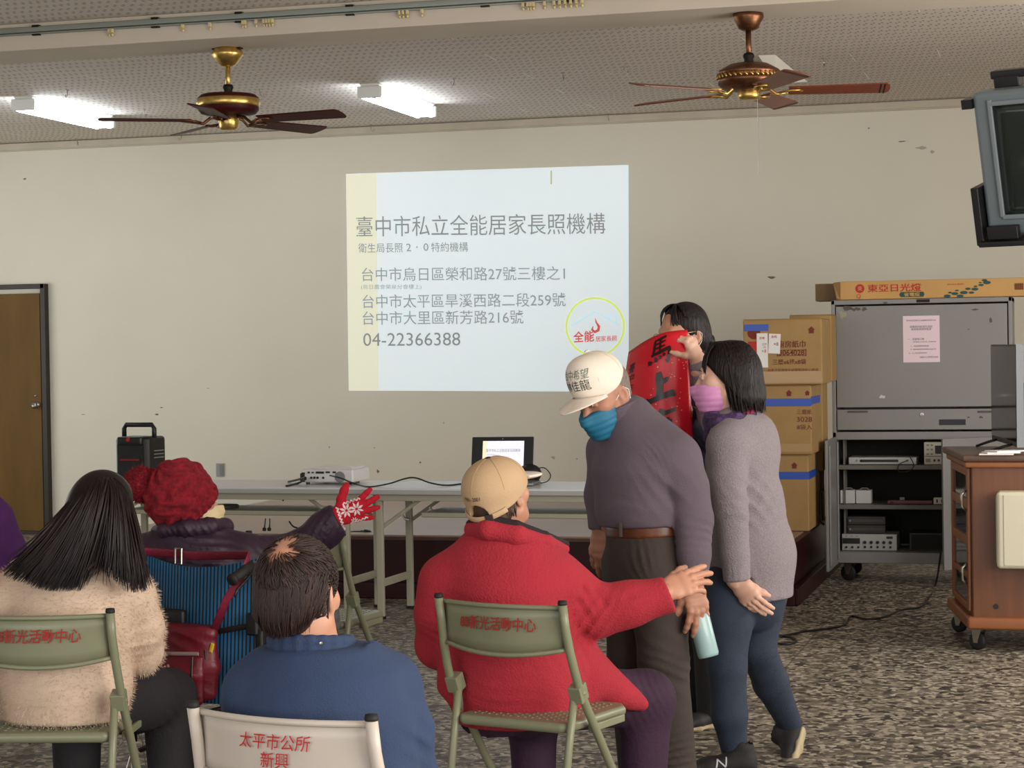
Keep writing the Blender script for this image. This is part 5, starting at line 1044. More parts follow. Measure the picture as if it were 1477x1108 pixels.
v.cut(A(745, 1042), -UP * .95 + HR * .04, .34, .012); v.cut(rcf + HR * .008 + UP * .0, HR * .93 + UP * .35, .11, .008); v.cut(A(726, 762), UP, .12)
v.e(rcf + HR * .012, (.04, .05, .04), HR, UP, .008, -1)
v.fold(A(845, 890, -.06), .13, HR * .9 + UP * -.5, .06, .006, 3); v.fold(A(795, 960, -.05), .14, HR * .8 + UP * .5, .05, .007, 5); v.fold(A(690, 900, -.1), .16, UP + HR * .3, .075, .0035, 8); v.fold(A(750, 1000, -.12), .2, UP + HR * .2, .06, .0035, 9); v.fold(A(625, 900, .0), .12, UP * .9 + HR * .3, .045, .005, 10); v.fold(A(770, 870, -.06), .1, HR, .07, .004, 12)
v.c(A(812, 800, -.03), A(790, 885, -.10), .004, .004, .006, -1); v.c(A(800, 882, -.12), A(795, 935, -.10), .005, .003, .008, -1)
for p, q, w_ in (((842, 850, -.075), (860, 878, -.085), .004), ((858, 848, -.06), (872, 872, -.07), .0035), ((835, 868, -.085), (852, 898, -.085), .004), ((845, 920, -.06), (868, 950, -.03), .0045), ((838, 928, -.07), (856, 958, -.045), .004), ((765, 895, -.16), (790, 910, -.13), .004), ((690, 1000, -.17), (720, 985, -.18), .004), ((640, 905, .02), (628, 880, -.03), .004), ((905, 860, -.066), (925, 852, -.064), .003)): v.c(A(*p), A(*q), w_, w_ * .7, .022, -1)
jk = v.build('fleece_jacket', M_fleece, red, org)
v = Vol(.005); v.chain([A(688, 768, .06), A(684, 764, -.02), A(704, 764, -.09), A(745, 772, -.10), A(786, 784, -.05), A(812, 792, .02)], [.026, .028, .03, .03, .028, .02], .01); v.build('collar', M_fleece, red, org)
v = Vol(.004); v.chain([A(682, 762, .08), A(680, 757, -.02), A(704, 750, -.085), A(745, 758, -.098), A(786, 773, -.052), A(817, 785, .02)], [.014, .016, .016, .015, .014, .01], .006); v.chain([A(672, 775, .02), A(683, 756, .0)], [.008, .014], .01); v.build('collar_lining', M_fl_d, red, org)
M_purple = mat('dark_plum_cotton', (46, 16, 42), rough=.8, bump=.15, bscale=90, var=.05)
v = Vol(.008); v.t([(A(745, 1025, .04), .19, .13), (A(745, 990, .04), .18, .12)], S, .05); v.chain([hipR, knR, anR], [.112, .082, .066], .05); v.chain([hipL, knL, anL], [.108, .08, .062], .05); v.cut(A(745, 1046, .0), -UP, .17, .02); v.cut(anR, -UP, .12); v.cut(anL, -UP, .12); v.fold(A(920, 1010, .2), .16, HR + UP * .4, .045, .005, 4); v.build('trousers', M_purple, red, org)
M_shoe = mat('dark_canvas_shoe', (36, 32, 34), rough=.7)
for an, dr in ((anR, HR * .6 + HF * .8), (anL, HF + HR * .2)):
    g = Vector((an.x, an.y, .012)); shoe(red, org, g - dr.normalized() * .05, g + dr.normalized() * .18, UP, M_shoe, M_sole)
M_hairg = mat('greying_brown_hair', (74, 54, 44), rough=.5, var=.3, vscale=40, stretch=(1, 1, .25)); sc = .94
v = Vol(.004); v.e(L(0, -.02, .01), (.080 * sc, .096 * sc, .095 * sc), *fr[1:], k=0); v.e(L(0, -.06, -.055), (.062, .04, .05), *fr[1:], k=.03); v.cut(L(0, .03, 0), fr[1] - fr[2] * .25, .3); r = random.Random(3); lk = []
for i in range(160):
    a = r.uniform(-1.5, 1.5); p = L(.082 * math.sin(a), -.02 - .088 * math.cos(a) * (.9 if abs(a) < 1 else 1), -.01 + r.uniform(-.03, .02)); q = L(.074 * math.sin(a) + r.uniform(-.006, .006), -.018 - .082 * math.cos(a), -.095 + .04 * abs(math.sin(a)) + r.uniform(-.015, .01)); lk.append(([p, p.lerp(q, .5) + (p - hc).normalized() * .004, q], [.0035, .003, .0008]))
hair_obj('hair', M_hairg, red, org, v, lk)
M_tan = mat('tan_cotton_cap', (186, 156, 120), rough=.8, bump=.15, bscale=240, var=.05, vscale=10); M_capd = mat('dark_cap_trim', (40, 30, 30), rough=.6); M_capw = mat('white_cap_brim', (214, 206, 194), rough=.7)
ca = L(0, -.016, .030); v = Vol(.0035); v.e(ca, (.092, .110, .085), fr[1] - fr[2] * .0, fr[2], 0); v.t([(ca - fr[2] * .01, .0885, .1065), (ca - fr[2] * .09, .0875, .104)], fr[0], .01); v.cut(ca - fr[2] * .040, -fr[2] + fr[1] * .32, .3, .004); v.e(ca - fr[1] * .10 - fr[2] * .074, (.036, .06, .046), fr[1], fr[2], .003, -1)
cap = v.build('baseball_cap', M_tan, red, org)
m = MB(); m.tube([ca + fr[0] * .0905 * math.sin(a) - fr[1] * .1075 * math.cos(a) - fr[2] * (.036 + .034 * math.cos(a)) for a in [-1.0 + 2.0 * i / 14 for i in range(15)]], .009, 8, flat=.35, up=tuple(fr[2])); m.V = [p - org for p in m.V]; st = m.build('adjusting_strap', M_tan, cap, smooth=True)
m = MB(); a = .42; b_ = ca + fr[0] * .0925 * math.sin(a) - fr[1] * .1105 * math.cos(a) - fr[2] * .067; m.box(b_ - org, (.024, .007, .019), Matrix((fr[0] * math.cos(a) + fr[1] * math.sin(a), fr[1] * math.cos(a) - fr[0] * math.sin(a), fr[2])).transposed()); m.build('strap_buckle', M_capd, st, bevel=.002)
m = MB().lathe([(0, -.002), (.009, 0), (.007, .004), (0, .006)], ca + fr[2] * .084 - org, 14, fr[2]); m.build('top_button', M_capd, cap, smooth=True)
m = MB()
for k in range(6):
    a = 2 * math.pi * (k + .5) / 6; m.tube([ca - org + (fr[0] * math.cos(a) * .0925 + fr[1] * math.sin(a) * .1105) * math.sin(t) + fr[2] * .0855 * math.cos(t) for t in [.08 + i * 1.45 / 12 for i in range(13)]], .0011, 5)
m.build('panel_seam', mat('cap_seam', (178, 146, 106), rough=.85), cap)
v = Vol(.004); v.e(L(0, .10, .022), (.078, .085, .012), fr[1] - fr[2] * .22, fr[2] + fr[1] * .22, 0); v.cut(L(0, .07, .03), -fr[1], .3); v.build('brim', M_capw, cap, org)
exd = (HR * .93 - HF * .36).normalized(); bd = -(fr[1]); exd = fr[0]; decal(cap, org, '1981–2001', .058, .0115, ca - fr[1] * .14 - fr[2] * .014 - fr[0] * .004, exd, (fr[2] - fr[1] * .25).normalized(), M_capd, 'embroidered_year', cap, off=.002)

# ---- the old man in the white cap holding a bottle
A = D(0, 0, 6.68); fd = (-HR * .72 - HF * .55).normalized(); S = UP.cross(fd); org = Vector((*at(945, 1140, 6.66).xy, 0))
hc = A(871, 568); hf = (-HR * .66 - HF * .55 - UP * .42); hu = UP - HR * .34 - HF * .2; fr = frame(hf, hu)
nsh, nel, nwr = A(974, 663, -.10), A(1000, 750, -.12), A(1000, 842, -.17); fsh, fel, fwr = A(876, 650, .14), A(868, 715, .17), A(866, 762, .14)
bt, bb = A(1008, 893, -.19), A(1016, 940, -.19)
hN = hand(A(1001, 842, -.17), -UP * .93 + HR * .12 - HF * .12, HR * .35 - HF * .80 + UP * .1, -HR - HF * .2, 1.02, (14, 12, 12, 12), (1.1, 1.3, 1.0), 7, (34, 35), fore=A(1001, 800, -.15), rw=.032, fat=1.15)
hF_ = hand(A(866, 764, .13), -UP * .97 + HR * -.05 - HF * .1, -HR * .5 - HF * .8, HR, 1.02, (14, 16, 16, 18), (1, 1, .6), 6, (24, 20), fore=A(867, 735, .15), rw=.03, fat=1.1)
old, L, hm = person([('t', [(A(932, 800), .11, .085), (A(925, 725), .13, .09), (A(924, 650), .13, .09), (A(912, 612), .06, .06)], S), ('chain', [nsh, nel, nwr], [.05, .045, .03]), ('chain', [fsh, fel, fwr], [.045, .04, .028]), ('chain', [A(945, 800, -.06), A(958, 950, -.1), A(972, 1118, -.04)], [.08, .055, .04]), ('chain', [A(912, 800, .08), A(915, 950, .06), A(925, 1122, .08)], [.08, .055, .04])], (hc, hf, hu, 1.0), org, 'person standing in a grey-purple turtleneck and white cap with a teal mask, looking down', M_skin_old, [hN, hF_], neck_to=A(914, 612), hres=.0028)
eyes(old, org, L, 1.0, M_eye, M_iris)
M_turtle = mat('grey_purple_knit', (92, 80, 90), rough=.85, var=.05, vscale=8, bump=.2, bscale=220, sheen=.15)
v = Vol(.006); v.t([(A(929, 775), .155, .112), (A(926, 730), .172, .130), (A(924, 680), .182, .132), (A(925, 648), .160, .110), (A(914, 618), .098, .080), (A(910, 598), .066, .066)], S, .04); v.e(A(950, 650, .06), (.09, .11, .08), fd, UP, .06)
v.chain([A(935, 642, -.02), nsh], [.085, .086], .05); v.chain([nsh, A(990, 702, -.12), nel, A(1001, 800, -.155), A(1001, 846, -.17)], [.086, .073, .066, .055, .044], .012); v.chain([A(895, 635, .06), fsh, fel, A(867, 775, .14)], [.07, .066, .055, .042], .03)
v.cut(A(929, 757), -UP + S * .02, .21, .004) if 0 else None
v.cut(A(1001, 832, -.17), -UP, .075, .006); v.cut(A(867, 764, .14), -UP, .06, .006)
yb = A(929, 756).z
v.disp(A(929, 790), .20, lambda x, y, z: np.where((z > -9), 0, 0) * x) if 0 else None
v.fold(A(965, 700, -.14), .15, UP * .6 + HR * .8, .09, .004, 3); v.fold(A(1005, 770, -.16), .10, UP * .9 + HR * .3, .06, .005, 4); v.fold(A(905, 740, -.12), .12, UP, .07, .004, 6); v.fold(A(1003, 815, -.17), .07, UP, .024, .004, 7); v.fold(A(950, 660, -.12), .12, HR + UP * .5, .05, .004, 8)
v.cut(A(926, 757), -UP * 1.0 + HR * .05, .165, .006)
tn = v.build('turtleneck', M_turtle, old, org)
v = Vol(.004); v.chain([A(905, 607, .0), A(897, 590, .0)], [.076, .071], .01); v.cut(A(895, 584, 0), UP - HR * .5, .12, .008); zz_ = np.array((UP - HR * .4).normalized()); v.disp(A(900, 600), .12, lambda x, y, z: .0018 * np.sin((x * zz_[0] + y * zz_[1] + z * zz_[2]) / .012 * 6.28)); v.build('rolled_collar', M_turtle, old, org)
M_belt = mat('brown_leather', (92, 48, 26), rough=.4, var=.15, vscale=14); M_trou = mat('brown_grey_wool', (58, 48, 43), rough=.85, bump=.12, bscale=160, var=.05, vscale=6)
v = Vol(.005); v.t([(A(930, 782), .152, .112), (A(928, 745), .150, .112)], S, 0); v.cut(A(928, 755), UP - HR * .05, .3, .003); v.cut(A(930, 772), -UP + HR * .05, .3, .003); blt = v.build('belt', M_belt, old, org)
for px, py in ((895, 764), (955, 764), (972, 762)):
    h = bvh_of(blt).ray_cast(A(px, py, -.6) - org, CF); p = h[0] if h[0] is not None else A(px, py, -.12) - org; MB().box(p, (.012, .012, .05)).build('belt_loop', M_trou, old, bevel=.003)
v = Vol(.007); v.t([(A(932, 830), .158, .125), (A(929, 768), .148, .108)], S, .03); v.chain([A(948, 815, -.06), A(952, 870, -.08), A(957, 955, -.10), A(972, 1120, -.04)], [.105, .098, .080, .078], .03); v.chain([A(910, 815, .08), A(912, 950, .06), A(926, 1124, .08)], [.10, .082, .076], .02)
v.cut(A(929, 769), UP - HR * .05, .2, .004); v.cut(A(972, 1126, -.04), -UP, .11); v.cut(A(926, 1128, .08), -UP, .1); v.fold(A(950, 960, -.15), .2, UP * .8 + HR * .5, .08, .005, 2); v.fold(A(965, 1090, -.1), .13, UP, .05, .006, 3); v.fold(A(925, 810, -.12), .12, HR + UP * .3, .045, .004, 5)
v.build('trousers', M_trou, old, org)
for an in (A(972, 1122, -.04), A(926, 1124, .08)): g = Vector((an.x, an.y, .012)); shoe(old, org, g - fd * .06, g + fd * .20, UP, M_shoe, mat('black_sole', (24, 24, 24), rough=.8))
M_capwh = mat('white_cotton_cap', (232, 220, 204), rough=.75, bump=.12, bscale=240, var=.03); ca = L(0, .006, .062); cu = (fr[2] - fr[1] * .10).normalized(); cf = (fr[1] + fr[2] * .10).normalized()
v = Vol(.0035); v.e(ca, (.086, .103, .088), cf, cu, 0); v.e(ca + cf * .045 + cu * .038, (.058, .042, .046), cf, cu, .03); v.cut(ca - cu * .050, -cu - cf * .17, .3, .004); cap = v.build('baseball_cap', M_capwh, old, org)
m = MB(); bq = lambda u: (2 * u - 1) * 1.15
m.grid(lambda u, t: ca - org + fr[0] * (.084 * math.sin(bq(u)) * (1 + .06 * t)) + cf * (.100 * math.cos(bq(u)) + t * .078 * max(0, 1 - abs(2 * u - 1) ** 2.4) ** .55) + cu * (-.034 - t * .036 * (1 - .5 * abs(2 * u - 1)) - .012 * abs(2 * u - 1) ** 2 + .010 * t), 28, 10, .004); m.build('brim', M_capwh, cap, smooth=True)
m = MB().lathe([(0, -.002), (.009, 0), (.007, .004), (0, .005)], ca + cu * .094 - org, 12, cu); m.build('top_button', M_capwh, cap, smooth=True)
m = MB()
for k in range(6):
    a = 2 * math.pi * k / 6 + math.pi / 2; m.tube([ca - org + (fr[0] * math.cos(a) * .0865 + cf * math.sin(a) * .1035) * math.sin(t) + cu * .0885 * math.cos(t) for t in [.08 + i * 1.45 / 12 for i in range(13)]], .0010, 5)
m.build('panel_seam', mat('white_cap_seam', (206, 194, 178), rough=.85), cap)
M_dgreen = mat('dark_green_embroidery', (38, 66, 48), rough=.7); dirn = (cf * 1.0 - fr[0] * .12 + cu * .12).normalized(); ex = cu.cross(dirn).normalized(); ey = dirn.cross(ex)
decal(cap, org, '台中希望', .10, .032, ca + dirn * .15 + cu * .034, ex, ey, mat('grey_green_embroidery', (104, 120, 104), rough=.7), 'embroidered_text', cap, off=.0014); decal(cap, org, '林佳龍', .098, .036, ca + dirn * .15 + cu * -.003, ex, ey, M_dgreen, 'embroidered_text', cap, off=.0015)
M_teal = mat('teal_mask', (28, 108, 138), rough=.6, bump=.1, bscale=300); mask('face_mask', L, 1.0, fr, M_teal, old, org, puff=1.03)
M_grayh = mat('short_grey_hair', (120, 106, 96), rough=.7, var=.25, vscale=90, bump=.3, bscale=300); v = Vol(.003); v.e(L(0, -.022, .026), (.0755, .0862, .082), *fr[1:], k=0); v.e(L(0, -.045, -.03), (.058, .046, .045), *fr[1:], k=.02); v.cut(L(0, -.005, 0), fr[1] - fr[2] * .35, .3); v.build('hair', M_grayh, old, org)

# ---- bottle in his hand
M_bot = mat('pale_teal_bottle', (152, 182, 182), rough=.35, coat=.2); ax = (bb - bt).normalized(); ax = (-UP * .96 + HR * .22 - HF * .1).normalized(); b0 = A(1007, 886, -.150)
m = MB().lathe([(0, 0), (.030, 0), (.034, .004), (.035, .012), (.035, .132), (.032, .141), (0, .142)], b0, 28, ax); bo_ = m.build('drinking_bottle', M_bot, smooth=True, loc=b0); tag(bo_, 'pale teal drinking bottle held in the hand of the purple turtleneck', 'bottle')
m = MB().lathe([(0, -.012), (.026, -.012), (.028, -.004), (.028, .0), (0, .0)], (0, 0, 0), 20, ax); m.build('bottle_cap', M_bot, bo_, smooth=True)
# ---- the woman in the grey sweater holding up the banner
A = D(0, 0, 7.17); fd = (-HR * .88 + HF * .25).normalized(); S = UP.cross(fd); org = Vector((*at(1062, 1110, 7.1).xy, 0))
hc = A(1046, 543); hf = -HR * .95 + HF * .12 - UP * .05; hu = UP + HR * -.03; fr = frame(hf, hu)
nsh, nel, nwr = A(1050, 642, -.13), A(1056, 738, -.19), A(1062, 840, -.19); fsh, fel, fwr = A(1046, 628, .14), A(1030, 596, .34), A(1003, 514, .28)
hN = hand(nwr, -UP * .74 + HR * .60 - HF * .10, -HF * .75 - HR * .35 - UP * .3, HR * .6 + UP * .7, .98, (10, 14, 16, 20), (1, .8, .5), 4, (18, 20), fore=A(1061, 805, -.19), rw=.03)
hF_ = hand(A(1007, 516, .27), -HR * .42 + UP * .85 - HF * .1, -HF * .55 + HR * .6 + UP * .1, -HR * .8 - UP * .4 - HF * .3, .88, (55, 62, 66, 70), (1, 1.1, .7), 3, (58, 10), fore=A(1008, 535, .28), rw=.029)
hipN, knN, anN = A(1052, 850, -.06), A(1049, 962, -.13), A(1060, 1092, -.10); hipF, knF, anF = A(1098, 850, .07), A(1092, 935, .05), A(1140, 1045, .30)
gw, L, hm = person([('t', [(A(1082, 840), .12, .12), (A(1075, 730), .12, .1), (A(1066, 645), .12, .09), (A(1060, 612), .055, .055)], S), ('chain', [nsh, nel, nwr], [.045, .04, .028]), ('chain', [fsh, fel, fwr], [.045, .038, .026]), ('chain', [hipN, knN, anN], [.075, .05, .034]), ('chain', [hipF, knF, anF], [.075, .05, .034])], (hc, hf, hu, .96), org, 'person with black bobbed hair and pink mask in a long grey sweater and jeans', M_skin_pale, [hN, hF_], neck_to=A(1060, 612), hres=.0028)
eyes(gw, org, L, .96, M_eye, M_iris); m = MB()
for q in (-1, 1): m.tube([L(q * .018 - 0, .0925 * .96, .026), L(q * .032, .092, .030), L(q * .046, .084, .025)], [.0016, .0026, .0012], 6)
m.V = [p - org for p in m.V]; m.build('eyebrow', M_iris, gw, smooth=True)
M_sweat = mat('heather_grey_knit', (138, 128, 132), rough=.95, var=.12, vscale=160, bump=.45, bscale=190, sheen=.2)
v = Vol(.006); v.t([(A(1083, 852), .158, .150), (A(1084, 800), .160, .150), (A(1074, 725), .150, .132), (A(1068, 660), .155, .115), (A(1064, 625), .115, .085), (A(1060, 606), .066, .066)], S, .04); v.e(A(1098, 640, .02), (.10, .06, .10), fd, UP, .06)
v.chain([A(1062, 628, -.05), nsh], [.08, .076], .05); v.chain([nsh, A(1050, 690, -.16), nel, A(1060, 800, -.19), A(1064, 848, -.19)], [.074, .066, .058, .050, .046], .012); v.chain([fsh, fel, A(1006, 516, .28)], [.07, .058, .045], .03)
v.cut(A(1062, 838, -.19), -UP * 1 + HR * .1, .07, .006); v.cut(A(1007, 522, .28), -HR * .35 + UP * .9, .08, .005); v.cut(A(1083, 862), -UP + HR * .03, .25, .008); v.fold(A(1075, 720, -.14), .16, HR * .6 + UP * .5, .08, .005, 3); v.fold(A(1115, 730, -.1), .16, UP * .8 + HR * -.5, .09, .004, 5); v.fold(A(1056, 735, -.22), .1, UP, .055, .005, 6)
z0 = A(1083, 862).z; v.disp(A(1083, 856), .25, lambda x, y, z: np.where(z < .028, .0016 * np.sin(np.arctan2(y, x) * 90), 0)); v.disp(A(1063, 828, -.19), .075, lambda x, y, z: np.where(z < .03, .0016 * np.sin(np.arctan2(y, x) * 34), 0))
v.build('grey_sweater', M_sweat, gw, org)
M_scarf = mat('purple_patterned_scarf', (70, 48, 86), rough=.8, var=.7, vscale=45, bump=.4, bscale=60); v = Vol(.004); v.chain([A(1032, 600, .05), A(1028, 606, -.02), A(1040, 612, -.08), A(1062, 606, -.09), A(1084, 598, -.05)], [.03, .032, .030, .028, .02], .02); v.chain([A(1030, 606, -.02), A(1022, 632, -.03)], [.03, .02], .02); v.fold(A(1040, 606, -.05), .1, UP, .02, .004, 3); v.build('scarf', M_scarf, gw, org)
v = Vol(.004); v.chain([A(1045, 603, -.085), A(1064, 600, -.095), A(1088, 592, -.06)], [.012, .012, .01], .006); v.build('pink_collar', mat('pink_collar', (176, 50, 84), rough=.8), gw, org)
mask('face_mask', L, .96, fr, mat('pink_mask', (208, 140, 188), rough=.6, bump=.1, bscale=300, var=.08, vscale=16), gw, org, puff=1.05)
M_hairb = mat('black_hair', (20, 12, 12), rough=.5, spec=.25, var=.35, vscale=60, stretch=(1, 1, .12), bump=.4, bscale=130)
v = Vol(.004); v.e(L(0, -.022, .038), (.088, .104, .092), *fr[1:], k=0); v.e(L(0, -.045, -.03), (.094, .088, .092), *fr[1:], k=.05); v.e(L(0, -.060, -.085), (.098, .078, .055), *fr[1:], k=.05); v.cut(L(0, .026, .0), fr[1] + fr[2] * -.8, .3, .01); v.cut(L(0, -.06, -.125), -fr[2] - fr[1] * .15, .3, .01); r = random.Random(5); lk = []
for i in range(520):
    a = r.uniform(-2.75, 2.75); st = L(.03 * math.sin(a) * r.uniform(.2, 1), .005 - .05 * math.cos(a) * r.uniform(0, 1), .128 + r.uniform(-.006, .002)); sx, cx_ = math.sin(a), -math.cos(a); low = -.125 + r.uniform(-.02, .012) + (.012 if abs(a) > 2 else 0)
    if cx_ > .55: low = .040 - .022 * (abs(sx)); lk.append((bez(st, L(.055 * sx, .030 + .022 * cx_, .124), L(.072 * sx, .042 + .036 * cx_, .09), L(.074 * sx, .050 + .036 * cx_, low + r.uniform(-.01, .01)), 7), [.003, .0035, .0035, .003, .003, .0025, .002, .001])); continue
    fx = 1 if cx_ < .1 else .92
    lk.append((bez(st, L(.098 * sx, -.02 + (.115 if cx_ < 0 else .085) * cx_, .13), L(.106 * sx * fx, -.028 + (.108 if cx_ < 0 else .06) * cx_, .0), L(.098 * sx * fx + r.uniform(-.012, .012), -.045 + (.088 if cx_ < 0 else .05) * cx_ + r.uniform(-.01, .01), low), 8), [.003, .004, .0042, .004, .004, .0036, .003, .0022, .001]))
hair_obj('bobbed_hair', M_hairb, gw, org, v, lk)
M_denim = mat('dark_blue_denim', (36, 46, 64), rough=.8, var=.12, vscale=30, bump=.25, bscale=260)
v = Vol(.006); v.t([(A(1082, 835), .135, .140), (A(1078, 860), .13, .135)], S, .04); v.chain([hipN, A(1048, 900, -.1), knN, A(1052, 1030, -.13), A(1060, 1090, -.10)], [.102, .088, .067, .062, .044], .02); v.chain([hipF, knF, A(1112, 985, .16), anF], [.100, .066, .064, .044], .02); v.cut(A(1060, 1094, -.1), -UP, .08, .004); v.cut(anF + (anF - knF).normalized() * .01, anF - knF, .08, .004)
v.fold(knN + UP * .02, .10, UP + HR * .15, .035, .004, 2); v.fold(A(1058, 1075, -.1), .08, UP, .04, .004, 4); v.fold(knF, .1, UP + HR * -.3, .04, .004, 6); v.build('jeans', M_denim, gw, org)
M_snk = mat('black_mesh_sneaker', (26, 24, 26), rough=.7, bump=.3, bscale=400); M_lg = mat('silver_logo', (190, 190, 190), rough=.4); M_mag = mat('magenta_trim', (150, 50, 110), rough=.6)
g = Vector((*A(1064, 1100, -.12).xy, .012)); sh, P = shoe(gw, org, g + HR * .05, g - HR * .195 - HF * .03, UP, M_snk, M_sole)
def n_logo(sh, P, side):
    m = MB(); bv = bvh_of(sh)
    for a, b in (((.42, .028), (.40, .060)), ((.53, .054), (.42, .028)), ((.56, .026), (.53, .054))):
        pts = []
        for i in range(7):
            t = i / 6; q = P(a[0] + (b[0] - a[0]) * t, side * .12, a[1] + (b[1] - a[1]) * t) - org; dv = (P(0, 0, 0) - P(0, side, 0)).normalized(); h = bv.ray_cast(q, dv); pts.append((h[0] - dv * .001) if h[0] is not None else q + dv * .08)
        m.tube(pts, .0032, 6)
    m.build('shoe_logo', M_lg, sh, smooth=True)
n_logo(sh, P, 1 if (P(0, 1, 0) - P(0, 0, 0)).dot(HF) < 0 else -1); m = MB().box(P(.03, 0, .075) - org, (.03, .03, .02)); m.build('heel_tab', M_mag, sh, bevel=.006)
hl = A(1160, 1050, .30); toe = A(1142, 1122, .14); tf = (toe - hl).normalized(); sh, P = shoe(gw, org, hl + UP * -.01, hl + tf * .25, -HR * .80 + HF * .35 + UP * .2, M_snk, M_sole); m = MB().box(P(.04, 0, .08) - org, (.03, .03, .025)); m.build('heel_tab', M_mag, sh, bevel=.006)

# ---- the woman behind the banner
A = D(0, 0, 7.95); fd = (-HR * .75 - HF * .6).normalized(); S = UP.cross(fd); org = Vector((*at(1012, 1040, 7.95).xy, 0))
hc = A(984, 482); hf = -HR * .80 - HF * .50 - UP * .16; fr = frame(hf, UP)
sN, eN, wN = A(1036, 560, -.06), A(1030, 625, -.22), A(990, 600, -.36); sF, eF, wF = A(985, 560, .12), A(965, 620, -.02), A(940, 580, -.20)
hN = hand(wN, -HR * .6 + UP * .6 - HF * .2, HF, UP, .95, (50, 55, 58, 60), fore=eN); hF_ = hand(wF, UP * .8 - HR * .3 - HF * .2, HF, HR, .95, (40, 45, 48, 50), fore=eF)
bw_, L, hm = person([('t', [(A(1012, 860), .12, .1), (A(1012, 680), .13, .1), (A(1012, 565), .12, .09), (A(1002, 528), .055, .055)], S), ('chain', [sN, eN, wN], [.045, .04, .028]), ('chain', [sF, eF, wF], [.045, .04, .028]), ('chain', [A(1025, 810, -.05), A(1025, 920, -.05), A(1025, 1030, -.03)], [.075, .05, .036]), ('chain', [A(998, 810, .06), A(998, 920, .06), A(998, 1030, .08)], [.075, .05, .036])], (hc, hf, UP, .97), org, 'person in navy with glasses and black tied hair standing behind the red banner', M_skin, [hN, hF_], neck_to=A(1002, 528))
eyes(bw_, org, L, .97, M_eye, M_iris)
M_navy = mat('navy_jacket', (28, 30, 54), rough=.8, var=.06, bump=.15, bscale=120); v = Vol(.007); v.t([(A(1012, 770), .175, .135), (A(1012, 680), .175, .135), (A(1012, 575), .175, .115), (A(1006, 545), .12, .085), (A(1001, 524), .062, .062)], S, .04); v.chain([sN, eN, wN], [.075, .06, .045], .03); v.chain([sF, eF, wF], [.075, .06, .045], .03); v.cut(wN, wN - eN, .07); v.cut(wF, wF - eF, .07); v.cut(A(1012, 775), -UP, .22); v.fold(A(1020, 600, -.15), .16, UP + HR * .4, .08, .005, 3); v.build('navy_jacket', M_navy, bw_, org)
v = Vol(.008); v.t([(A(1012, 780), .155, .12), (A(1012, 820), .15, .12)], S, .03); v.chain([A(1027, 815, -.05), A(1025, 920, -.05), A(1025, 1028, -.03)], [.09, .07, .055], .02); v.chain([A(998, 815, .06), A(998, 920, .06), A(998, 1028, .08)], [.09, .07, .055], .02); v.build('trousers', mat('black_trousers', (30, 28, 30), rough=.8), bw_, org)
for p in (A(1025, 1030, -.03), A(998, 1030, .08)): g = Vector((p.x, p.y, .012)); shoe(bw_, org, g - fd * .06, g + fd * .18, UP, M_shoe, M_sole)
v = Vol(.004); v.e(L(0, -.025, .036), (.083, .096, .090), *fr[1:], k=0); v.e(L(0, -.055, -.03), (.080, .066, .07), *fr[1:], k=.04); v.cut(L(0, .048, .0), fr[1] - fr[2] * .55, .3, .01); r = random.Random(6); lk = []
for i in range(260):
    a = r.uniform(-2.6, 2.6); sx, cx_ = math.sin(a), -math.cos(a); st = L(.02 * sx, .02, .126); 
    if cx_ > .5: lk.append((bez(st, L(.05 * sx, .045, .122), L(.066 * sx, .068, .09), L(.066 * sx, .082 * cx_ + .005, .045 + r.uniform(-.01, .006)), 6), [.003, .0035, .0035, .003, .003, .002, .001])); continue
    lk.append((bez(st, L(.092 * sx, -.02 + .11 * cx_, .12), L(.094 * sx, -.03 + .095 * cx_, .02), L(.05 * sx, -.07 + .06 * cx_, -.07 + r.uniform(-.02, .02)), 7), [.003, .004, .004, .004, .0035, .003, .002, .001]))
hair_obj('tied_hair', M_hairb, bw_, org, v, lk)
v = Vol(.004); v.e(A(1021, 493, .04), (.030, .03, .028), k=0); v.c(A(1013, 500, .04), A(1026, 487, .05), .014, .012, .01); v.build('hair_bun', M_hairb, bw_, org)
m = MB()
for q in (-1, 1):
    m.tube([L(q * .033 + .026 * math.cos(t), .104, .0 + .019 * math.sin(t)) - org for t in [2 * math.pi * i / 20 for i in range(21)]], .0014, 6, cap=False); m.tube([L(q * .06, .10, .004) - org, L(q * .076, .04, .01) - org, L(q * .082, -.015, .008) - org], .0016, 6)
m.tube([L(-.007, .105, .003) - org, L(.007, .105, .003) - org], .0014, 6); m.build('glasses', mat('thin_gold_frame', (170, 150, 110), rough=.3, metal=1), bw_, smooth=True)
M_wm = mat('white_mask', (206, 212, 216), rough=.6); mask('face_mask', L, .97, fr, M_wm, bw_, org)

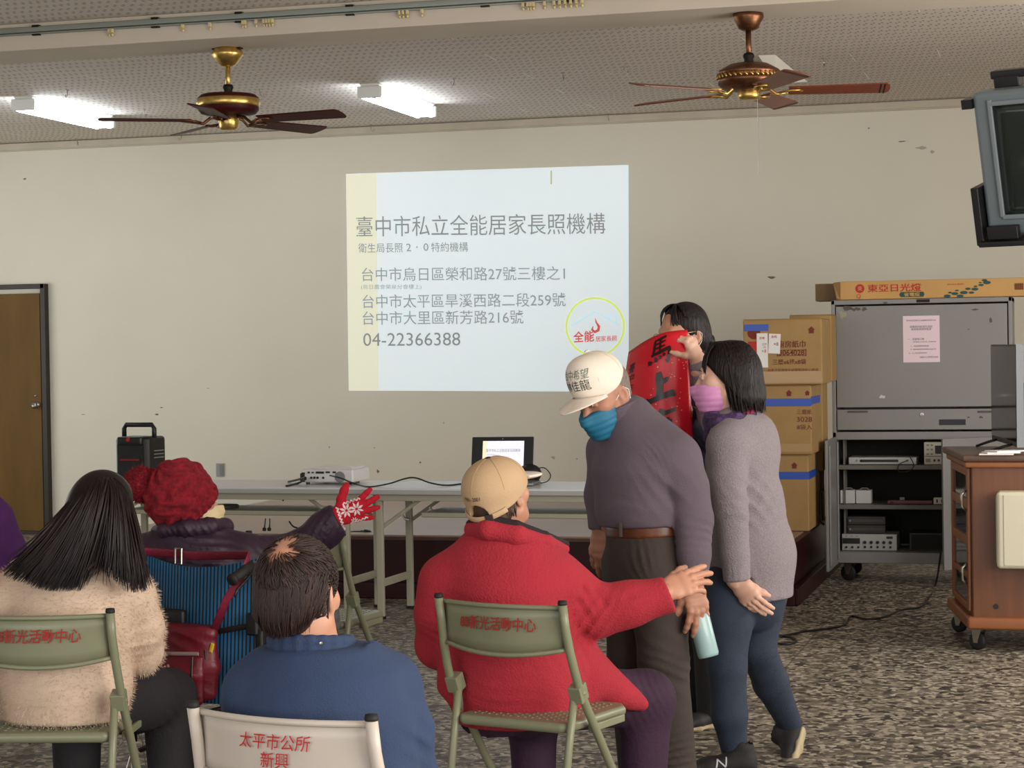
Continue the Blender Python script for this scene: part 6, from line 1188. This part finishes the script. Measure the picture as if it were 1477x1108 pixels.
# ---- red calligraphy banner
M_ban = mat('red_glossy_paper', (206, 16, 36), rough=.34, spec=.5, var=.04, vscale=3); M_inkb = mat('brush_ink', (30, 10, 10), rough=.3); M_gold = mat('gold_fleck', (240, 190, 170), rough=.4)
BD = 7.42
def bpt(u, w):                                  # u across 0..1, w down 0..1 -> gently curled sheet
    xl = 907 - 8 * math.sin(min(1, w / .55) * math.pi) + 9 * max(0, w - .5); xr = 991.5 + 15 * w; yl = 508 + 292 * w; yr = 476 + 314 * w
    x = xl + (xr - xl) * u; y = yl + (yr - yl) * u - 9 * math.sin(u * math.pi) * max(0, 1 - 2.5 * w)
    d = .12 * (1 - u) ** 2 - .03 * math.sin(u * math.pi) + .04 * max(0, .1 - w) * 8
    return at(x, y, BD + d)
bo = bpt(.5, .5); bo = Vector((bo.x, bo.y, bpt(.5, 1).z)); ban = MB().grid(lambda u, w: bpt(u, w) - bo, 24, 40, .0015).build('calligraphy_banner', M_ban, smooth=True); ban.location = bo; tag(ban, 'red paper banner with black brush characters held up beside the white cap', 'banner')
def ban_fn(u0, u1, w0, w1): return lambda x, y: (lambda u, w: bpt(u, w) - bo - CF * .006)(u0 + (u1 - u0) * x / 100, w0 + (w1 - w0) * (100 - y) / 100)
def brush_on(strokes, box_, name):
    V, F = brush([[(a, b, c * 1.3) for a, b, c in st] for st in strokes], 8); f = ban_fn(*box_); mesh_obj(name, [f(x, y) for x, y in V], F, M_inkb, ban, False)
ma = [[(30, 92, 3), (27, 70, 5), (22, 40, 4), (20, 34, 2)], [(30, 90, 2), (55, 92, 4), (80, 97, 3)], [(54, 92, 4), (52, 70, 4), (50, 46, 3)], [(28, 76, 2), (52, 77, 3), (76, 82, 2)], [(26, 61, 2), (52, 62, 3), (74, 66, 2)], [(14, 40, 3), (50, 44, 5), (92, 54, 5), (97, 50, 4)], [(94, 54, 5), (92, 30, 6), (86, 6, 5), (80, 2, 2)], [(86, 6, 5), (74, 14, 2)], [(2, 24, 2), (12, 12, 8), (14, 8, 2)], [(30, 30, 2), (36, 18, 7), (38, 12, 2)], [(48, 32, 2), (54, 24, 7), (56, 20, 2)], [(66, 38, 2), (70, 32, 6), (73, 28, 2)]]
brush_on(ma, (.35, .72, .012, .135), 'brush_character')
shang = [[(46, 100, 6), (48, 80, 9), (50, 50, 8), (49, 22, 9), (48, 14, 4)], [(52, 62, 3), (66, 68, 7), (76, 74, 4), (72, 62, 2)], [(4, 16, 7), (14, 10, 7), (50, 17, 7), (88, 22, 9), (98, 10, 3)]]
brush_on(shang, (.31, .78, .168, .302), 'brush_character')
you = [[(4, 78, 3), (50, 84, 6), (98, 90, 5)], [(56, 100, 8), (44, 76, 7), (24, 50, 6), (2, 34, 2)], [(36, 62, 4), (37, 30, 6), (36, 2, 4)], [(36, 60, 4), (62, 64, 5), (76, 62, 6)], [(76, 62, 6), (76, 30, 7), (74, 4, 6), (64, 10, 2)], [(40, 44, 3), (68, 46, 4)], [(40, 28, 3), (68, 30, 4)]]
brush_on(you, (.32, .78, .335, .47), 'brush_character')
for i, s in enumerate('臺中市'):
    V, F = text_geo(s, 1, shear=.25, off=.014); V = [(x + 50, y + 50) for x, y in center_fit(V, 86, 92)]; f = ban_fn(.03, .15, .07 + i * .05, .118 + i * .05); mesh_obj('column_character', [f(x, y) for x, y in V], F, M_inkb, ban, False)
V, F = brush([[(10, 70, 8), (50, 40, 16), (90, 20, 6)]], 6); f = ban_fn(.05, .15, .222, .262); mesh_obj('column_character', [f(x, y) for x, y in V], F, M_inkb, ban, False)
r = random.Random(9); m = MB()
for i in range(46):
    u, w = r.uniform(.35, .98), r.uniform(.12, .6); p = bpt(u, w) - bo - CF * .003; k = r.uniform(.0012, .003); m.add([p + CR * k, p + CU * k, p - CR * k, p - CU * k], [(0, 1, 2, 3)])
m.build('gold_fleck', M_gold, ban)['kind'] = 'stuff'
# ---- the long-haired woman in the fluffy cream sweater
A = D(0, 0, 5.80); S = (HR * .96 - HF * .27).normalized(); Fd = UP.cross(S); org = Vector((*at(100, 1060, 5.85).xy, 0))
hc = A(147, 742); hf = HF * .85 + HR * .32 - UP * .36; hu = UP + HR * .10; fr = frame(hf, hu)
rsh, rel_, rwr = A(186, 862, .02), A(200, 938, .12), A(180, 968, .34); lsh, lel, lwr = A(14, 866, .02), A(6, 945, .10), A(60, 960, .34)
hipR, knR, anR = A(160, 1012, .10), A(243, 1005, .40), A(252, 1200, .36); hipL, knL, anL = A(60, 1016, .10), A(110, 1020, .52), A(112, 1200, .48)
hR = hand(rwr, -HR * .5 + HF * .85, UP, -HR, .95, fore=rel_); hL = hand(lwr, HR * .5 + HF * .85, UP, HR, .95, fore=lel)
lw, L, hm = person([('t', [(A(100, 985), .12, .09), (A(98, 900), .14, .10), (A(108, 845), .13, .09), (A(128, 805), .055, .055)], S), ('chain', [rsh, rel_, rwr], [.045, .04, .028]), ('chain', [lsh, lel, lwr], [.045, .04, .028]), ('chain', [hipR, knR, anR], [.075, .052, .036]), ('chain', [hipL, knL, anL], [.075, .052, .036])], (hc, hf, hu, .95), org, 'person with long straight black hair in a fluffy cream sweater, seated with back turned', M_skin_pale, [hR, hL], neck_to=A(128, 805))
M_cream2 = mat('cream_fluffy_wool', (204, 180, 158), rough=1, sheen=.25, var=.04, vscale=30)
v = Vol(.006); v.t([(A(92, 1034), .180, .148), (A(93, 985), .192, .155), (A(97, 900), .188, .140), (A(103, 850), .170, .115), (A(122, 812), .10, .085)], S, .04); v.chain([A(150, 838, 0), rsh, A(199, 905, .06), rel_, A(190, 955, .24), rwr], [.08, .074, .072, .068, .056, .044], .025); v.chain([A(50, 842, 0), lsh, lel, lwr], [.08, .074, .066, .044], .025)
v.cut(A(92, 1037), -UP, .26, .012); v.cut(rwr, rwr - rel_, .07); v.cut(lwr, lwr - lel, .07); v.fold(A(150, 900, -.08), .14, HR + UP * .3, .09, .004, 4); v.fold(A(205, 930, .0), .10, UP, .06, .004, 5); z0 = A(92, 1037).z; v.disp(A(92, 1032), .27, lambda x, y, z: np.where(z < .05, .0018 * np.sin(np.arctan2(y, x) * 70) + .002, 0))
sw = v.build('fluffy_sweater', M_cream2, lw, org); sw = fuzz(sw, 30000, .012, .0006, 2)
M_blackp = mat('black_corduroy', (26, 22, 26), rough=.85, bump=.2, bscale=120)
v = Vol(.007); v.t([(A(95, 1045, .03), .172, .138), (A(98, 1010, .04), .165, .13)], S, .04); v.chain([hipR, A(205, 1005, .25), knR, anR], [.10, .095, .082, .065], .03); v.chain([hipL, knL, anL], [.10, .08, .065], .03); v.cut(A(95, 1062, .0), -UP, .17, .015); v.fold(A(235, 1010, .3), .14, HR + UP * .4, .06, .004, 4); v.build('trousers', M_blackp, lw, org)
for an in (anR, anL): g = Vector((an.x, an.y, .012)); shoe(lw, org, g - HF * .06, g + HF * .18, UP, M_shoe, M_sole)
M_hairl = mat('long_black_hair', (24, 13, 13), rough=.42, spec=.35, var=.4, vscale=30, stretch=(1, 1, .06)); r = random.Random(11); lk = []
v = Vol(.0045); v.e(L(0, -.015, .036), (.085, .100, .092), *fr[1:], k=0); v.e(L(0, -.045, -.04), (.085, .075, .10), *fr[1:], k=.05); v.t([(A(150, 745, -.035), .080, .05), (A(138, 785, -.055), .095, .04), (A(125, 808, -.09), .09, .02)], S, .04); v.cut(L(0, .03, -.03), fr[1], .3, .01)
E_ = [(0.0, 8, 828), (.12, 28, 836), (.25, 50, 845), (.4, 78, 850), (.52, 106, 850), (.60, 118, 848), (.66, 150, 818), (.72, 168, 835), (.8, 184, 850), (.9, 202, 852), (1.0, 214, 846)]
def endpt(u):
    for (a, x0, y0), (b, x1, y1) in zip(E_[:-1], E_[1:]):
        if u <= b: t = (u - a) / (b - a); return x0 + (x1 - x0) * t, y0 + (y1 - y0) * t
for i in range(1500):
    u = r.random(); ex_, ey_ = endpt(u); ly = r.random(); d_ = -.175 + .06 * ly; gapx = .56 < u < .67
    if gapx and r.random() < .8: continue
    sx0 = 140 + 20 * u + r.uniform(-8, 8); st = A(sx0, 687.5 + abs(sx0 - 148) * .12 + r.uniform(0, 2), -.02 + r.uniform(-.035, .06))
    mx = 104 + 90 * u; m1 = A(148 + (mx - 148) * 1.02, 690 + 20 * abs(2 * u - 1), -.150 * (1 - (2 * u - 1) ** 2) ** .5 - .02); m2 = A(mx + (ex_ - mx) * .22 + r.uniform(-4, 4), 765 + r.uniform(-10, 10), -.15 + .04 * ly)
    en = A(ex_ + r.uniform(-7, 7), ey_ + 4 - abs(r.gauss(0, 11)), d_ + .0); k = r.uniform(.8, 1.2); lk.append((bez(st, m1, m2, en, 10), [.0022 * k, .003 * k, .0036 * k, .0036 * k, .0036 * k, .0034 * k, .0032 * k, .0028 * k, .0022 * k, .0014 * k, .0005]))
for i in range(60):
    u = r.uniform(.5, .75); st = A(150 + r.uniform(-20, 20), 775, -.10); ex_ = 90 + 120 * r.random(); lk.append((bez(st, A(150 + r.uniform(-20, 20), 800, -.125), A(ex_ * .6 + 60, 820, -.155), A(ex_, 838 + r.uniform(-12, 8), -.165), 7), [.0022, .002, .002, .0018, .0016, .0014, .001, .0004]))
hair_obj('long_hair', M_hairl, lw, org, v, lk, 4)

# ---- the man in the blue sweater with thinning hair
A = D(0, 0, 4.12); S = (HR * .97 - HF * .24).normalized(); org = Vector((*at(460, 1100, 4.15).xy, 0))
hc = A(431, 852); hf = HF * .92 + HR * .34 - UP * .10; fr = frame(hf, UP + HR * .03)
rsh, rel_, rwr = A(556, 992, .02), A(588, 1120, .06), A(560, 1180, .36); lsh, lel, lwr = A(372, 1000, .02), A(362, 1120, .06), A(420, 1180, .36)
hipR, knR, anR = A(510, 1235, .1), A(530, 1235, .52), A(530, 1500, .5); hipL, knL, anL = A(410, 1235, .1), A(400, 1235, .52), A(400, 1500, .5)
hR = hand(rwr, -HR * .3 + HF, UP, -HR, 1.0, fore=rel_); hL = hand(lwr, HR * .3 + HF, UP, HR, 1.0, fore=lel)
bm, L, hm = person([('t', [(A(465, 1210), .12, .09), (A(462, 1090), .13, .085), (A(460, 1035), .12, .075), (A(450, 940), .052, .052)], S), ('chain', [rsh, rel_, rwr], [.045, .04, .03]), ('chain', [lsh, lel, lwr], [.045, .04, .03]), ('chain', [hipR, knR, anR], [.07, .055, .04]), ('chain', [hipL, knL, anL], [.07, .055, .04])], (hc, hf, UP, .97), org, 'person with thinning dark brown hair in a blue sweater on the off-white chair', M_skin, [hR, hL], neck_to=A(452, 940))
M_blue = mat('navy_blue_knit', (40, 56, 86), rough=.88, var=.06, vscale=12, bump=.22, bscale=260, sheen=.15)
v = Vol(.006); v.t([(A(466, 1225), .190, .145), (A(465, 1130), .198, .148), (A(463, 1040), .192, .140), (A(460, 985), .170, .115), (A(453, 950), .105, .085), (A(450, 934), .075, .072)], S, .04); v.chain([A(500, 972, 0), rsh, A(578, 1055, .03), rel_, rwr], [.075, .072, .066, .06, .042], .022); v.chain([A(420, 975, 0), lsh, lel, lwr], [.075, .070, .06, .042], .022); v.cut(A(448, 930), UP - HR * .02, .13, .015); v.cut(A(466, 1232), -UP, .3, .01); v.cut(rwr, rwr - rel_, .07); v.cut(lwr, lwr - lel, .07)
v.fold(A(580, 1070, -.02), .11, UP * .7 + HR * .8, .06, .005, 3); v.fold(A(470, 1100, -.12), .2, UP * .4 + HR, .12, .003, 7); v.fold(A(370, 1060, -.05), .1, UP * .6 - HR, .06, .004, 8)
v.build('blue_sweater', M_blue, bm, org)
Fb = UP.cross(S); ring = [A(449, 934) + S * (.080 * math.cos(t)) + Fb * (.076 * math.sin(t)) + UP * (-.010 * math.sin(t)) for t in [2 * math.pi * i / 20 for i in range(21)]]
v = Vol(.0035); v.chain(ring, [.011] * 21, .004); v.chain([p + UP * .016 for p in ring], [.010] * 21, .008); v.build('collar', M_blue, bm, org); m = MB().lathe([(0, 0), (.004, 0), (.003, .002), (0, .0025)], A(463, 928, -.095) - org, 10, -HF); m.build('collar_stud', M_steel, bm)
v = Vol(.009); v.t([(A(466, 1240, .03), .18, .14), (A(466, 1215, .04), .17, .13)], S, .04); v.chain([hipR, knR, anR], [.10, .08, .065], .03); v.chain([hipL, knL, anL], [.10, .08, .065], .03); v.cut(A(466, 1258, .0), -UP, .17, .015); v.build('trousers', mat('dark_trousers', (38, 38, 44), rough=.85), bm, org)
for an in (anR, anL): g = Vector((an.x, an.y, .012)); shoe(bm, org, g - HF * .06, g + HF * .20, UP, M_shoe, M_sole)
M_hairt = mat('thin_brown_hair', (44, 28, 24), rough=.5, spec=.3, var=.35, vscale=70, stretch=(1, 1, .3)); r = random.Random(21); sc = .97; lk = []; ce = L(0, -.014, .026)
er = (.0785 * sc, .0975 * sc, .0865 * sc)
def eloc(d, k=1.0): return ce + fr[0] * d[0] * er[0] * k + fr[1] * d[1] * er[1] * k + fr[2] * d[2] * er[2] * k
v = Vol(.004); v.e(ce, [q * 1.045 for q in er], *fr[1:], k=0); v.e(L(0, -.055, -.045), (.058, .042, .052), *fr[1:], k=.03); v.e(L(.074, -.012, -.012), (.022, .03, .036), *fr[1:], .006, -1); v.e(L(-.074, -.012, -.012), (.022, .03, .036), *fr[1:], .006, -1); v.cut(L(0, .040, .01), fr[1] - fr[2] * .5, .3, .006)
wd = Vector((-.05, -.72, .72)).normalized()
v.e(eloc(wd, 1.06), (.034, .044, .034), fr[1], fr[2], .02, -1); v.e(eloc(Vector((-.14, -.10, 1)).normalized(), 1.06), (.044, .054, .024), fr[1], fr[2], .02, -1); v.e(eloc(Vector((-.03, -.90, .36)).normalized(), 1.055), (.016, .02, .02), fr[1], fr[2], .015, -1)
for i in range(3400):
    z = r.uniform(-.45, 1); a = r.uniform(0, 2 * math.pi); q = math.sqrt(1 - z * z); d = Vector((q * math.cos(a), q * math.sin(a), z))
    if d.y > .60: continue
    ang = d.angle(wd); bald = max(0, 1 - ang / .55) + max(0, 1 - d.angle(Vector((-.14, -.10, 1)).normalized()) / .60)
    if r.random() < bald * 1.1: continue
    t = (d - wd * d.dot(wd)); t = t.normalized() if t.length > 1e-4 else Vector((1, 0, 0)); sw_ = d.cross(t) * r.uniform(.1, .5); t = (t + sw_ + Vector((0, 0, -.25 if z < .5 else 0)) + Vector([r.gauss(0, .12) for _ in range(3)])).normalized(); ln = r.uniform(.35, .65); pts = []
    for j in range(6):
        g_ = (d + t * ln * j / 5).normalized(); pts.append(eloc(g_, 1.035 + .045 * math.sin(min(1, j / 4) * 1.9) * r.uniform(.7, 1.1)) if g_.z > -.5 else eloc(g_, 1.05) - fr[2] * .012 * j)
    k = r.uniform(.7, 1.2); lk.append((pts, [.0010 * k, .0015 * k, .0016 * k, .0013 * k, .0009 * k, .0003]))
for i in range(900):
    a = r.uniform(-1.45, 1.45); p = L(.0845 * math.sin(a), -.022 - .0925 * math.cos(a), .0 + r.uniform(-.045, .04)); q = L(.060 * math.sin(a) + r.uniform(-.008, .008), -.036 - .062 * math.cos(a), -.090 + .045 * abs(math.sin(a)) ** 2 + r.uniform(-.012, .01)); lk.append(([p, p.lerp(q, .5) + (p - hc).normalized() * .006, q], [.002, .002, .0004]))
hair_obj('thinning_hair', M_hairt, bm, org, v, lk, 4)
mk = mask('face_mask', L, .97, fr, mat('black_mask', (34, 34, 38), rough=.7), bm, org, strap=mat('black_elastic', (28, 28, 30), rough=.7))

# ---- the red-hatted person in the wheelchair
A = D(0, 0, 6.66); S = (HR * .93 - HF * .36).normalized(); org = Vector((*at(280, 960, 6.62).xy, 0))
hc = A(269, 727); hf = HR * .80 + HF * .55 + UP * .14; fr = frame(hf, UP - HR * .12)
rsh, rel_, rwr = A(352, 806, -.02), A(432, 796, .06), A(494, 741, .02); lsh, lel, lwr = A(206, 806, .06), A(205, 880, .18), A(250, 900, .42)
hR = hand(A(489, 745, .02), HR * .92 + UP * .30 + HF * .12, -HF * .92 + HR * .1 - UP * .1, UP - HR * .3, .96, (8, 10, 12, 14), (1, .8, .6), 14, (66, 5), fore=A(470, 765, .03), rw=.03, fat=1.0); hL = hand(lwr, HF, UP, HR, .92, fore=lel)
wp, L, hm = person([('t', [(A(280, 930), .12, .09), (A(280, 850), .14, .10), (A(280, 800), .13, .09), (A(273, 768), .055, .055)], S), ('chain', [rsh, rel_, A(468, 764, .03)], [.045, .04, .028]), ('chain', [lsh, lel, lwr], [.045, .04, .028]), ('chain', [A(320, 935, .1), A(345, 925, .46), A(345, 1060, .5)], [.07, .055, .04]), ('chain', [A(245, 935, .1), A(255, 925, .46), A(255, 1060, .5)], [.07, .055, .04])], (hc, hf, UP - HR * .12, .96), org, 'person in a red bobble hat and plum jacket raising a gloved hand from the wheelchair', M_skin, [hL], neck_to=A(274, 770))
M_plum = mat('plum_padded_jacket', (48, 26, 46), rough=.55, var=.08, vscale=9, bump=.15, bscale=40, sheen=.1)
v = Vol(.007); v.t([(A(284, 940), .19, .14), (A(282, 860), .20, .14), (A(280, 812), .185, .12), (A(276, 785), .13, .09), (A(274, 768), .09, .08)], S, .04); v.chain([A(320, 796, 0), rsh, A(395, 806, .02), rel_, A(470, 763, .04), A(494, 741, .02)], [.08, .080, .072, .066, .058, .05], .03); v.chain([A(235, 796, .03), lsh, lel, lwr], [.08, .075, .062, .045], .03); v.cut(A(274, 766), UP, .12, .006); v.cut(A(487, 747, .02), HR * .9 + UP * .45, .085, .006); v.cut(lwr, lwr - lel, .07); v.cut(A(284, 945), -UP, .26, .01)
v.fold(A(300, 800, -.1), .2, UP + HR * .2, .05, .006, 3); v.fold(A(380, 805, -.03), .14, HR * .8 + UP * .6, .05, .006, 4); v.fold(A(465, 765, -.02), .1, HR + UP * -.4, .04, .006, 5); v.build('padded_jacket', M_plum, wp, org)
v = Vol(.005); v.chain([A(228, 768, .05), A(240, 764, -.05), A(270, 762, -.09), A(302, 760, -.06), A(324, 760, .02), A(318, 764, .08)], [.026, .03, .03, .03, .028, .024], .015); v.fold(A(275, 764, -.06), .16, HR + UP * .5, .04, .004, 3); v.build('collar', M_plum, wp, org)
v = Vol(.009); v.t([(A(284, 955, .02), .18, .13), (A(284, 930, .04), .17, .13)], S, .04); v.chain([A(320, 935, .1), A(345, 925, .46), A(345, 1062, .5)], [.095, .078, .062], .03); v.chain([A(245, 935, .1), A(255, 925, .46), A(255, 1062, .5)], [.095, .078, .062], .03); v.cut(A(284, 968, .0), -UP, .19, .015); v.build('trousers', mat('charcoal_trousers', (34, 32, 36), rough=.85), wp, org)
for an in (A(345, 1075, .5), A(255, 1075, .5)): fo = Vector((an.x, an.y, .128)); shoe(wp, org, fo - HF * .06, fo + HF * .18, UP, M_shoe, M_sole)
mask('face_mask', L, .96, fr, mat('cream_mask', (224, 204, 160), rough=.6), wp, org, puff=1.05)
M_knit = mat('red_marled_knit', (122, 8, 26), rough=.95, var=.45, vscale=70, sheen=.2, bump=.3, bscale=200); ca = L(0, -.024, .040); tz_ = (fr[2] * .86 - fr[1] * .5).normalized(); ty_ = (fr[1] - tz_ * fr[1].dot(tz_)).normalized(); tx_ = fr[0]; Tn = [np.array(q) for q in (tx_, ty_, tz_)]
def knit(x, y, z):
    a = x * Tn[0][0] + y * Tn[0][1] + z * Tn[0][2]; b = x * Tn[1][0] + y * Tn[1][1] + z * Tn[1][2]; c = x * Tn[2][0] + y * Tn[2][1] + z * Tn[2][2]
    th = np.arctan2(b, a); rib = np.sin(th * 26) * .0035 * (c < -.055); cab = np.sin(th * 10 + 1.6 * np.sin(c / .012)) * np.abs(np.sin(c / .016 + th * 2)) * .0075 * (c >= -.055)
    return -(rib + cab) + .003 * (np.abs(c + .05) < .006)
v = Vol(.0032); v.e(ca, (.108, .118, .112), ty_, tz_, 0); v.e(ca - tz_ * .06, (.100, .108, .06), ty_, tz_, .03); v.disp(ca, .17, knit); v.cut(ca - tz_ * .088, -tz_, .3, .008); v.e(ca - tz_ * .06, (.082, .096, .09), ty_, tz_, .0, -1); hat = v.build('knitted_hat', M_knit, wp, org)
pb = A(205, 700, -.02); v = Vol(.003); v.e(pb, (.056, .056, .054), k=0); v.disp(pb, .1, lambda x, y, z: -.006 * np.sin(x * 300 + 2 * np.sin(z * 200)) * np.sin(y * 280 + 1) * np.sin(z * 310)); pm = v.build('bobble', M_knit, hat, org); fuzz(pm, 3500, .012, .0011, 4, 0); fz = fuzz(hat, 3000, .006, .0006, 5, 0) if False else None
M_glove = mat('red_glove_knit', (176, 12, 36), rough=.95, bump=.35, bscale=220, sheen=.2); M_gw = mat('white_snowflake_knit', (222, 196, 196), rough=.95)
y_ = (HR * .92 + UP * .30 + HF * .12); gh = hand(A(486, 747, .02), y_, -HF * .92 + HR * .1 - UP * .1, UP - HR * .3, .90, (8, 10, 12, 14), (1, .8, .6), 15, (62, 5), fore=A(474, 759, .03), rw=.032, fat=1.35); gl = np_obj('knitted_glove', gh[0] - np.array(org), gh[1], M_glove, wp)
gy = y_.normalized(); gz = (-HF * .92 + HR * .1 - UP * .1); gz = (gz - gy * gz.dot(gy)).normalized(); gx = gz.cross(gy) * -1; g0 = A(487, 747, .02)
if gx.dot(UP) < 0: gx = -gx
def star(cx, cy_, R):
    st = []
    for k in range(8):
        a = math.pi / 4 * k + .2; st.append([(cx + math.cos(a) * R * .18, cy_ + math.sin(a) * R * .18, R * .05), (cx + math.cos(a) * R * .6, cy_ + math.sin(a) * R * .6, R * .17), (cx + math.cos(a) * R, cy_ + math.sin(a) * R, R * .03)])
    return st
st = star(.035, .016, .024) + star(.068, .010, .024) + star(.050, -.026, .013)
for k in range(7): st.append([(.004 + .0, .036 - k * .012, .0025), (.012, .030 - k * .012, .0025), (.004, .024 - k * .012, .0025)])
for k in range(5): st.append([(.035 + k * .012, -.034, .002), (.041 + k * .012, -.028, .002), (.047 + k * .012, -.034, .002)])
for k in range(5): st.append([(.03 + k * .012, .036, .002), (.036 + k * .012, .042, .002), (.042 + k * .012, .036, .002)])
bv = bvh_of(gl); V, F = brush(st, 4); ey_g = gz.cross(gy); f = cast_fn(bv, g0 - org, gy, ey_g, .0015); sg = 1 if ey_g.dot(gx) > 0 else -1; mesh_obj('snowflake_pattern', [f(x, y * sg) for x, y in V], F, M_gw, gl, False)

# ---- somebody in purple cut off by the left edge
A = D(0, 0, 7.72); S = HR; org = Vector((*at(-50, 900, 7.75).xy, 0)); hc = A(-58, 655); hf = HF * .95 + HR * .2
rsh, rel_, rwr = A(-10, 752, .0), A(10, 792, .05), A(-20, 806, .28); lsh, lel, lwr = A(-108, 752, .0), A(-116, 800, .05), A(-80, 810, .28)
hR = hand(rwr, HF - HR * .3, UP, -HR, .95, fore=rel_); hL = hand(lwr, HF + HR * .3, UP, HR, .95, fore=lel)
pe, L, hm = person([('t', [(A(-60, 830), .12, .09), (A(-60, 770), .14, .1), (A(-60, 735), .13, .09), (A(-59, 705), .055, .055)], S), ('chain', [rsh, rel_, rwr], [.045, .04, .03]), ('chain', [lsh, lel, lwr], [.045, .04, .03]), ('chain', [A(-35, 860, .1), A(-25, 855, .5), A(-25, 1010, .48)], [.07, .055, .04]), ('chain', [A(-85, 860, .1), A(-95, 855, .5), A(-95, 1010, .48)], [.07, .055, .04])], (hc, hf, UP, .95), org, 'person in a bright purple jacket mostly cut off by the left edge', M_skin, [hR, hL], neck_to=A(-59, 705))
v = Vol(.008); v.t([(A(-60, 850), .18, .14), (A(-60, 780), .19, .14), (A(-59, 735), .17, .11), (A(-59, 712), .09, .08)], S, .04); v.chain([rsh, rel_, rwr], [.085, .068, .045], .03); v.chain([lsh, lel, lwr], [.085, .068, .045], .03); v.cut(rwr, rwr - rel_, .07); v.cut(lwr, lwr - lel, .07); v.cut(A(-60, 856), -UP, .25, .01); v.build('purple_jacket', mat('purple_jacket', (72, 18, 88), rough=.8, sheen=.2), pe, org)
v = Vol(.009); v.t([(A(-60, 862, .03), .17, .13), (A(-60, 845, .04), .165, .13)], S, .04); v.chain([A(-35, 862, .1), A(-25, 857, .5), A(-25, 1010, .48)], [.09, .075, .06], .03); v.chain([A(-85, 862, .1), A(-95, 857, .5), A(-95, 1010, .48)], [.09, .075, .06], .03); v.cut(A(-60, 882), -UP, .19, .01); v.build('trousers', mat('beige_trousers', (176, 158, 128), rough=.85), pe, org)
v = Vol(.005); v.e(L(0, -.022, .03), (.083, .1, .092), *frame(hf, UP)[1:], k=0); v.cut(L(0, .05, 0), hf - UP * .4, .3, .01); v.build('hair', M_hairb, pe, org)
for x in (-25, -95): an = A(x, 1010, .48); g = Vector((an.x, an.y, .012)); shoe(pe, org, g - HF * .06, g + HF * .18, UP, M_shoe, M_sole)
